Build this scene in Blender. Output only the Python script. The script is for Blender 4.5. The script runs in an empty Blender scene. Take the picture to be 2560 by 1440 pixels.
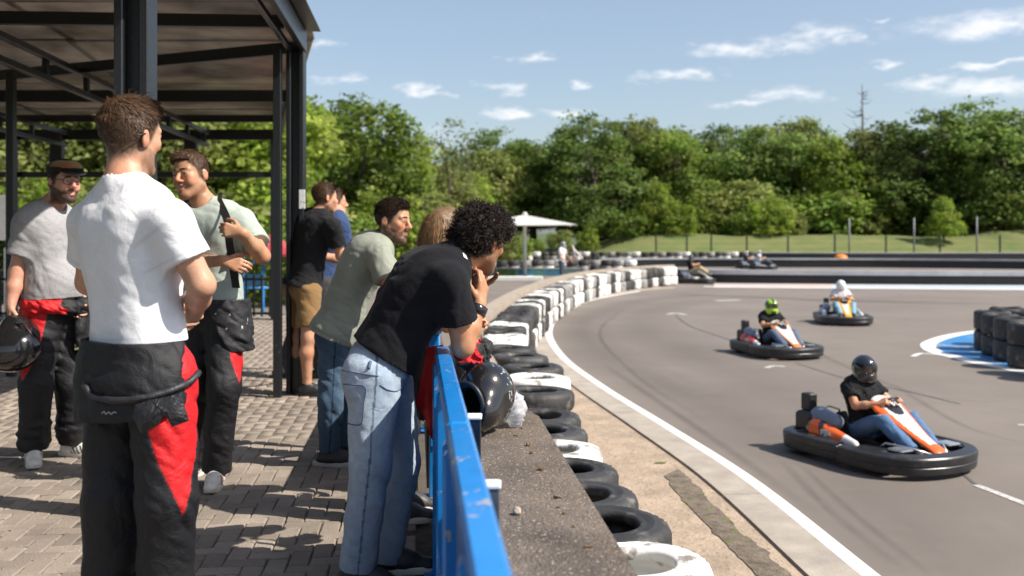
import bpy, math, random
import numpy as np
from mathutils import Vector, Matrix

# ------------------------------------------------------------------ camera, sky, sun, exposure
F = 2489.0                 # focal length in pixels of a 2560 wide frame (35 mm lens)
CAMZ = 1.36                # eye height above the terrace
TRK = -0.80                # the track lies lower than the terrace
scene = bpy.context.scene
COL = scene.collection

cam_d = bpy.data.cameras.new("camera")
cam_d.lens = 35.0
cam_d.sensor_width = 36.0
cam_d.shift_y = -139.0 / 2560.0
cam_d.clip_start = 0.05
cam_d.clip_end = 6000
cam_d.dof.use_dof = True
cam_d.dof.focus_distance = 4.3
cam_d.dof.aperture_fstop = 2.6
cam = bpy.data.objects.new("camera", cam_d)
COL.objects.link(cam)
cam.location = (0, 0, CAMZ)
cam.rotation_euler = (math.radians(90), 0, 0)
scene.camera = cam

SUN_EL = math.radians(46)
SUN_V = Vector((0.945, -0.32, 0)).normalized() * math.cos(SUN_EL) + Vector((0, 0, math.sin(SUN_EL)))
sun_d = bpy.data.lights.new("sun", 'SUN')
sun_d.energy = 4.6
sun_d.angle = math.radians(0.55)
sun_d.color = (1.0, 0.93, 0.83)
sun = bpy.data.objects.new("sun", sun_d)
COL.objects.link(sun)
sun.rotation_euler = SUN_V.to_track_quat('Z', 'Y').to_euler()
sun.location = (20, 0, 30)

scene.view_settings.view_transform = 'Standard'
scene.view_settings.look = 'None'
scene.view_settings.exposure = 0.60
scene.view_settings.gamma = 1.0
scene.view_settings.use_curve_mapping = False
scene.cycles.max_bounces = 6
scene.cycles.diffuse_bounces = 3
scene.cycles.glossy_bounces = 3
scene.cycles.transmission_bounces = 4
scene.cycles.transparent_max_bounces = 6
scene.cycles.caustics_reflective = False
scene.cycles.caustics_refractive = False
scene.cycles.use_denoising = True

world = bpy.data.worlds.new("World")
scene.world = world
world.use_nodes = True


def build_world():
    nt = world.node_tree
    N, L = nt.nodes, nt.links
    N.clear()
    out = N.new('ShaderNodeOutputWorld')
    bg = N.new('ShaderNodeBackground')
    bg.inputs['Strength'].default_value = 0.098
    sky = N.new('ShaderNodeTexSky')
    sky.sky_type = 'NISHITA'
    sky.sun_disc = False
    sky.sun_elevation = SUN_EL
    sky.sun_rotation = math.atan2(SUN_V.x, SUN_V.y)
    sky.altitude = 50
    sky.air_density = 1.0
    sky.dust_density = 1.6
    sky.ozone_density = 1.5
    tc = N.new('ShaderNodeTexCoord')

    def math_n(op, a, b=None, clamp=False):
        m = N.new('ShaderNodeMath')
        m.operation = op
        m.use_clamp = clamp
        for i, v in enumerate((a, b)):
            if v is None:
                continue
            if isinstance(v, (int, float)):
                m.inputs[i].default_value = v
            else:
                L.new(v, m.inputs[i])
        return m.outputs[0]
    # wobble of the cloud outlines
    mp = N.new('ShaderNodeMapping')
    mp.inputs['Scale'].default_value = (1, 1, 2.6)
    L.new(tc.outputs['Generated'], mp.inputs['Vector'])
    nz = N.new('ShaderNodeTexNoise')
    nz.inputs['Scale'].default_value = 20
    nz.inputs['Detail'].default_value = 8
    nz.inputs['Roughness'].default_value = 0.6
    L.new(mp.outputs[0], nz.inputs['Vector'])
    # fair weather clouds: direction (from the camera) and half width, half height
    clouds = [(2440, 72, 165, 34), (2530, 58, 120, 30), (1850, 122, 115, 20), (1960, 108, 130, 20), (2080, 85, 100, 32), (2140, 95, 60, 18), (1660, 192, 70, 15), (1720, 186, 46, 16),
              (1960, 238, 90, 19), (1880, 252, 110, 12), (2290, 212, 100, 18), (2470, 222, 130, 22), (2215, 165, 38, 15),
              (1268, 222, 62, 17), (1320, 143, 46, 15), (1440, 210, 34, 13), (1270, 282, 60, 15), (1040, 230, 58, 17),
              (1105, 230, 34, 11), (870, 200, 70, 16), (800, 105, 44, 13), (1420, 282, 60, 14), (2490, 158, 90, 9),
              (2180, 92, 24, 10), (2205, 48, 18, 9)]
    wn = N.new('ShaderNodeTexNoise')
    wn.inputs['Scale'].default_value = 34
    wn.inputs['Detail'].default_value = 6
    L.new(mp.outputs[0], wn.inputs['Vector'])
    wsub = N.new('ShaderNodeVectorMath')
    wsub.operation = 'SUBTRACT'
    L.new(wn.outputs['Color'], wsub.inputs[0])
    wsub.inputs[1].default_value = (.5, .5, .5)
    wmul = N.new('ShaderNodeVectorMath')
    wmul.operation = 'MULTIPLY'
    L.new(wsub.outputs[0], wmul.inputs[0])
    wmul.inputs[1].default_value = (.085, .085, .022)
    wadd = N.new('ShaderNodeVectorMath')
    wadd.operation = 'ADD'
    L.new(tc.outputs['Generated'], wadd.inputs[0])
    L.new(wmul.outputs[0], wadd.inputs[1])
    acc = None
    for (px, py, w, h) in clouds:
        w, h = w * 1.18, h * 1.30
        d = Vector(((px - 1280) / F, 1.0, (581 - py) / F))
        ln = d.length
        d = d / ln
        sub = N.new('ShaderNodeVectorMath')
        sub.operation = 'SUBTRACT'
        L.new(wadd.outputs[0], sub.inputs[0])
        sub.inputs[1].default_value = d
        mul = N.new('ShaderNodeVectorMath')
        mul.operation = 'MULTIPLY'
        L.new(sub.outputs[0], mul.inputs[0])
        mul.inputs[1].default_value = (F / w * ln, F / w * ln * 0.6, F / h * ln)
        le = N.new('ShaderNodeVectorMath')
        le.operation = 'LENGTH'
        L.new(mul.outputs[0], le.inputs[0])
        v = math_n('SUBTRACT', 1.0, le.outputs['Value'])
        acc = v if acc is None else math_n('MAXIMUM', acc, v)
    # further scattered clouds of the same sort over the rest of the sky
    n2 = N.new('ShaderNodeTexNoise')
    n2.inputs['Scale'].default_value = 7
    n2.inputs['Detail'].default_value = 3
    L.new(mp.outputs[0], n2.inputs['Vector'])
    rest = math_n('MULTIPLY', math_n('SUBTRACT', n2.outputs['Fac'], 0.66), 4.0)
    acc = math_n('MAXIMUM', acc, rest)
    acc = math_n('MAXIMUM', acc, -1.0)
    v = math_n('ADD', acc, math_n('MULTIPLY', math_n('SUBTRACT', nz.outputs['Fac'], 0.5), 2.2))
    rng = N.new('ShaderNodeMapRange')
    rng.interpolation_type = 'SMOOTHSTEP'
    rng.inputs['From Min'].default_value = 0.0
    rng.inputs['From Max'].default_value = 1.25
    rng.inputs['To Max'].default_value = 0.76
    L.new(v, rng.inputs['Value'])
    mix = N.new('ShaderNodeMix')
    mix.data_type = 'RGBA'
    L.new(rng.outputs[0], mix.inputs['Factor'])
    # thin milky summer haze in the blue
    hz = N.new('ShaderNodeMix')
    hz.data_type = 'RGBA'
    hz.inputs['Factor'].default_value = 0.16
    L.new(sky.outputs[0], hz.inputs['A'])
    hz.inputs['B'].default_value = (5.6, 6.1, 6.7, 1)
    L.new(hz.outputs['Result'], mix.inputs['A'])
    mix.inputs['B'].default_value = (8.2, 8.1, 8.1, 1)
    L.new(mix.outputs['Result'], bg.inputs['Color'])
    L.new(bg.outputs[0], out.inputs['Surface'])


build_world()
random.seed(7)
RNG = np.random.default_rng(7)

# ------------------------------------------------------------------ helpers


def V(*a):
    return np.array(a, dtype=float)


def at(px, py, Y):
    """World point at depth Y seen at a pixel of the 2560 wide photograph."""
    return V((px - 1280) * Y / F, Y, CAMZ - (py - 581) * Y / F)


def gp(px, py, z=TRK):
    """World point on the level z."""
    Y = (CAMZ - z) * F / (py - 581)
    return V((px - 1280) * Y / F, Y, z)


def nrm(v):
    v = np.asarray(v, float)
    return v / (np.linalg.norm(v) + 1e-12)


def s2l(c):
    return tuple(((x / 255) / 12.92 if x / 255 <= 0.04045 else ((x / 255 + 0.055) / 1.055) ** 2.4) for x in c)


MATS = {}


def mat(name, color=(0.5, 0.5, 0.5), rough=0.6, metal=0.0, var=0.0, vscale=8.0, vcol=None, bump=0.0, bscale=60.0,
        attr=None, spec=0.5, coat=0.0, transl=0.0, alpha=None, spots=None, bstretch=(1, 1, 1), detail=5, sheen=0.0, objvar=0.0,
        bump2=0.0, b2scale=10.0, sss=0.0, wpos=False, alpha_attr=False):
    """Procedural principled material: base colour with noise variation, bump, optional colour attribute."""
    if name in MATS:
        return MATS[name]
    m = bpy.data.materials.new(name)
    m.use_nodes = True
    nt = m.node_tree
    N, L = nt.nodes, nt.links
    bs = N['Principled BSDF']
    out = N['Material Output']
    bs.inputs['Roughness'].default_value = rough
    bs.inputs['Metallic'].default_value = metal
    bs.inputs['Specular IOR Level'].default_value = spec
    if coat:
        bs.inputs['Coat Weight'].default_value = coat
        bs.inputs['Coat Roughness'].default_value = 0.08
    if sheen:
        bs.inputs['Sheen Weight'].default_value = sheen
    if sss:
        bs.inputs['Subsurface Weight'].default_value = sss
        bs.inputs['Subsurface Radius'].default_value = (0.012, 0.004, 0.002)
        bs.inputs['Subsurface Scale'].default_value = 1.0
    tc = N.new('ShaderNodeTexCoord')
    if wpos:      # pattern runs on across separate pieces
        geo_ = N.new('ShaderNodeNewGeometry')
        class _T:
            outputs = {'Object': geo_.outputs['Position']}
        tc = _T
    src = None
    if attr:
        a = N.new('ShaderNodeAttribute')
        a.attribute_name = attr
        src = a.outputs['Color']
    if var or vcol is not None:
        nz = N.new('ShaderNodeTexNoise')
        nz.inputs['Scale'].default_value = vscale
        nz.inputs['Detail'].default_value = detail
        nz.inputs['Roughness'].default_value = 0.65
        L.new(tc.outputs['Object'], nz.inputs['Vector'])
        ramp = N.new('ShaderNodeMapRange')
        ramp.inputs['From Min'].default_value = 0.3
        ramp.inputs['From Max'].default_value = 0.7
        L.new(nz.outputs['Fac'], ramp.inputs['Value'])
        mx = N.new('ShaderNodeMix')
        mx.data_type = 'RGBA'
        L.new(ramp.outputs[0], mx.inputs['Factor'])
        if src is None:
            c0 = tuple(c * (1 - var) for c in color)
            c1 = vcol if vcol is not None else tuple(min(1, c * (1 + var)) for c in color)
            mx.inputs['A'].default_value = (*c0, 1)
            mx.inputs['B'].default_value = (*c1, 1)
            src = mx.outputs['Result']
        else:
            mx.blend_type = 'MULTIPLY'
            mx.inputs['Factor'].default_value = 1
            mr = N.new('ShaderNodeMapRange')
            mr.inputs['From Min'].default_value = 0.3
            mr.inputs['From Max'].default_value = 0.7
            mr.inputs['To Min'].default_value = 1 - var
            mr.inputs['To Max'].default_value = 1 + var
            L.new(nz.outputs['Fac'], mr.inputs['Value'])
            for l in list(mx.inputs['Factor'].links):
                L.remove(l)
            L.new(src, mx.inputs['A'])
            L.new(mr.outputs[0], mx.inputs['B'])
            src = mx.outputs['Result']
    if spots is not None:
        # sharper flecks: (scale, threshold, colour, width)
        sc, th, scol, wd = spots
        ns = N.new('ShaderNodeTexNoise')
        ns.inputs['Scale'].default_value = sc
        ns.inputs['Detail'].default_value = 4
        L.new(tc.outputs['Object'], ns.inputs['Vector'])
        mr = N.new('ShaderNodeMapRange')
        mr.inputs['From Min'].default_value = th
        mr.inputs['From Max'].default_value = th + wd
        L.new(ns.outputs['Fac'], mr.inputs['Value'])
        mx = N.new('ShaderNodeMix')
        mx.data_type = 'RGBA'
        L.new(mr.outputs[0], mx.inputs['Factor'])
        if src is not None:
            L.new(src, mx.inputs['A'])
        else:
            mx.inputs['A'].default_value = (*color, 1)
        mx.inputs['B'].default_value = (*scol, 1)
        src = mx.outputs['Result']
    if objvar:
        oi = N.new('ShaderNodeObjectInfo')
        mr = N.new('ShaderNodeMapRange')
        mr.inputs['To Min'].default_value = 1 - objvar
        mr.inputs['To Max'].default_value = 1 + objvar
        L.new(oi.outputs['Random'], mr.inputs['Value'])
        mx = N.new('ShaderNodeMix')
        mx.data_type = 'RGBA'
        mx.blend_type = 'MULTIPLY'
        mx.inputs['Factor'].default_value = 1
        if src is not None:
            L.new(src, mx.inputs['A'])
        else:
            mx.inputs['A'].default_value = (*color, 1)
        L.new(mr.outputs[0], mx.inputs['B'])
        src = mx.outputs['Result']
    if src is None:
        bs.inputs['Base Color'].default_value = (*color, 1)
    else:
        L.new(src, bs.inputs['Base Color'])
    hsrc = None
    if bump:
        bn = N.new('ShaderNodeTexNoise')
        bn.inputs['Scale'].default_value = bscale
        bn.inputs['Detail'].default_value = 4
        mp = N.new('ShaderNodeMapping')
        mp.inputs['Scale'].default_value = bstretch
        L.new(tc.outputs['Object'], mp.inputs['Vector'])
        L.new(mp.outputs[0], bn.inputs['Vector'])
        b = N.new('ShaderNodeBump')
        b.inputs['Strength'].default_value = bump
        b.inputs['Distance'].default_value = 0.01
        L.new(bn.outputs['Fac'], b.inputs['Height'])
        hsrc = b
        if bump2:
            bn2 = N.new('ShaderNodeTexNoise')
            bn2.inputs['Scale'].default_value = b2scale
            bn2.inputs['Detail'].default_value = 3
            bn2.inputs['Distortion'].default_value = 1.2
            L.new(tc.outputs['Object'], bn2.inputs['Vector'])
            b2 = N.new('ShaderNodeBump')
            b2.inputs['Strength'].default_value = bump2
            b2.inputs['Distance'].default_value = 0.03
            L.new(bn2.outputs['Fac'], b2.inputs['Height'])
            L.new(b2.outputs[0], b.inputs['Normal'])
        L.new(b.outputs[0], bs.inputs['Normal'])
    surf = bs.outputs[0]
    if transl:
        tr = N.new('ShaderNodeBsdfTranslucent')
        if src is None:
            tr.inputs['Color'].default_value = (*color, 1)
        else:
            L.new(src, tr.inputs['Color'])
        ms = N.new('ShaderNodeMixShader')
        ms.inputs[0].default_value = transl
        L.new(surf, ms.inputs[1])
        L.new(tr.outputs[0], ms.inputs[2])
        surf = ms.outputs[0]
    if alpha is not None:
        tp = N.new('ShaderNodeBsdfTransparent')
        ms = N.new('ShaderNodeMixShader')
        ms.inputs[0].default_value = alpha
        if alpha_attr:
            aa = N.new('ShaderNodeAttribute')
            aa.attribute_name = 'Col'
            L.new(aa.outputs['Fac'], ms.inputs[0])
        L.new(tp.outputs[0], ms.inputs[1])
        L.new(surf, ms.inputs[2])
        surf = ms.outputs[0]
    L.new(surf, out.inputs['Surface'])
    MATS[name] = m
    return m


def origin_of(o):
    p = V(0, 0, 0)
    while o is not None:
        p = p + np.array(o.location)
        o = o.parent
    return p


def new_mesh(name, verts, faces, smooth=True, cols=None):
    verts = np.asarray(verts, dtype=np.float32)
    me = bpy.data.meshes.new(name)
    if isinstance(faces, np.ndarray):
        n = faces.shape[1]
        me.vertices.add(len(verts))
        me.vertices.foreach_set('co', verts.ravel())
        me.loops.add(faces.size)
        me.polygons.add(len(faces))
        me.loops.foreach_set('vertex_index', faces.astype(np.int32).ravel())
        me.polygons.foreach_set('loop_start', np.arange(0, faces.size, n, dtype=np.int32))
        me.update(calc_edges=True)
    else:
        me.from_pydata([tuple(v) for v in verts], [], faces)
        me.update()
    if smooth:
        me.polygons.foreach_set('use_smooth', np.ones(len(me.polygons), dtype=bool))
    if cols is not None:
        a = me.color_attributes.new('Col', 'FLOAT_COLOR', 'POINT')
        c = np.ones((len(verts), 4), dtype=np.float32)
        c[:, :3] = cols
        a.data.foreach_set('color', c.ravel())
    return me


def link(name, me, material=None, parent=None, loc=None, rot=None):
    o = bpy.data.objects.new(name, me)
    COL.objects.link(o)
    if me is not None and material is not None and len(me.materials) == 0:
        for m in (material if isinstance(material, (list, tuple)) else [material]):
            me.materials.append(m)
    if parent is not None:
        o.parent = parent
    if loc is not None:
        o.location = loc
    if rot is not None:
        o.rotation_euler = rot
    return o


def mobj(name, verts, faces, material, parent=None, smooth=True, cols=None, world=True):
    """Mesh object; world=True: the vertices are world points, re-based on the parent."""
    verts = np.asarray(verts, dtype=float)
    if parent is not None and world:
        verts = verts - origin_of(parent)
    return link(name, new_mesh(name, verts, faces, smooth, cols), material, parent)


def tag(o, label=None, cat=None, group=None, kind=None):
    if label:
        o['label'] = label
    if cat:
        o['category'] = cat
    if group:
        o['group'] = group
    if kind:
        o['kind'] = kind
    return o


def empty(name, loc, label=None, cat=None, group=None, rotz=0.0):
    o = bpy.data.objects.new(name, None)
    o.empty_display_size = 0.1
    COL.objects.link(o)
    o.location = tuple(loc)
    o.rotation_euler = (0, 0, rotz)
    return tag(o, label, cat, group)


def copy_tree(o, parent=None):
    c = o.copy()
    COL.objects.link(c)
    c.parent = parent
    for ch in o.children:
        copy_tree(ch, c)
    return c


class MB:
    """Collects boxes, tubes, lathes into one mesh."""

    def __init__(s):
        s.v, s.f = [], []

    def add(s, verts, faces):
        b = len(s.v)
        s.v.extend([tuple(map(float, q)) for q in verts])
        s.f.extend([tuple(b + i for i in f) for f in faces])
        return s

    def box(s, c, size, ax=None, bev=0.0):
        """Box with chamfered long edges; ax: 3 axes."""
        c = np.asarray(c, float)
        A = np.eye(3) if ax is None else np.asarray(ax, float)
        hx, hy, hz = [q / 2 for q in size]
        if bev <= 0:
            P = [c + A[0] * x * hx + A[1] * y * hy + A[2] * z * hz for z in (-1, 1) for (x, y) in ((-1, -1), (1, -1), (1, 1), (-1, 1))]
            s.add(P, [(3, 2, 1, 0), (4, 5, 6, 7), (0, 1, 5, 4), (1, 2, 6, 5), (2, 3, 7, 6), (3, 0, 4, 7)])
        else:
            b = min(bev, hx * .9, hy * .9, hz * .9)
            ring = [(-hx + b, -hy), (hx - b, -hy), (hx, -hy + b), (hx, hy - b), (hx - b, hy), (-hx + b, hy), (-hx, hy - b), (-hx, -hy + b)]
            sh = lambda k: [(x * (1 - k / hx), y * (1 - k / hy)) for x, y in ring]
            lv = [(-hz, sh(b)), (-hz + b, ring), (hz - b, ring), (hz, sh(b))]
            P, n = [], 8
            for z, r in lv:
                P += [c + A[0] * x + A[1] * y + A[2] * z for x, y in r]
            fs = [tuple(range(n - 1, -1, -1)), tuple(3 * n + i for i in range(n))]
            for k in range(3):
                for i in range(n):
                    j = (i + 1) % n
                    fs.append((k * n + i, k * n + j, (k + 1) * n + j, (k + 1) * n + i))
            s.add(P, fs)
        return s

    def bar(s, a, b, w, h, bev=0.0, up=(0, 0, 1)):
        """Rectangular bar from a to b (w sideways, h along up)."""
        a, b = np.asarray(a, float), np.asarray(b, float)
        d = nrm(b - a)
        u = np.asarray(up, float)
        sd = np.cross(d, u)
        if np.linalg.norm(sd) < 1e-6:
            sd = np.cross(d, V(1, 0, 0))
        sd = nrm(sd)
        u = np.cross(sd, d)
        return s.box((a + b) / 2, (np.linalg.norm(b - a), w, h), (d, sd, u), bev)

    def tube(s, pts, r, seg=8, closed=False, cap=True):
        pts = [np.asarray(p, float) for p in pts]
        n = len(pts)
        rs = r if isinstance(r, (list, tuple, np.ndarray)) else [r] * n
        rings = []
        ref = None
        for i, p in enumerate(pts):
            if closed:
                t = nrm(pts[(i + 1) % n] - pts[i - 1])
            else:
                t = nrm(pts[min(i + 1, n - 1)] - pts[max(i - 1, 0)])
            if ref is None:
                ref = V(0, 0, 1) if abs(t[2]) < 0.9 else V(1, 0, 0)
            e1 = nrm(np.cross(t, ref))
            e2 = np.cross(t, e1)
            ref = -nrm(np.cross(t, e1)) if False else nrm(np.cross(e1, t))
            rings.append([p + rs[i] * (math.cos(2 * math.pi * k / seg) * e1 + math.sin(2 * math.pi * k / seg) * e2) for k in range(seg)])
        P = [q for ring in rings for q in ring]
        fs = []
        m = n if closed else n - 1
        for i in range(m):
            a, b = i * seg, ((i + 1) % n) * seg
            for k in range(seg):
                l = (k + 1) % seg
                fs.append((a + k, b + k, b + l, a + l))
        if not closed and cap:
            fs.append(tuple(range(seg)))
            fs.append(tuple((n - 1) * seg + k for k in range(seg - 1, -1, -1)))
        return s.add(P, fs)

    def lathe(s, prof, seg=24, c=(0, 0, 0), ax=None, close=False):
        A = np.eye(3) if ax is None else np.asarray(ax, float)
        c = np.asarray(c, float)
        P, fs = [], []
        n = len(prof)
        for k in range(seg):
            a = 2 * math.pi * k / seg
            for r, z in prof:
                P.append(c + A[0] * r * math.cos(a) + A[1] * r * math.sin(a) + A[2] * z)
        for k in range(seg):
            l = (k + 1) % seg
            for i in range(n if close else n - 1):
                j = (i + 1) % n
                fs.append((k * n + i, l * n + i, l * n + j, k * n + j))
        return s.add(P, fs)

    def prism(s, poly, z0, z1):
        """Vertical prism over a polygon of (x, y)."""
        n = len(poly)
        P = [(x, y, z0) for x, y in poly] + [(x, y, z1) for x, y in poly]
        fs = [tuple(range(n - 1, -1, -1)), tuple(range(n, 2 * n))]
        for i in range(n):
            j = (i + 1) % n
            fs.append((i, j, n + j, n + i))
        return s.add(P, fs)

    def build(s, name, material, parent=None, smooth=False, world=True):
        return mobj(name, s.v, s.f, material, parent, smooth, None, world)


def spline(pts, n):
    """Catmull-Rom through points, n samples evenly spaced by length."""
    P = np.asarray(pts, float)
    P = np.vstack([2 * P[0] - P[1], P, 2 * P[-1] - P[-2]])
    out = []
    for i in range(1, len(P) - 2):
        for t in np.linspace(0, 1, 24, endpoint=False):
            a, b, c, d = P[i - 1], P[i], P[i + 1], P[i + 2]
            out.append(0.5 * ((2 * b) + (-a + c) * t + (2 * a - 5 * b + 4 * c - d) * t * t + (-a + 3 * b - 3 * c + d) * t ** 3))
    out.append(P[-2])
    out = np.array(out)
    L = np.concatenate([[0], np.cumsum(np.linalg.norm(np.diff(out, axis=0), axis=1))])
    q = np.linspace(0, L[-1], n) if isinstance(n, int) else np.arange(0, L[-1], n)
    return np.stack([np.interp(q, L, out[:, k]) for k in range(out.shape[1])], axis=1)


def ribbon(pts, off0, off1, z):
    """Flat strip between two sideways offsets of a plan curve (offset to the right of travel)."""
    P = np.asarray(pts)[:, :2]
    t = np.gradient(P, axis=0)
    t /= np.linalg.norm(t, axis=1)[:, None] + 1e-9
    nr = np.stack([t[:, 1], -t[:, 0]], axis=1)
    a, b = P + nr * off0, P + nr * off1
    n = len(P)
    vs = np.vstack([np.c_[a, np.full(n, z)], np.c_[b, np.full(n, z)]])
    fs = np.array([(i, n + i, n + i + 1, i + 1) for i in range(n - 1)])
    return vs, fs


# ------------------------------------------------------------------ value noise and implicit surfaces
_TAB = RNG.random((32, 32, 32)).astype(np.float32)


def vnoise(x, y, z):
    x, y, z = np.broadcast_arrays(x, y, z)
    xi, yi, zi = np.floor(x).astype(int), np.floor(y).astype(int), np.floor(z).astype(int)
    fx, fy, fz = x - xi, y - yi, z - zi
    fx, fy, fz = [q * q * (3 - 2 * q) for q in (fx, fy, fz)]
    r = 0
    for dx in (0, 1):
        for dy in (0, 1):
            for dz in (0, 1):
                r = r + _TAB[(xi + dx) & 31, (yi + dy) & 31, (zi + dz) & 31] * (fx if dx else 1 - fx) * (fy if dy else 1 - fy) * (fz if dz else 1 - fz)
    return r * 2 - 1


class Fld:
    """Sampled signed distance field with smooth unions and a surface-nets mesher."""

    def __init__(s, lo, hi, h):
        s.lo = np.asarray(lo, float)
        s.h = h
        n = np.maximum(4, np.ceil((np.asarray(hi, float) - s.lo) / h).astype(int) + 1)
        s.n = n
        s.ax = [s.lo[i] + h * np.arange(n[i]) for i in range(3)]
        s.d = np.full(tuple(n), 0.5, dtype=np.float32)

    def sub(s, lo, hi):
        i0 = np.clip(np.floor((np.asarray(lo) - s.lo) / s.h).astype(int), 0, s.n)
        i1 = np.clip(np.ceil((np.asarray(hi) - s.lo) / s.h).astype(int) + 1, 0, s.n)
        sl = tuple(slice(a, b) for a, b in zip(i0, i1))
        X = s.ax[0][sl[0]][:, None, None]
        Y = s.ax[1][sl[1]][None, :, None]
        Z = s.ax[2][sl[2]][None, None, :]
        return sl, X, Y, Z

    def put(s, sl, d, k=0.0, op='u'):
        a = s.d[sl]
        if a.size == 0:
            return
        d = d.astype(np.float32)
        if op == 'u':
            if k > 0:
                h = np.clip(0.5 + 0.5 * (a - d) / k, 0, 1)
                s.d[sl] = a * (1 - h) + d * h - k * h * (1 - h)
            else:
                s.d[sl] = np.minimum(a, d)
        elif op == 's':
            d = -d
            if k > 0:
                h = np.clip(0.5 - 0.5 * (a - d) / k, 0, 1)
                s.d[sl] = a * (1 - h) + d * h + k * h * (1 - h)
            else:
                s.d[sl] = np.maximum(a, d)

    def cap(s, a, b, ra, rb, k=0.02, op='u', flat=None, cut=None):
        """Tapered capsule. flat=(axis, factor): squashed along axis. cut=[(point, normal)...] keeps the side away from the normal."""
        a, b = np.asarray(a, float), np.asarray(b, float)
        m = max(ra, rb) + k + 3 * s.h
        sl, X, Y, Z = s.sub(np.minimum(a, b) - m, np.maximum(a, b) + m)
        ba = b - a
        L2 = float(ba @ ba) + 1e-9
        px, py, pz = X - a[0], Y - a[1], Z - a[2]
        t = np.clip((px * ba[0] + py * ba[1] + pz * ba[2]) / L2, 0, 1)
        qx, qy, qz = px - t * ba[0], py - t * ba[1], pz - t * ba[2]
        q2 = qx * qx + qy * qy + qz * qz
        if flat is not None:
            f, sc = np.asarray(flat[0], float), flat[1]
            c = qx * f[0] + qy * f[1] + qz * f[2]
            q2 = q2 + c * c * (sc * sc - 1)
        d = np.sqrt(np.maximum(q2, 0)) - (ra + (rb - ra) * t)
        if cut is not None:
            for cp, cn in cut:
                cn = nrm(cn)
                d = np.maximum(d, (X - cp[0]) * cn[0] + (Y - cp[1]) * cn[1] + (Z - cp[2]) * cn[2])
        s.put(sl, d, k, op)

    def ell(s, c, r, A=None, k=0.02, op='u'):
        c = np.asarray(c, float)
        r = np.asarray(r, float)
        m = r.max() + k + 3 * s.h
        sl, X, Y, Z = s.sub(c - m, c + m)
        A = np.eye(3) if A is None else np.asarray(A)
        px, py, pz = X - c[0], Y - c[1], Z - c[2]
        q = [(px * A[i][0] + py * A[i][1] + pz * A[i][2]) for i in range(3)]
        k0 = np.sqrt(sum((q[i] / r[i]) ** 2 for i in range(3)))
        k1 = np.sqrt(sum((q[i] / r[i] ** 2) ** 2 for i in range(3))) + 1e-6
        s.put(sl, k0 * (k0 - 1) / k1, k, op)

    def plane(s, p, n):
        n = nrm(n)
        p = np.asarray(p, float)
        X, Y, Z = s.ax[0][:, None, None], s.ax[1][None, :, None], s.ax[2][None, None, :]
        s.d = np.maximum(s.d, ((X - p[0]) * n[0] + (Y - p[1]) * n[1] + (Z - p[2]) * n[2]).astype(np.float32))

    def shell(s, t):
        s.d = np.maximum(s.d, -(s.d + t))

    def wrinkle(s, amp, freq, seed=0.0, shear=0.45):
        m = np.abs(s.d) < amp * 2 + 4 * s.h
        i, j, k = np.nonzero(m)
        x, y, z = s.ax[0][i] + seed, s.ax[1][j] + seed * .7, s.ax[2][k] + seed * 1.3
        fx, fy, fz = freq
        w = vnoise(x * fx, y * fx * 0.7, z * 3) * 0.6
        z = z + shear * (x + .6 * y)
        n = vnoise(x * fx + w, y * fy + w, z * fz + 1.5 * w)
        n2 = vnoise(x * fx * 2.1 + 2 * w + 7, y * fy * 2.1 + w, z * fz * 2.3)
        s.d[i, j, k] += (amp * (1 - np.abs(n) * 2.2) + amp * .45 * (1 - np.abs(n2) * 2.4)).astype(np.float32)

    def mesh(s):
        d, h = s.d, s.h
        d[0], d[-1] = 1, 1
        d[:, 0], d[:, -1] = 1, 1
        d[:, :, 0], d[:, :, -1] = 1, 1
        ins = d < 0
        c = np.zeros(tuple(q - 1 for q in d.shape), dtype=np.uint8)
        cs = [(x, y, z) for x in (0, 1) for y in (0, 1) for z in (0, 1)]
        nx, ny, nz = d.shape
        for x, y, z in cs:
            c += ins[x:nx - 1 + x, y:ny - 1 + y, z:nz - 1 + z]
        act = (c > 0) & (c < 8)
        I = np.argwhere(act)
        idx = np.full(act.shape, -1, dtype=np.int64)
        idx[act] = np.arange(len(I))
        vals = {q: d[I[:, 0] + q[0], I[:, 1] + q[1], I[:, 2] + q[2]] for q in cs}
        pos = np.zeros((len(I), 3))
        cnt = np.zeros(len(I))
        for a in cs:
            for axn in range(3):
                if a[axn]:
                    continue
                b = list(a)
                b[axn] = 1
                va, vb = vals[a], vals[tuple(b)]
                cr = (va < 0) != (vb < 0)
                t = np.where(cr, va / np.where(cr, va - vb, 1), 0)
                p = np.array(a, float)[None, :].repeat(len(I), 0)
                p[:, axn] += t
                pos += p * cr[:, None]
                cnt += cr
        pos = (pos / np.maximum(cnt, 1)[:, None] + I) * h + s.lo
        faces = []
        for axn in range(3):
            o = [q for q in range(3) if q != axn]
            lo = [slice(0, None)] * 3
            hi = [slice(0, None)] * 3
            lo[axn], hi[axn] = slice(0, -1), slice(1, None)
            for q in o:
                lo[q] = slice(1, -1)
                hi[q] = slice(1, -1)
            A, B = ins[tuple(lo)], ins[tuple(hi)]
            E = np.argwhere(A != B)
            fl = A[tuple(E.T)]
            for q in o:
                E[:, q] += 1
            def cell(d0, d1):
                G = E.copy()
                G[:, o[0]] += d0
                G[:, o[1]] += d1
                return idx[tuple(G.T)]
            q4 = np.stack([cell(-1, -1), cell(0, -1), cell(0, 0), cell(-1, 0)], axis=1)
            if axn == 1:
                fl = ~fl
            q4[~fl] = q4[~fl][:, ::-1]
            faces.append(q4)
        F4 = np.vstack(faces)
        return pos, F4

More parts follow.
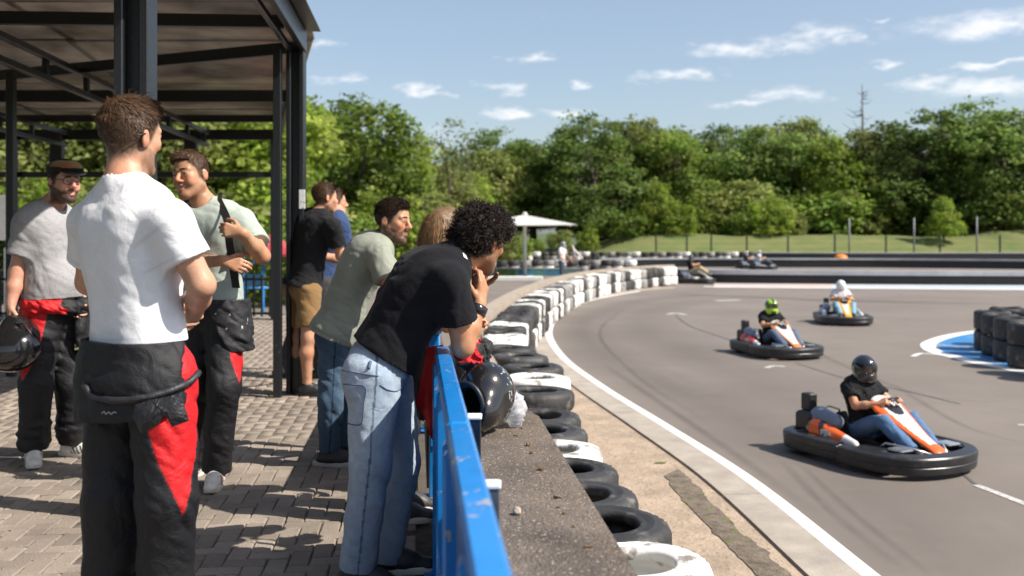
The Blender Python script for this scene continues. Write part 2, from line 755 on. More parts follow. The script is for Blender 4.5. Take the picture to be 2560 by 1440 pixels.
# ------------------------------------------------------------------ materials of the setting
M_ASPH = mat('asphalt_aged', (0.186, 0.158, 0.136), 0.92, var=0.15, vscale=0.35, bump=0.55, bscale=150, spots=(170, 0.60, (0.235, 0.208, 0.185), 0.10), detail=6)
M_PAINT = mat('road_paint_white', (0.74, 0.73, 0.70), 0.7, var=0.06, vscale=5, spots=(34, 0.655, (0.42, 0.40, 0.37), 0.08), bump=0.2, bscale=120)
M_PAINT_OLD = mat('road_paint_worn', (0.52, 0.50, 0.48), 0.8, var=0.14, vscale=9, spots=(30, 0.52, (0.27, 0.25, 0.23), 0.12))
M_BLUEP = mat('apron_paint_blue', s2l((50, 122, 178)), 0.7, var=0.12, vscale=2.5, spots=(3.2, 0.60, (0.30, 0.30, 0.30), 0.06))
M_KERB = mat('kerb_concrete', (0.36, 0.315, 0.265), 0.9, var=0.20, vscale=3, bump=0.4, bscale=90, spots=(60, 0.62, (0.28, 0.24, 0.20), 0.1))
M_DIRT = mat('dry_dirt', (0.37, 0.285, 0.21), 0.97, var=0.28, vscale=2.6, bump=1.0, bscale=38, spots=(26, 0.60, (0.22, 0.155, 0.10), 0.12), bump2=0.6, b2scale=7)
M_WALL = mat('wall_concrete_mossy', (0.140, 0.111, 0.086), 0.95, var=0.40, vscale=3.2, bump=1.0, bscale=130, spots=(75, 0.60, (0.42, 0.36, 0.30), 0.07), bump2=0.35, b2scale=22)
M_COPE = mat('coping_concrete', (0.36, 0.30, 0.24), 0.95, var=0.2, vscale=5, bump=0.6, bscale=70, spots=(20, 0.6, (0.16, 0.13, 0.09), 0.1))
M_GRASS = mat('grass_bank', (0.085, 0.135, 0.028), 0.95, vscale=0.5, vcol=(0.180, 0.165, 0.060), bump=0.8, bscale=9, detail=6)
M_FIELD = mat('field_grass', (0.07, 0.10, 0.028), 0.95, var=0.3, vscale=0.12, bump=0.6, bscale=6)
M_BRICK = mat('paver_clay_grey', (0.275, 0.229, 0.188), 0.92, var=0.24, vscale=2.2, bump=0.7, bscale=110, objvar=0.20, wpos=True, spots=(120, 0.62, (0.43, 0.37, 0.31), 0.08))
M_JOINT = mat('joint_sand', (0.095, 0.078, 0.06), 0.97, var=0.3, vscale=20, bump=0.6, bscale=80)
M_STEEL = mat('black_painted_steel', (0.0135, 0.0150, 0.0180), 0.36, var=0.2, vscale=30, bump=0.10, bscale=45, spots=(22, 0.70, (0.07, 0.065, 0.06), 0.05))
M_RUBBER = mat('tyre_rubber', (0.034, 0.033, 0.033), 0.62, var=0.35, vscale=7, bump=0.3, bscale=70, spots=(11, 0.56, (0.15, 0.138, 0.125), 0.2), objvar=0.25)
M_TWHITE = mat('tyre_paint_white', (0.80, 0.79, 0.75), 0.6, var=0.05, vscale=6, bump=0.25, bscale=30, spots=(9, 0.575, (0.30, 0.27, 0.235), 0.07), objvar=0.10)
M_TGREY = mat('tyre_paint_grey', (0.30, 0.29, 0.275), 0.7, var=0.2, vscale=6, bump=0.25, bscale=30, spots=(9, 0.57, (0.09, 0.085, 0.08), 0.12), objvar=0.15)
M_BARK = mat('bark', (0.085, 0.068, 0.05), 0.95, var=0.3, vscale=6, bump=1.0, bscale=22, bstretch=(1, 1, 0.25))
M_LEAF = mat('leaves', (0.07, 0.11, 0.02), 0.55, attr='Col', transl=0.56, objvar=0.26, spec=0.35)

# ------------------------------------------------------------------ ground, track, paint


def sheet(name, poly, z, material, kind='structure', parent=None):
    o = mobj(name, [(x, y, z) for x, y in poly], [tuple(range(len(poly)))], material, parent, smooth=False)
    if parent is None:
        tag(o, kind=kind)
    return o


sheet('ground', [(-900, -300), (900, -300), (900, 1800), (-900, 1800)], TRK - 0.02, M_FIELD)
sheet('track', [(-30, -12), (95, -12), (95, 87.5), (-30, 87.5)], TRK, M_ASPH)

LINE = [(2.45, 2.5), (2.38, 4.2), (2.24, 6.26), (2.06, 8.69), (1.70, 11.1), (1.24, 14.0), (0.86, 17.4), (0.80, 21.6), (1.24, 25.7), (2.55, 31.8), (4.7, 36.6), (6.4, 38.6)]
TYRE = [(0.56, 3.60), (0.51, 4.26), (0.45, 4.83), (0.36, 5.37), (0.30, 5.95), (0.27, 6.5), (0.22, 7.1), (0.20, 7.7), (0.22, 8.9), (0.23, 9.7), (0.20, 10.5), (0.08, 11.4), (-0.02, 12.2),
        (-0.12, 13.2), (-0.10, 15.0), (0.02, 17.0), (0.20, 19.0), (0.45, 21.4), (0.85, 24.4), (1.75, 29.5), (2.85, 33.7), (4.3, 37.2), (6.0, 40.2)]
line_c = spline(LINE, 120)
tyre_c = spline(TYRE, 200)
# dirt verge between tyres and kerb
t_off = tyre_c.copy()
vs = np.vstack([np.c_[t_off[:, 0] - 0.5, t_off[:, 1], np.full(200, TRK + 0.010)], np.c_[np.interp(np.linspace(0, 1, 200), np.linspace(0, 1, 120), line_c[:, 0]) - 0.2,
                np.interp(np.linspace(0, 1, 200), np.linspace(0, 1, 120), line_c[:, 1]), np.full(200, TRK + 0.010)]])
fs = np.array([(i, 200 + i, 201 + i, i + 1) for i in range(199)])
tag(mobj('dirt_verge', vs, fs, M_DIRT, smooth=False), kind='structure')
# kerb of flat concrete slabs with open joints
kerb = empty('kerb', (0, 0, TRK))
tag(kerb, kind='structure')
kc = spline(LINE, 400)
edges = [0, 25, 60, 100, 122, 165, 205, 250, 300, 350, 399]
for a, b in zip(edges[:-1], edges[1:]):
    seg = kc[a:b + 1]
    v1, f1 = ribbon(seg, -0.40, -0.075, TRK + 0.030)
    n = len(seg)
    v1[0:n, 1] = v1[0:n, 1]
    # pull both ends in for the joint
    tdir = nrm(np.append(seg[-1] - seg[0], 0))
    v1[0] += tdir * 0.006; v1[n] += tdir * 0.006
    v1[n - 1] -= tdir * 0.006; v1[2 * n - 1] -= tdir * 0.006
    lowv = v1.copy(); lowv[:, 2] = TRK - 0.01
    allv = np.vstack([v1, lowv])
    fcs = [tuple(q) for q in f1]
    k = 2 * n
    rim = list(range(0, n)) + list(range(2 * n - 1, n - 1, -1))
    for i in range(len(rim)):
        p, q = rim[i], rim[(i + 1) % len(rim)]
        fcs.append((q, p, p + k, q + k))
    mobj('kerb_slab', allv, fcs, M_KERB, kerb, smooth=False)
v1, f1 = ribbon(spline(LINE[:-1], 140), -0.07, 0.075, TRK + 0.004)
tag(mobj('edge_line', v1, f1, M_PAINT, smooth=False), kind='structure')
# loose soil and moss that has collected along the kerb's outer edge
se = spline([gp(1694, 1176)[:2], gp(1740, 1240)[:2], gp(1810, 1310)[:2], gp(1890, 1385)[:2], gp(1985, 1470)[:2]], 70)
v1, f1 = ribbon(se, -0.5, 0.5, TRK + 0.016)
nS = len(se)
for i_ in range(nS):
    c_ = se[i_]
    wl = .045 + .075 * float(vnoise(np.array(i_ * .33), np.array(.5), np.array(.5))) + .02 * random.random()
    wr2 = .150 + .03 * float(vnoise(np.array(i_ * .5), np.array(9.5), np.array(.5)))
    if i_ < 6:
        wl *= i_ / 6; wr2 *= i_ / 6
    v1[i_, :2] = c_ + (v1[i_, :2] - c_) / .5 * wl
    v1[nS + i_, :2] = c_ + (v1[nS + i_, :2] - c_) / .5 * wr2
tag(mobj('soil_edge', v1, f1, mat('soil_dark', (0.15, 0.118, 0.088), 0.97, var=0.55, vscale=10, bump=1, bscale=50, spots=(9, 0.6, (0.14, 0.17, 0.02), 0.08)), smooth=False), kind='structure')


def paint_stroke(name, pts, w, material=M_PAINT_OLD):
    c = spline([gp(*p)[:2] for p in pts], 14)
    v1, f1 = ribbon(c, -w / 2, w / 2, TRK + 0.004)
    tag(mobj(name, v1, f1, material, smooth=False), kind='structure')


paint_stroke('arrow_mark', [(1668, 786), (1690, 783), (1715, 787)], 0.14)
paint_stroke('arrow_mark', [(1915, 920), (1935, 915), (1962, 917)], 0.09)
paint_stroke('lane_mark', [(2282, 891), (2302, 884), (2330, 885), (2365, 890)], 0.09, M_PAINT)
paint_stroke('lane_mark', [(2440, 1213), (2500, 1236), (2600, 1275)], 0.075)
paint_stroke('lane_mark', [(2545, 1062), (2580, 1064)], 0.08)
paint_stroke('lane_mark', [(1790, 752), (1850, 750)], 0.3)
M_SEAM = mat('tar_seam', (0.10, 0.098, 0.10), 0.8, var=0.2, vscale=4)
paint_stroke('tar_seam', [(1690, 790), (1725, 815), (1790, 838), (1880, 868)], 0.055, M_SEAM)
paint_stroke('tar_seam', [(1990, 908), (2110, 945), (2250, 975), (2400, 1010)], 0.03, M_SEAM)
paint_stroke('tar_seam', [(2400, 1180), (2440, 1212)], 0.03, M_SEAM)
M_SKID = mat('skid_rubber', (0.075, 0.07, 0.067), 0.8, var=0.2, vscale=3, alpha=0.2, alpha_attr=True)
# rubber laid down along the racing line: soft edged bands
for pts, w, k_ in (([(2700, 1750), (2250, 1300), (1900, 1080), (1640, 950), (1500, 880), (1455, 830), (1480, 790), (1600, 752), (1800, 734)], 1.5, .22),
                   ([(2700, 1500), (2300, 1180), (2000, 1010), (1760, 900), (1600, 820), (1640, 770), (1850, 742)], 2.2, .16),
                   ([(1650, 735), (1850, 742), (2100, 752), (2500, 760)], 1.6, .30), ([(1500, 905), (1640, 1000), (1830, 1130), (2050, 1290)], .16, .24), ([(1560, 770), (1500, 830), (1580, 930), (1760, 1050)], .14, .24),
                   ([(2560, 1010), (2300, 985), (2080, 900), (1950, 830)], .15, .22), ([(2560, 1110), (2400, 1060), (2230, 960)], .13, .2), ([(2250, 1420), (2080, 1280), (1950, 1150)], .13, .22), ([(2330, 1440), (2130, 1280), (2000, 1160)], .12, .2)):
    c = spline([gp(*p)[:2] for p in pts], 70)
    al = [0, .55, 1, .55, 0]
    offs = [-.5, -.25, 0, .25, .5]
    rows_ = [ribbon(c, o * w, o * w + .01, TRK + 0.002)[0][:70] for o in offs]
    vv = np.vstack(rows_)
    fade = np.sin(np.linspace(0, math.pi, 70)) ** .5
    cv = np.concatenate([a_ * k_ * fade * (.9 + .1 * np.sin(np.arange(70) * .37)) for a_ in al])
    ff = np.array([(r * 70 + i, (r + 1) * 70 + i, (r + 1) * 70 + i + 1, r * 70 + i + 1) for r in range(4) for i in range(69)])
    tag(mobj('skid_mark', vv, ff, M_SKID, smooth=False, cols=np.repeat(cv[:, None], 3, axis=1)), kind='structure')

# painted island apron
isl = [gp(2560, 818), gp(2440, 830), gp(2370, 842), gp(2330, 856), gp(2322, 866), gp(2340, 880), gp(2390, 893), gp(2440, 906), gp(2500, 918), gp(2600, 938), gp(2760, 965)]
isl_c = spline([p[:2] for p in isl], 60)
poly = [tuple(p) for p in isl_c] + [(14, isl_c[-1][1]), (14, isl_c[0][1])]
sheet('island_apron', poly, TRK + 0.004, M_BLUEP)
v1, f1 = ribbon(isl_c, -0.13, 0.15, TRK + 0.008)
tag(mobj('apron_line', v1, f1, M_PAINT, smooth=False), kind='structure')
# light painted strip before the far barrier
for a, b, c0 in ((1785, 1960, (0.50, 0.42, 0.39)), (1960, 2080, (0.52, 0.42, 0.38)), (2080, 2300, (0.45, 0.48, 0.52)), (2300, 2700, (0.42, 0.47, 0.53))):
    m_ = mat('kerb_paint_%d' % a, c0, 0.8, var=0.1, vscale=1.2)
    sheet('far_kerb', [tuple(gp(a, 719 + (a - 1785) * .006)[:2]), tuple(gp(b, 719 + (b - 1785) * .006)[:2]), tuple(gp(b, 709.5 + (b - 1785) * .006)[:2]), tuple(gp(a, 709.5 + (a - 1785) * .006)[:2])], TRK + 0.006, m_)
c = spline([gp(1760, 717)[:2], gp(1950, 719.5)[:2], gp(2250, 722)[:2], gp(2700, 726)[:2]], 40)
v1, f1 = ribbon(c, -0.25, 0.25, TRK + 0.010)
tag(mobj('edge_line', v1, f1, M_PAINT, smooth=False), kind='structure')

# ------------------------------------------------------------------ terrace, pavers
EDGE = [(0.30, -2.5), (0.05, 0.2), (-0.10, 1.8), (-0.26, 4.0), (-0.44, 5.8), (-0.60, 7.6), (-0.74, 9.0), (-1.0, 11.8), (-1.5, 16.8)]
terr = MB().prism([(x - 0.02, y) for x, y in [(a + (.10 if b < 4.5 else .22), b) for a, b in EDGE]] + [(-15, 16.8), (-15, -2.5)], TRK - 0.05, -0.014).build('terrace', M_JOINT)
tag(terr, kind='structure')
TU, TV = V(0.9954, 0.0955, 0), V(-0.0955, 0.9954, 0)   # terrace axes: across and along


def brick_mesh(seed):
    r = random.Random(seed)
    b = MB().box((0, 0, 0), (0.1705, 0.0828, 0.03), bev=0.005)
    v = np.array(b.v)
    v[:, 2] += (v[:, 0] * r.uniform(-.02, .02) + v[:, 1] * r.uniform(-.03, .03))
    v[:, :2] += np.array([[r.uniform(-.0016, .0016), r.uniform(-.0016, .0016)] for _ in v])
    me = new_mesh('brick', v, b.f, smooth=False)
    me.materials.append(M_BRICK)
    return me


bvar = [brick_mesh(i) for i in range(6)]
paving = empty('paving', (0, 0, 0))
tag(paving, kind='structure')
edge_x = lambda y: np.interp(y, [e[1] for e in EDGE], [e[0] for e in EDGE])
cand = []
W = 0.088
for i in range(-170, 45):
    for j in range(-6, 190):
        cl = (i - j) % 4
        if cl == 0:
            u, v, rot = (i + 1) * W, (j + .5) * W, 0.0
        elif cl == 3:
            u, v, rot = (i + .5) * W, (j + 1) * W, math.pi / 2
        else:
            continue
        p = TU * u + TV * v
        if p[0] > edge_x(p[1]) - 0.13 or p[0] < -9.5 or p[1] < 1.0 or p[1] > 16.4:
            continue
        cand.append((p[0], p[1], rot))
scored = []
for (x, y, rot) in cand:
    px, py = 1280 + F * x / y, 581 + F * CAMZ / y
    vis = (-40 < px < 1130) and (py < 1460)
    # hidden behind the standing people's trousers
    if vis and (215 < px < 480) and py > 1100 and not (335 < px < 365):
        vis = False
    scored.append((y if vis else y + 50, x, y, rot))
scored.sort(key=lambda q: q[0])
ang0 = math.atan2(TU[1], TU[0])
rest_v, rest_f = [], []
for n_, (k_, x, y, rot) in enumerate(scored):
    z = -0.0135 + random.uniform(-0.0022, 0.0022)
    if n_ < 300:
        o = link('brick', bvar[n_ % 6], None, paving, (x, y, z), (random.uniform(-.008, .008), random.uniform(-.008, .008), ang0 + rot + random.uniform(-.012, .012) + (math.pi if n_ % 2 else 0)))
    else:
        ca, sa = math.cos(ang0 + rot), math.sin(ang0 + rot)
        hx, hy = 0.0853 + random.uniform(-.001, .001), 0.0413
        b0 = len(rest_v)
        z += 0.015
        for (qx, qy, qz) in ((-hx, -hy, -.012), (hx, -hy, -.012), (hx, hy, -.012), (-hx, hy, -.012), (-hx + .004, -hy + .004, 0), (hx - .004, -hy + .004, 0), (hx - .004, hy - .004, 0), (-hx + .004, hy - .004, 0)):
            rest_v.append((x + qx * ca - qy * sa, y + qx * sa + qy * ca, z + qz))
        rest_f += [(b0 + 4, b0 + 5, b0 + 6, b0 + 7)] + [(b0 + i, b0 + (i + 1) % 4, b0 + 4 + (i + 1) % 4, b0 + 4 + i) for i in range(4)]
bcol = np.repeat(0.80 + 0.40 * RNG.random(len(rest_v) // 8), 8)[:, None] * np.array([[0.270, 0.225, 0.185]])
o = mobj('far_bricks', rest_v, np.array([f for f in rest_f]), mat('paver_far', attr='Col', rough=0.92, var=0.24, vscale=2.2, wpos=True, bump=0.6, bscale=110), paving, smooth=False, cols=bcol)
tag(o, kind='stuff')

# ------------------------------------------------------------------ parapet wall by the railing, then the low retaining wall along the bend
wallb = MB().prism([(0.62, -1.2), (0.298, 2.32), (0.118, 4.34), (0.03, 4.62), (-0.12, 4.72), (-0.28, 4.72), (-0.215, 4.0), (0.02, 1.8), (0.30, -1.2)], TRK - 0.05, 0.56)
wv = np.array(wallb.v)
n9 = 9
inn = wv[n9:].copy()
cen = inn.mean(axis=0)
cap_ring = inn.copy()
dirs = cap_ring - cen
cap_ring[:, :2] -= 0.012 * dirs[:, :2] / np.linalg.norm(dirs[:, :2], axis=1)[:, None]
wv[n9:, 2] = 0.548
allv = np.vstack([wv, cap_ring])
wf = [f for f in wallb.f if f != tuple(range(n9, 2 * n9))]
wf += [(n9 + i, n9 + (i + 1) % n9, 2 * n9 + (i + 1) % n9, 2 * n9 + i) for i in range(n9)] + [tuple(range(2 * n9, 3 * n9))]
wall = mobj('parapet_wall', allv, wf, M_WALL, smooth=False)
tag(wall, 'thick weathered concrete parapet with a stained flat top beside the blue railing', 'wall')
cop_c = spline([(x - 0.50, y) for x, y in [(-0.02, 4.8)] + [t for t in TYRE if t[1] > 5.0] + [(7.2, 41.6)]], 90)
vA, _ = ribbon(cop_c, -0.13, 0.13, -0.02)
n = len(cop_c)
ring = [vA[:n] * [1, 1, 0] + [0, 0, TRK - .05], vA[:n] * [1, 1, 0] + [0, 0, 0.012], vA[n:] * [1, 1, 0] + [0, 0, 0.012], vA[n:] * [1, 1, 0] + [0, 0, TRK - .05]]
vv = np.vstack(ring)
ff = []
for k in range(3):
    ff += [(k * n + i, (k + 1) * n + i, (k + 1) * n + i + 1, k * n + i + 1) for i in range(n - 1)]
ff += [(0, n, 2 * n, 3 * n), (n - 1, 4 * n - 1, 3 * n - 1, 2 * n - 1)]
lw = mobj('retaining_wall', vv, ff, M_COPE, smooth=False)
tag(lw, 'low brown concrete wall curving behind the black and white tyre stacks', 'wall')

# ------------------------------------------------------------------ tyres


def tyre_mesh(name, R, r_in, h, seg, material, tread=True, squash=0.0, seed=0):
    rr = random.Random(seed)
    w = h / 2
    e = min(0.045, w * 0.6)
    sw = R - r_in
    prof = [(r_in, -w * .72), (r_in + .012, -w * .93), (r_in + (R - r_in) * .42, -w), (R - e * 1.1, -w * .96), (R - e * .35, -w + e * .35), (R, -w + e * 1.1), (R, 0), (R, w - e * 1.1),
            (R - e * .35, w - e * .35), (R - e * 1.1, w * .96), (R - e * 1.6, w * .985), (R - e * 1.75, w * 1.01), (r_in + sw * .50, w * 1.015), (r_in + sw * .46, w * .985), (r_in + sw * .36, w * .985), (r_in + sw * .33, w * .955), (r_in + .03, w * .93), (r_in + .012, w * .95), (r_in, w * .74), (r_in + .004, w * .4), (r_in + .05, w * .2), (r_in + .06, -w * .2), (r_in + .02, -w * .5)]
    P, fs = [], []
    n = len(prof)
    lob = [rr.uniform(0, 6.28) for _ in range(3)]
    for k in range(seg):
        a = 2 * math.pi * k / seg
        dz = squash * (math.sin(a * 2 + lob[0]) + .6 * math.sin(a * 3 + lob[1]))
        dr = 1 + squash * .5 * math.sin(a * 2 + lob[2])
        for i, (r, z) in enumerate(prof):
            q = r
            if tread and 3 <= i <= 9 and k % 2 == 0:
                q = r - (0.014 if i in (4, 5, 6, 7, 8) else 0.006)
            P.append((q * dr * math.cos(a), q * dr * math.sin(a), z + dz * (1 if i > 8 else .3)))
    for k in range(seg):
        l = (k + 1) % seg
        for i in range(n):
            j = (i + 1) % n
            fs.append((k * n + i, l * n + i, l * n + j, k * n + j))
    me = new_mesh(name, P, np.array(fs), smooth=True)
    me.materials.append(material)
    return me


T = {}
for key, m_ in (('black', M_RUBBER), ('white', M_TWHITE), ('grey', M_TGREY)):
    T[key, 'near'] = [tyre_mesh('tyre', 0.335, 0.175, 0.185, 72, m_, True, 0.004, i) for i in range(3)]
    T[key, 'mid'] = [tyre_mesh('tyre', 0.315, 0.17, 0.36, 40, m_, False, 0.010, 9 + i) for i in range(3)]
    T[key, 'far'] = [tyre_mesh('tyre', 0.31, 0.17, 0.32, 20, m_, False, 0.006, 19 + i) for i in range(2)]


def tyre(kind, colr, x, y, z, label, group, tilt=0.02):
    ms = T[colr, kind]
    me = random.choice(ms)
    o = link('tyre', me, None, None, (x, y, z), (random.uniform(-tilt, tilt), random.uniform(-tilt, tilt), random.uniform(0, 6.28)))
    return tag(o, label, 'tyre', group)


CN = {'black': 'black rubber', 'white': 'white painted', 'grey': 'faded grey'}
near_cols = ['white', 'black', 'black', 'black', 'white', 'black', 'black', 'black', 'white', 'black', 'black', 'black']
pts = [np.array(t) for t in TYRE[1:13]]
for i, (p, c) in enumerate(zip(pts, near_cols)):
    for k in range(4):
        cc = c if k == 3 else ('black' if k < 2 else random.choice(['black', 'black', 'white']))
        if i == 8 and k == 2:
            cc = 'black'
        lv = ['bottom', 'second', 'third', 'top'][k]
        tyre('near', cc, p[0] + random.uniform(-.015, .015), p[1] + random.uniform(-.015, .015), TRK + 0.012 + 0.0935 + k * 0.187,
             '%s tyre, %s of a four high stack along the concrete parapet' % (CN[cc], lv) if lv != 'top' else '%s tyre topping the %s stack along the parapet from the big white one' % (CN[cc], ['first', 'second', 'third', 'fourth', 'fifth', 'sixth', 'seventh', 'eighth', 'ninth', 'tenth', 'eleventh', 'twelfth'][i]),
             'tyres stacked along the parapet', 0.012)
cur = spline([t for t in TYRE if t[1] >= 13.0] + [(6.6, 41.0)], 0.60)
pat = ['white', 'white', 'black', 'white', 'white', 'black', 'white', 'black', 'black', 'white', 'black', 'white', 'black', 'white', 'black', 'black', 'white', 'grey', 'white', 'black', 'white', 'black', 'grey', 'white', 'grey', 'black', 'white',
       'grey', 'white', 'black', 'grey', 'white', 'grey', 'black', 'white', 'white', 'grey', 'black', 'white', 'grey', 'black', 'black', 'white', 'grey', 'black', 'black', 'black']
for i, p in enumerate(cur):
    c = pat[i % len(pat)]
    for k in range(2):
        cc = c if random.random() < .88 else random.choice(['black', 'white', 'grey'])
        tyre('mid', cc, p[0] + random.uniform(-.02, .02), p[1], TRK + 0.012 + 0.181 + k * 0.364,
             '%s tyre, %s one of a pair stacked along the inside of the bend' % (CN[cc], ('lower', 'upper')[k]), 'paired tyres around the bend', 0.02)
for row, (y0, xa, xb, py, dst) in enumerate(((54, 1225, 1590, 0, 'before'), (77, 1280, 1880, 0, 'behind'))):
    xs = np.arange((xa - 1280) * y0 / F, (xb - 1280) * y0 / F, 0.64)
    for i, x in enumerate(xs):
        for k in range(2):
            c = ('black', 'black', 'grey', 'black', 'grey', 'white')[(i * 7 + row * 3 + k * 5) % 6]
            tyre('far', c, x, y0 + 0.5 * math.sin(x * .4), TRK + 0.001 + 0.162 + k * 0.325,
                 '%s tyre, %s of two in the far row %s' % (CN[c], ('lower', 'upper')[k], ('beyond the parasol', 'below the grass bank')[row]),
                 ('tyre row beyond the parasol', 'tyre row below the bank')[row])
isl_t = [gp(2462, 880), gp(2482, 893), gp(2514, 908), gp(2552, 926), gp(2600, 945), gp(2660, 960), gp(2500, 868), gp(2545, 880), gp(2590, 905)]
for i, p in enumerate(isl_t):
    for k in range(2):
        x, y = p[0] + 0.26, p[1] + 0.25
        tyre('mid', 'black', x, y, TRK + 0.006 + 0.181 + k * 0.364, 'dark tyre, %s one of a stack on the blue painted island' % ('lower', 'upper')[k], 'tyres on the blue island', 0.01)

# ------------------------------------------------------------------ far barriers, bank, fences
M_BBLK = mat('barrier_black', (0.012, 0.012, 0.014), 0.5, var=0.3, vscale=1.0)
M_BGRY = mat('barrier_grey', (0.42, 0.42, 0.44), 0.55, var=0.25, vscale=0.7)


def barrier(name, label, pts, hb, hg, wid=0.35):
    c = spline([gp(*p)[:2] for p in pts], 60)
    root = empty(name, (c[0][0], c[0][1], TRK), label, 'barrier')
    def band(nm, z0, z1, w, m_):
        a, _ = ribbon(c, -w / 2, w / 2, 0)
        n = len(c)
        A, B = a[:n], a[n:]
        vv = np.vstack([A * [1, 1, 0] + [0, 0, z0], A * [1, 1, 0] + [0, 0, z1], B * [1, 1, 0] + [0, 0, z1], B * [1, 1, 0] + [0, 0, z0]])
        ff = []
        for k in range(4):
            k2 = (k + 1) % 4
            ff += [(k * n + i, k2 * n + i, k2 * n + i + 1, k * n + i + 1) for i in range(n - 1)]
        ff += [(0, 3 * n, 2 * n, n), (n - 1, 2 * n - 1, 3 * n - 1, 4 * n - 1)]
        mobj(nm, vv, ff, m_, root, smooth=False)
    band('bumper_belt', TRK, TRK + hb, wid, M_BBLK)
    band('guard_rail', TRK + hb, TRK + hb + hg, wid * 1.15, M_BGRY)
    return root


barrier('track_barrier', 'long black bumper barrier with a pale grey rail across the far side of the bend', [(1660, 702), (1790, 706), (2100, 709), (2400, 711), (2800, 712)], 0.36, 0.19)
barrier('track_barrier', 'black barrier with a thin grey rail behind the nearer pale-railed barrier', [(1500, 668), (1700, 667), (1950, 668), (2200, 669), (2500, 672), (2800, 676)], 0.46, 0.10)
barrier('track_barrier', 'black barrier with a narrow light top at the foot of the grassy bank', [(1840, 649), (2100, 650), (2400, 650), (2800, 650)], 0.52, 0.07)

bx = [1300, 1440, 1490, 1530, 1580, 1640, 1720, 1800, 1900, 2100, 2200, 2300, 2400, 2450, 2500, 2560, 2700]
by = [634, 630, 618, 600, 586, 577, 583, 586, 587, 585, 588, 592, 590, 586, 575, 577, 580]
nx, ny = 150, 26
gx, gy = np.linspace(-3, 75, nx), np.linspace(87, 128, ny)
Z = np.zeros((nx, ny))
for i, x in enumerate(gx):
    pxx = 1280 + F * x / 97
    top = CAMZ - (np.interp(pxx, bx, by) - 581) * 97 / F
    for j, y in enumerate(gy):
        t = np.clip((y - 87) / 9.5, 0, 1)
        t = t * t * (3 - 2 * t)
        Z[i, j] = TRK - 0.03 + (top - TRK) * t * (1 if y < 99 else 1 - min(1, (y - 99) / 60) * .3) + 0.08 * vnoise(x * .6, y * .6, 0.0) * t
vs = np.array([(gx[i], gy[j], Z[i, j]) for i in range(nx) for j in range(ny)])
fs = np.array([(i * ny + j, (i + 1) * ny + j, (i + 1) * ny + j + 1, i * ny + j + 1) for i in range(nx - 1) for j in range(ny - 1)])
tag(mobj('grass_bank', vs, fs, M_GRASS), kind='structure')
M_FPOST = mat('fence_green', (0.02, 0.045, 0.03), 0.5)
M_GALV = mat('galvanised', (0.45, 0.46, 0.47), 0.45, metal=0.4, var=0.15, vscale=5)
fence = empty('wire_fence', gp(1717, 632.5), 'low green wire fence with dark posts along the foot of the grass bank', 'fence')
fx = [1640, 1717, 1778, 1867, 1970, 2087, 2215, 2350, 2500, 2620]
Yf = 85.5
for x in fx:
    MB().box(at(x, 0, Yf) * [1, 1, 0] + [0, 0, TRK + 0.98], (0.13, 0.13, 1.96), bev=.01).build('post', M_FPOST, fence)
for z in (0.3, 0.75, 1.2, 1.65, 1.9):
    MB().bar(at(fx[0], 0, Yf) * [1, 1, 0] + [0, 0, TRK + z], at(fx[-1], 0, Yf) * [1, 1, 0] + [0, 0, TRK + z], 0.012, 0.012).build('wire', M_FPOST, fence)
M_GPOST = mat('post_grey', (.20, .205, .21), .5, var=.2, vscale=2)
for x, ytop in ((2123, 545), (2285, 545), (2442, 541)):
    p = at(x, 0, 86.3)
    ztop = at(x, ytop, 86.3)[2]
    o = MB().tube([(p[0], p[1], TRK - .05), (p[0], p[1], ztop)], 0.07, 10).build('net_post', M_GPOST, smooth=True)
    tag(o, 'tall grey metal pole rising from the wire fence before the dark trees', 'pole', 'tall poles at the fence')

# ------------------------------------------------------------------ trees


